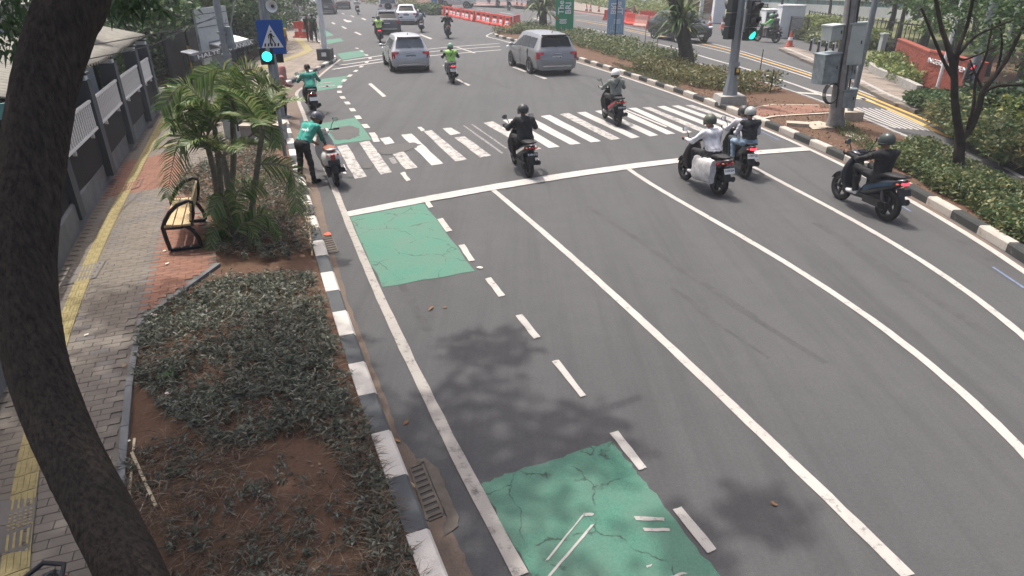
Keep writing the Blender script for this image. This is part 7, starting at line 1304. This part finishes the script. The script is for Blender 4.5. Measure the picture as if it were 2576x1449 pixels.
ha, hb, hc_ = ZAT(A,100), ZAT(B,130), ZAT(C_,176); brick_face(bw,A,B,ha,ha*.5+hb*.5); u, n_ = brick_face(bw,B,C_,hb,hb); mid = B.lerp(C_,.44)
lettering('INGERBANG PEM', .25, 'sign_white', bw, frame_M(Vector((mid.x,mid.y,hb-.30))+n_*.06, Vector((-n_.y,n_.x,0)), (0,0,1)), .015, -.002, fit=(C_-B).length*.80)
pw = thing('planter_wall', 'low curved pale planter wall in front of the brick wall', 'wall'); q = smooth_line(PL([(2200,160),(2190,172),(2207,187),(2257,208),(2310,234)],.14),5); Lp, Rp = strip_pts(q,.22,0)
MB().loft([[Vector((l.x,l.y,.1)),Vector((r.x,r.y,.1)),Vector((r.x,r.y,.42)),Vector((l.x,l.y,.42))] for l, r in zip(Lp,Rp)]).build('coping','concrete',pw)
hedge('lime and green planting between the curved planter wall and the bricks', [(2212,164),(2240,182),(2275,200),(2312,218)], 1.3, .65, 3500, 'leaf_lime', .16, .09, 41, z=.15); 
for i, (px, py) in enumerate(((2265,165),(2275,168))):
    b = P(px,py+6,.14); cy = thing('cycad', ['small cycad with a dark crown before the brick wall, left','small cycad with a dark crown before the brick wall, right'][i], 'plant', b); h_ = ZAT(b,143)-.14; MB().tube([(0,0,0),(0,0,h_)],[.13,.10],8).build('trunk','bark',cy,.9); gg = np.random.default_rng(90+i); v, q = leaves(np.tile(np.array([0,0,h_]),(60,1)),.75,.09,.5,.4,91+i); big('crown',v,q,'leaf_dark',cy)
def block(name,label,cat,l,r_,base,top,m,dep=.5,parts=None):
    b = P((l+r_)/2,base,.05); s = 1600/Vector((b.x,b.y,-CAMH+1)).dot(FW); t = thing(name,label,cat,b); h_ = ZAT(b,top)-.05; w_ = (r_-l)/s; MB().box((0,dep/2,h_/2),(w_,dep,h_)).build('body',m,t); MB().box((0,dep/2,h_+.04),(w_+.08,dep+.08,.08)).build('cap',m,t); return t, w_, h_
block('gate_pillar','wide white gate pillar beside the black iron gate','pillar',1956,2014,95,16,'wall_white',.9); block('gate_pillar','white gate pillar at the top edge left of the signal heads','pillar',1792,1820,58,-20,'wall_white',.7); block('gate_pillar','thin white gate pillar left of the barred gate at the top','pillar',1758,1766,50,-20,'wall_white',.4); block('gate_pillar','pale gate pillar joined to the brick wall bars','pillar',2206,2219,160,88,'box_green_grey',.3); block('gate_pillar','pale gate pillar right of the tall cabinet','pillar',2158,2172,156,74,'box_green_grey',.3)
gb, w_, h_ = block('guard_booth','small white guard booth with dark windows beside the gate pillar','booth',1922,1957,68,26,'wall_white',1.6)
for x, hh, zc_ in ((-.36,.5,.62),(-.14,.5,.62),(.07,.95,.45),(.33,.5,.62)): MB().box((x*w_,-.02,h_*zc_),(w_*.17,.03,h_*hh)).build('window' if hh < .9 else 'door','glass',gb)
def bars(label, a, b, rows, n, name='iron_gate', cat='gate', m='black_iron', r=.022):
    A, B = P(*a,.05), P(*b,.05); t = thing(name,label,cat,A); d_ = B-A; hA, hB = ZAT(A,rows[0])-.05, ZAT(B,rows[1])-.05; h_ = (hA+hB)/2
    for k in range(n+1): MB().tube([d_*(k/n)+Vector((0,0,.08)),d_*(k/n)+Vector((0,0,h_))],r if 0 < k < n else r*2.2,5).build('bar',m,t)
    for z in (.15,h_-.1): MB().tube([Vector((0,0,z)),d_+Vector((0,0,z))],r*1.3,5).build('rail',m,t)
bars('black iron gate standing open right of the wide white pillar',(1982,97),(2026,101),(38,46),16); bars('black barred gate between the white pillars at the top',(1767,50),(1791,56),(-6,-4),9); bars('short black barred fence joining the brick wall',(2219,160),(2242,162),(106,108),8,'bar_fence','fence')
bars('black mesh fence by the booth at the top right',(1830,32),(1925,52),(-2,8),26,'bar_fence','fence',r=.03); bars('long dark boundary fence in front of the glass building',(2030,66),(2330,120),(26,64),34,'bar_fence','fence','black_iron',.03)
for i, (px, py) in enumerate(((2037,128),(2056,132),(2075,136),(2092,139),(2108,142))):
    t = thing('bollard', 'black and white bollard on the far pavement, %s from the left' % ['first','second','third','fourth','fifth'][i], 'bollard', P(px,py,.14), group='bollards on the far pavement'); MB().tube([(0,0,0),(0,0,.75)],.06,8).build('post','black_plastic',t); MB().tube([(.10,.05,0),(.10,.05,.7)],.05,8).build('white_post','sign_white',t); MB().tube([(0,0,.6),(0,0,.68)],.066,8).build('band','sign_white',t)
# glass building and blue panels behind
gl = thing('glass_building', 'teal glazed building behind the trees at the top right', 'building'); mat('teal_glass',(.16,.30,.31),.2,var=.25,scale=.8,spec=.6); g0, g1 = PY(1870,30,85), PY(2700,130,52); g0.z = g1.z = 0; d_ = g1-g0; L = d_.length; u = d_/L; an = math.atan2(u.y,u.x); M = Matrix.Rotation(an,3,'Z'); nn_ = Vector((u.y,-u.x,0))
MB().box((g0+g1)/2+Vector((0,0,7)),(L,.5,12),M).build('core','teal_glass',gl)
for k in range(27): MB().box(g0+u*L*k/26+nn_*.3+Vector((0,0,6)),(.14,.14,12),M).build('mullion','galv',gl)
for z in (1.0,2.0,3.6): MB().box((g0+g1)/2+nn_*.34+Vector((0,0,z)),(L,.2,.22 if z != 1.0 else .9),M).build('transom','wall_white',gl)
rw = thing('red_wall', 'red wall behind the fern-clad tree at the top', 'wall', P(1735,32,.05)); MB().box((0,.2,1.5),(6,.3,3.0),Matrix.Rotation(-.25,3,'Z')).build('body','brick',rw)
# hedges beyond the far carriageway
hedge('lime hedge behind the two banners at the top', [(1455,2),(1520,14),(1600,28),(1690,44)], 4.5, 1.2, 6000, 'leaf_lime', .4, .2, 51, z=.05); hedge('clipped green hedge behind the iron gate', [(2030,84),(2060,88),(2090,96)], 1.6, 1.4, 3500, 'leaf_lime', .2, .1, 52, z=.05); hedge('green hedge left of the booth behind the signal heads', [(1868,58),(1900,62),(1925,66)], 1.6, 1.3, 2500, 'leaf', .25, .12, 53, z=.05); hedge('low yellowish hedge behind the bollards', [(2020,96),(2060,106),(2110,120)], 1.5, .7, 2600, 'leaf_hedge', .2, .1, 54, z=.05); hedge('green hedge behind the pale pillars left of the brick wall', [(2172,120),(2205,128)], 1.4, 1.2, 1600, 'leaf_lime', .2, .1, 55, z=.05)
hedge('trimmed dark hedge in front of the brick wall end', [(2308,254),(2345,270),(2385,291),(2425,312)], 1.0, .5, 9000, 'leaf', .12, .06, 56, z=.2); hedge('long shrub border behind the black and white far kerb', [(2410,318),(2460,345),(2520,378),(2600,420)], 1.5, .8, 9000, 'leaf_hedge', .13, .06, 57, z=.2); hedge('pale strappy plants along the black and white far kerb', [(2350,300),(2400,322),(2450,345),(2530,385),(2620,430)], .8, .5, 5000, 'leaf_olive', .26, .03, 58, z=.2); hedge('tall dark shrubbery at the right edge', [(2440,300),(2500,318),(2580,345),(2700,390)], 2.2, 1.2, 12000, 'leaf_dark', .2, .09, 59, z=.2); hedge('yellowing shrub row behind the border at the right edge', [(2470,320),(2530,350),(2620,395)], 1.0, 1.0, 4500, 'leaf_lime', .14, .07, 60, z=.2)
hedge('low bushes on the traffic island at the top', [(1050,30),(1080,34),(1108,36)], 2.2, 1.0, 2500, 'leaf', .3, .15, 61, z=.1); hedge('grassy bushes on the traffic island behind the jeep', [(930,6),(980,12),(1035,22)], 3.0, .9, 2500, 'leaf_olive', .35, .15, 62, z=.1)
TR = [(2135,70,3,'slim tree behind the iron gate near the utility pole'),(2232,100,3,'tree behind the pale pillars left of the brick wall'),(2255,112,2.6,'tree with a straight trunk just left of the brick wall top'),(2318,118,3.2,'leafy tree behind the corner of the brick wall'),(2390,150,3,'dark tree behind the lettered brick wall'),(2470,200,3,'tree behind the forked tree at the right'),(2560,230,3,'tree at the right edge behind the shrubbery'),(2440,110,4,'far leafy tree at the upper right'),(2350,84,4,'far tree above the lettering at the top right'),(2530,140,4,'far tree near the right corner'),(1962,46,2.2,'dark round tree behind the guard booth'),(1880,36,2.2,'tree behind the signal heads at the top'),(2080,56,2.6,'young tree before the glass building')]
for i, (px, py, r, lb) in enumerate(TR):
    b = P(px,py,.05); low = px > 2300; tree(lb,b,6,(r,r,2.2 if low else 1.8),.16 if r < 3 else .22,'leaf_dark' if i % 2 else 'leaf',5200,.30,.13,200+i,cz=4.2 if low else 4.2,group='trees beyond the far carriageway',clumps=40)
wp = P(2352,240,.14); pole('thin white pole in front of the lettered brick wall', wp, 4.6, .06, .06, 'pole_white', 'white_pole'); gp = P(2420,275,.2); pole('thick grey sign pole behind the forked tree', gp, 4.5, .13, .12, 'pole_grey', 'grey_pole'); q = P(2470,300,.2); pole('thin pale pole among the right-hand shrubbery', q, 3.4, .04, .035, 'galv', 'thin_pole')
rs = signal_head('small signal head showing red behind the forked tree', Vector((gp.x-.30,gp.y-.25,ZAT(gp,182)+.0)), 0.2, 0); rs.scale = (.5,)*3
# ------------------------------------------------------------------ plastic barriers and cones
def barrier_mesh(m, L, h=1.0):
    mb = MB(); prof = [(-.27,0),(-.27,.14),(-.17,.30),(-.10,h*.62),(-.09,h),(.09,h),(.10,h*.62),(.17,.30),(.27,.14),(.27,0)]; n = 9; rg = []
    for k in range(n):
        x = -L/2+L*k/(n-1); ins = .02 if k % 2 else 0; rg.append([Vector((x,y*(1-ins*3),z if z else (.06 if k % 3 == 1 else 0))) for y, z in prof])
    mb.loft(rg); return mb.mesh('barrier_body', m)
bmA, bmP = barrier_mesh('orange_plastic',1.0), barrier_mesh('pink_plastic',1.0)
def barrier(label, loc, rz, L, me, panel=True, group='red plastic road barriers'):
    t = thing('road_barrier', label, 'barrier', loc, rz, group); o = link('barrier_body', me, t); o.scale = (L,1,1)
    if panel: MB().box((.02*L,-.165,.44),(.52*L,.02,.34),Matrix.Rotation(-.16,3,'X')).build('white_panel','sign_white',t); MB().box((.0,-.12,.78),(.48*L,.02,.16)).build('dark_label','sign_black',t); MB().box((0,-.19,.40),(.3*L,.012,.05),Matrix.Rotation(-.16,3,'X')).build('print','sign_black',t)
    MB().box((0,0,1.0),(.24*L,.12,.08)).build('top_lug','orange_plastic' if me is bmA else 'pink_plastic',t)
a, b = P(1103,35), P(1287,73); N_ = 15; d_ = (b-a); Ls = d_.length/N_; an = math.atan2(d_.y,d_.x); ordn = ['first','second','third','fourth','fifth','sixth','seventh','eighth','ninth','tenth','eleventh','twelfth','thirteenth','fourteenth','fifteenth']
for k in range(N_): barrier('red plastic barrier with white panel, %s from the far end of the row' % ordn[k], a+d_*(k+.5)/N_+Vector((rnd.uniform(-.1,.1),rnd.uniform(-.1,.1),0)), an+rnd.uniform(-.12,.12), Ls*.97, bmA)
barrier('red barrier behind the near end of the row, without panel', P(1300,68), an-.6, 1.8, bmA, False)
for i, (px, py, rz, me) in enumerate(((1529,50,1.0,bmA),(1577,59,-1.2,bmA),(1591,63,-1.0,bmA),(1613,68,-.9,bmP),(1627,54,-.2,bmA),(1636,73,1.2,bmA))): barrier(['red barrier half hidden left of the light blue banner','red barrier right of the light blue banner, behind','red barrier right of the light blue banner, in front','faded pink barrier left of the black people carrier','red barrier standing back above the black people carrier','red barrier just behind the black people carrier'][i], P(px,py), rz, 1.5, me, False, 'barriers on the far carriageway')
cone = MB(); cone.box((0,0,.03),(.36,.36,.06)); cone.lathe([(.15,.06),(.10,.32),(.09,.33),(.035,.72),(.02,.72)],(0,0,0),'z',14); cmesh = cone.mesh('cone_body','cone_orange'); cband = MB().lathe([(.118,.30),(.092,.44)],(0,0,0),'z',14).mesh('band','sign_white')
for i, (px, py, z) in enumerate(((1475,31,0),(1485,32,0),(1506,33,0),(1753,66,0),(1785,70,0),(1817,73,0),(1886,70,0),(1889,82,0),(1921,86,0),(1312,14,0),(1326,16,0),(1300,12,0),(1789,50,0),(1985,118,.1),(748,94,PV),(767,95,PV),(1615,48,0),(1648,50,0))):
    lb = ['grey-brown cone left of the pair beyond the green banner','orange cone second from the green banner','orange cone third from the green banner','orange cone right of the fern-clad tree','orange cone midway between fern-clad tree and signal pole','orange cone just left of the signal pole','orange cone behind the green signal lens','orange cone right of the green signal lens','orange cone left of the green-jacketed riders','orange cone at the top above the barrier row, middle','orange cone at the top above the barrier row, right','orange cone at the top above the barrier row, left','orange cone at the foot of the barred gate','dull cone at the tip of the far pavement','orange cone left of the walking pair','orange cone at the feet of the walking pair','cone behind the barriers above the black people carrier','cone behind the barrier nearest the black people carrier'][i]
    t = thing('traffic_cone', lb, 'cone', P(px,py,z), group='orange traffic cones'); t.scale = (1.35,)*3; link('cone_body', cmesh, t); link('band', cband, t)
barrier('small pinkish plastic barrier beyond the walking pair on the plaza', P(760,90,PV), .2, 1.0, bmA, False)
# blue kiosk boards and grey posts on the traffic island
for i, (l, r_, base, top) in enumerate(((983,1004,14,-30),(1085,1113,16,-30))): block('blue_board',['blue notice board at the top behind the cream rider','blue printed board at the top right of the jeep'][i],'board',l,r_,base,top,'sign_blue2',.2)
block('grey_booth','dark grey booth at the far end of the barrier row','booth',1104,1116,32,-20,'signal_black',.8); car('white boxy van at the far end of the barrier row', 'jeep', P(1150,20), math.radians(-100), (.6,.61,.6), 1.25, name='van', cat='van')
# parked scooters and plaza clutter at the far left kerb
for i, (px, py) in enumerate(((728,50),(735,44),(724,38),(741,36))): small_scooter(['parked scooter nearest the far lamp post','second parked scooter at the far left kerb','parked scooter farthest left at the kerb','parked scooter farthest up the left kerb'][i],(px,py),(px+4,py-6),body=[(.1,.12,.14),(.03,.2,.16),(.2,.2,.2),(.03,.03,.03)][i],scale=1.1,group='scooters parked at the far left kerb')
for i, (px, py, s) in enumerate(((735,-4,5),(870,-10,5),(960,-12,5),(1060,-14,6),(1200,-22,6),(1340,-20,6),(800,-24,6))):
    b = PY(px,py,150+10*(i%3)); tree('far street tree at the top edge, %s from the left' % ['first','third','fourth','fifth','sixth','seventh','second'][i], (b.x,b.y,0), 8, (s,s,3.2), .3, 'leaf', 1800, .7, .35, 300+i, cz=4.5, group='far street trees', clumps=24)
# ------------------------------------------------------------------ the hazy air
hz = MB().box((0,120,6.5),(700,560,16)).build('haze', 'joint', kind='stuff', label='pale city haze filling the air over the street', cat='haze'); hz.data.materials.clear()
hm_ = bpy.data.materials.new('haze_air'); hm_.use_nodes = True; nt = hm_.node_tree; nt.nodes.clear(); ou = nt.nodes.new('ShaderNodeOutputMaterial'); pvn = nt.nodes.new('ShaderNodeVolumePrincipled')
pvn.inputs['Color'].default_value = (0.86, 0.90, 0.93, 1); pvn.inputs['Density'].default_value = 0.0016; pvn.inputs['Anisotropy'].default_value = 0.2; nt.links.new(pvn.outputs[0], ou.inputs['Volume']); hz.data.materials.append(hm_)
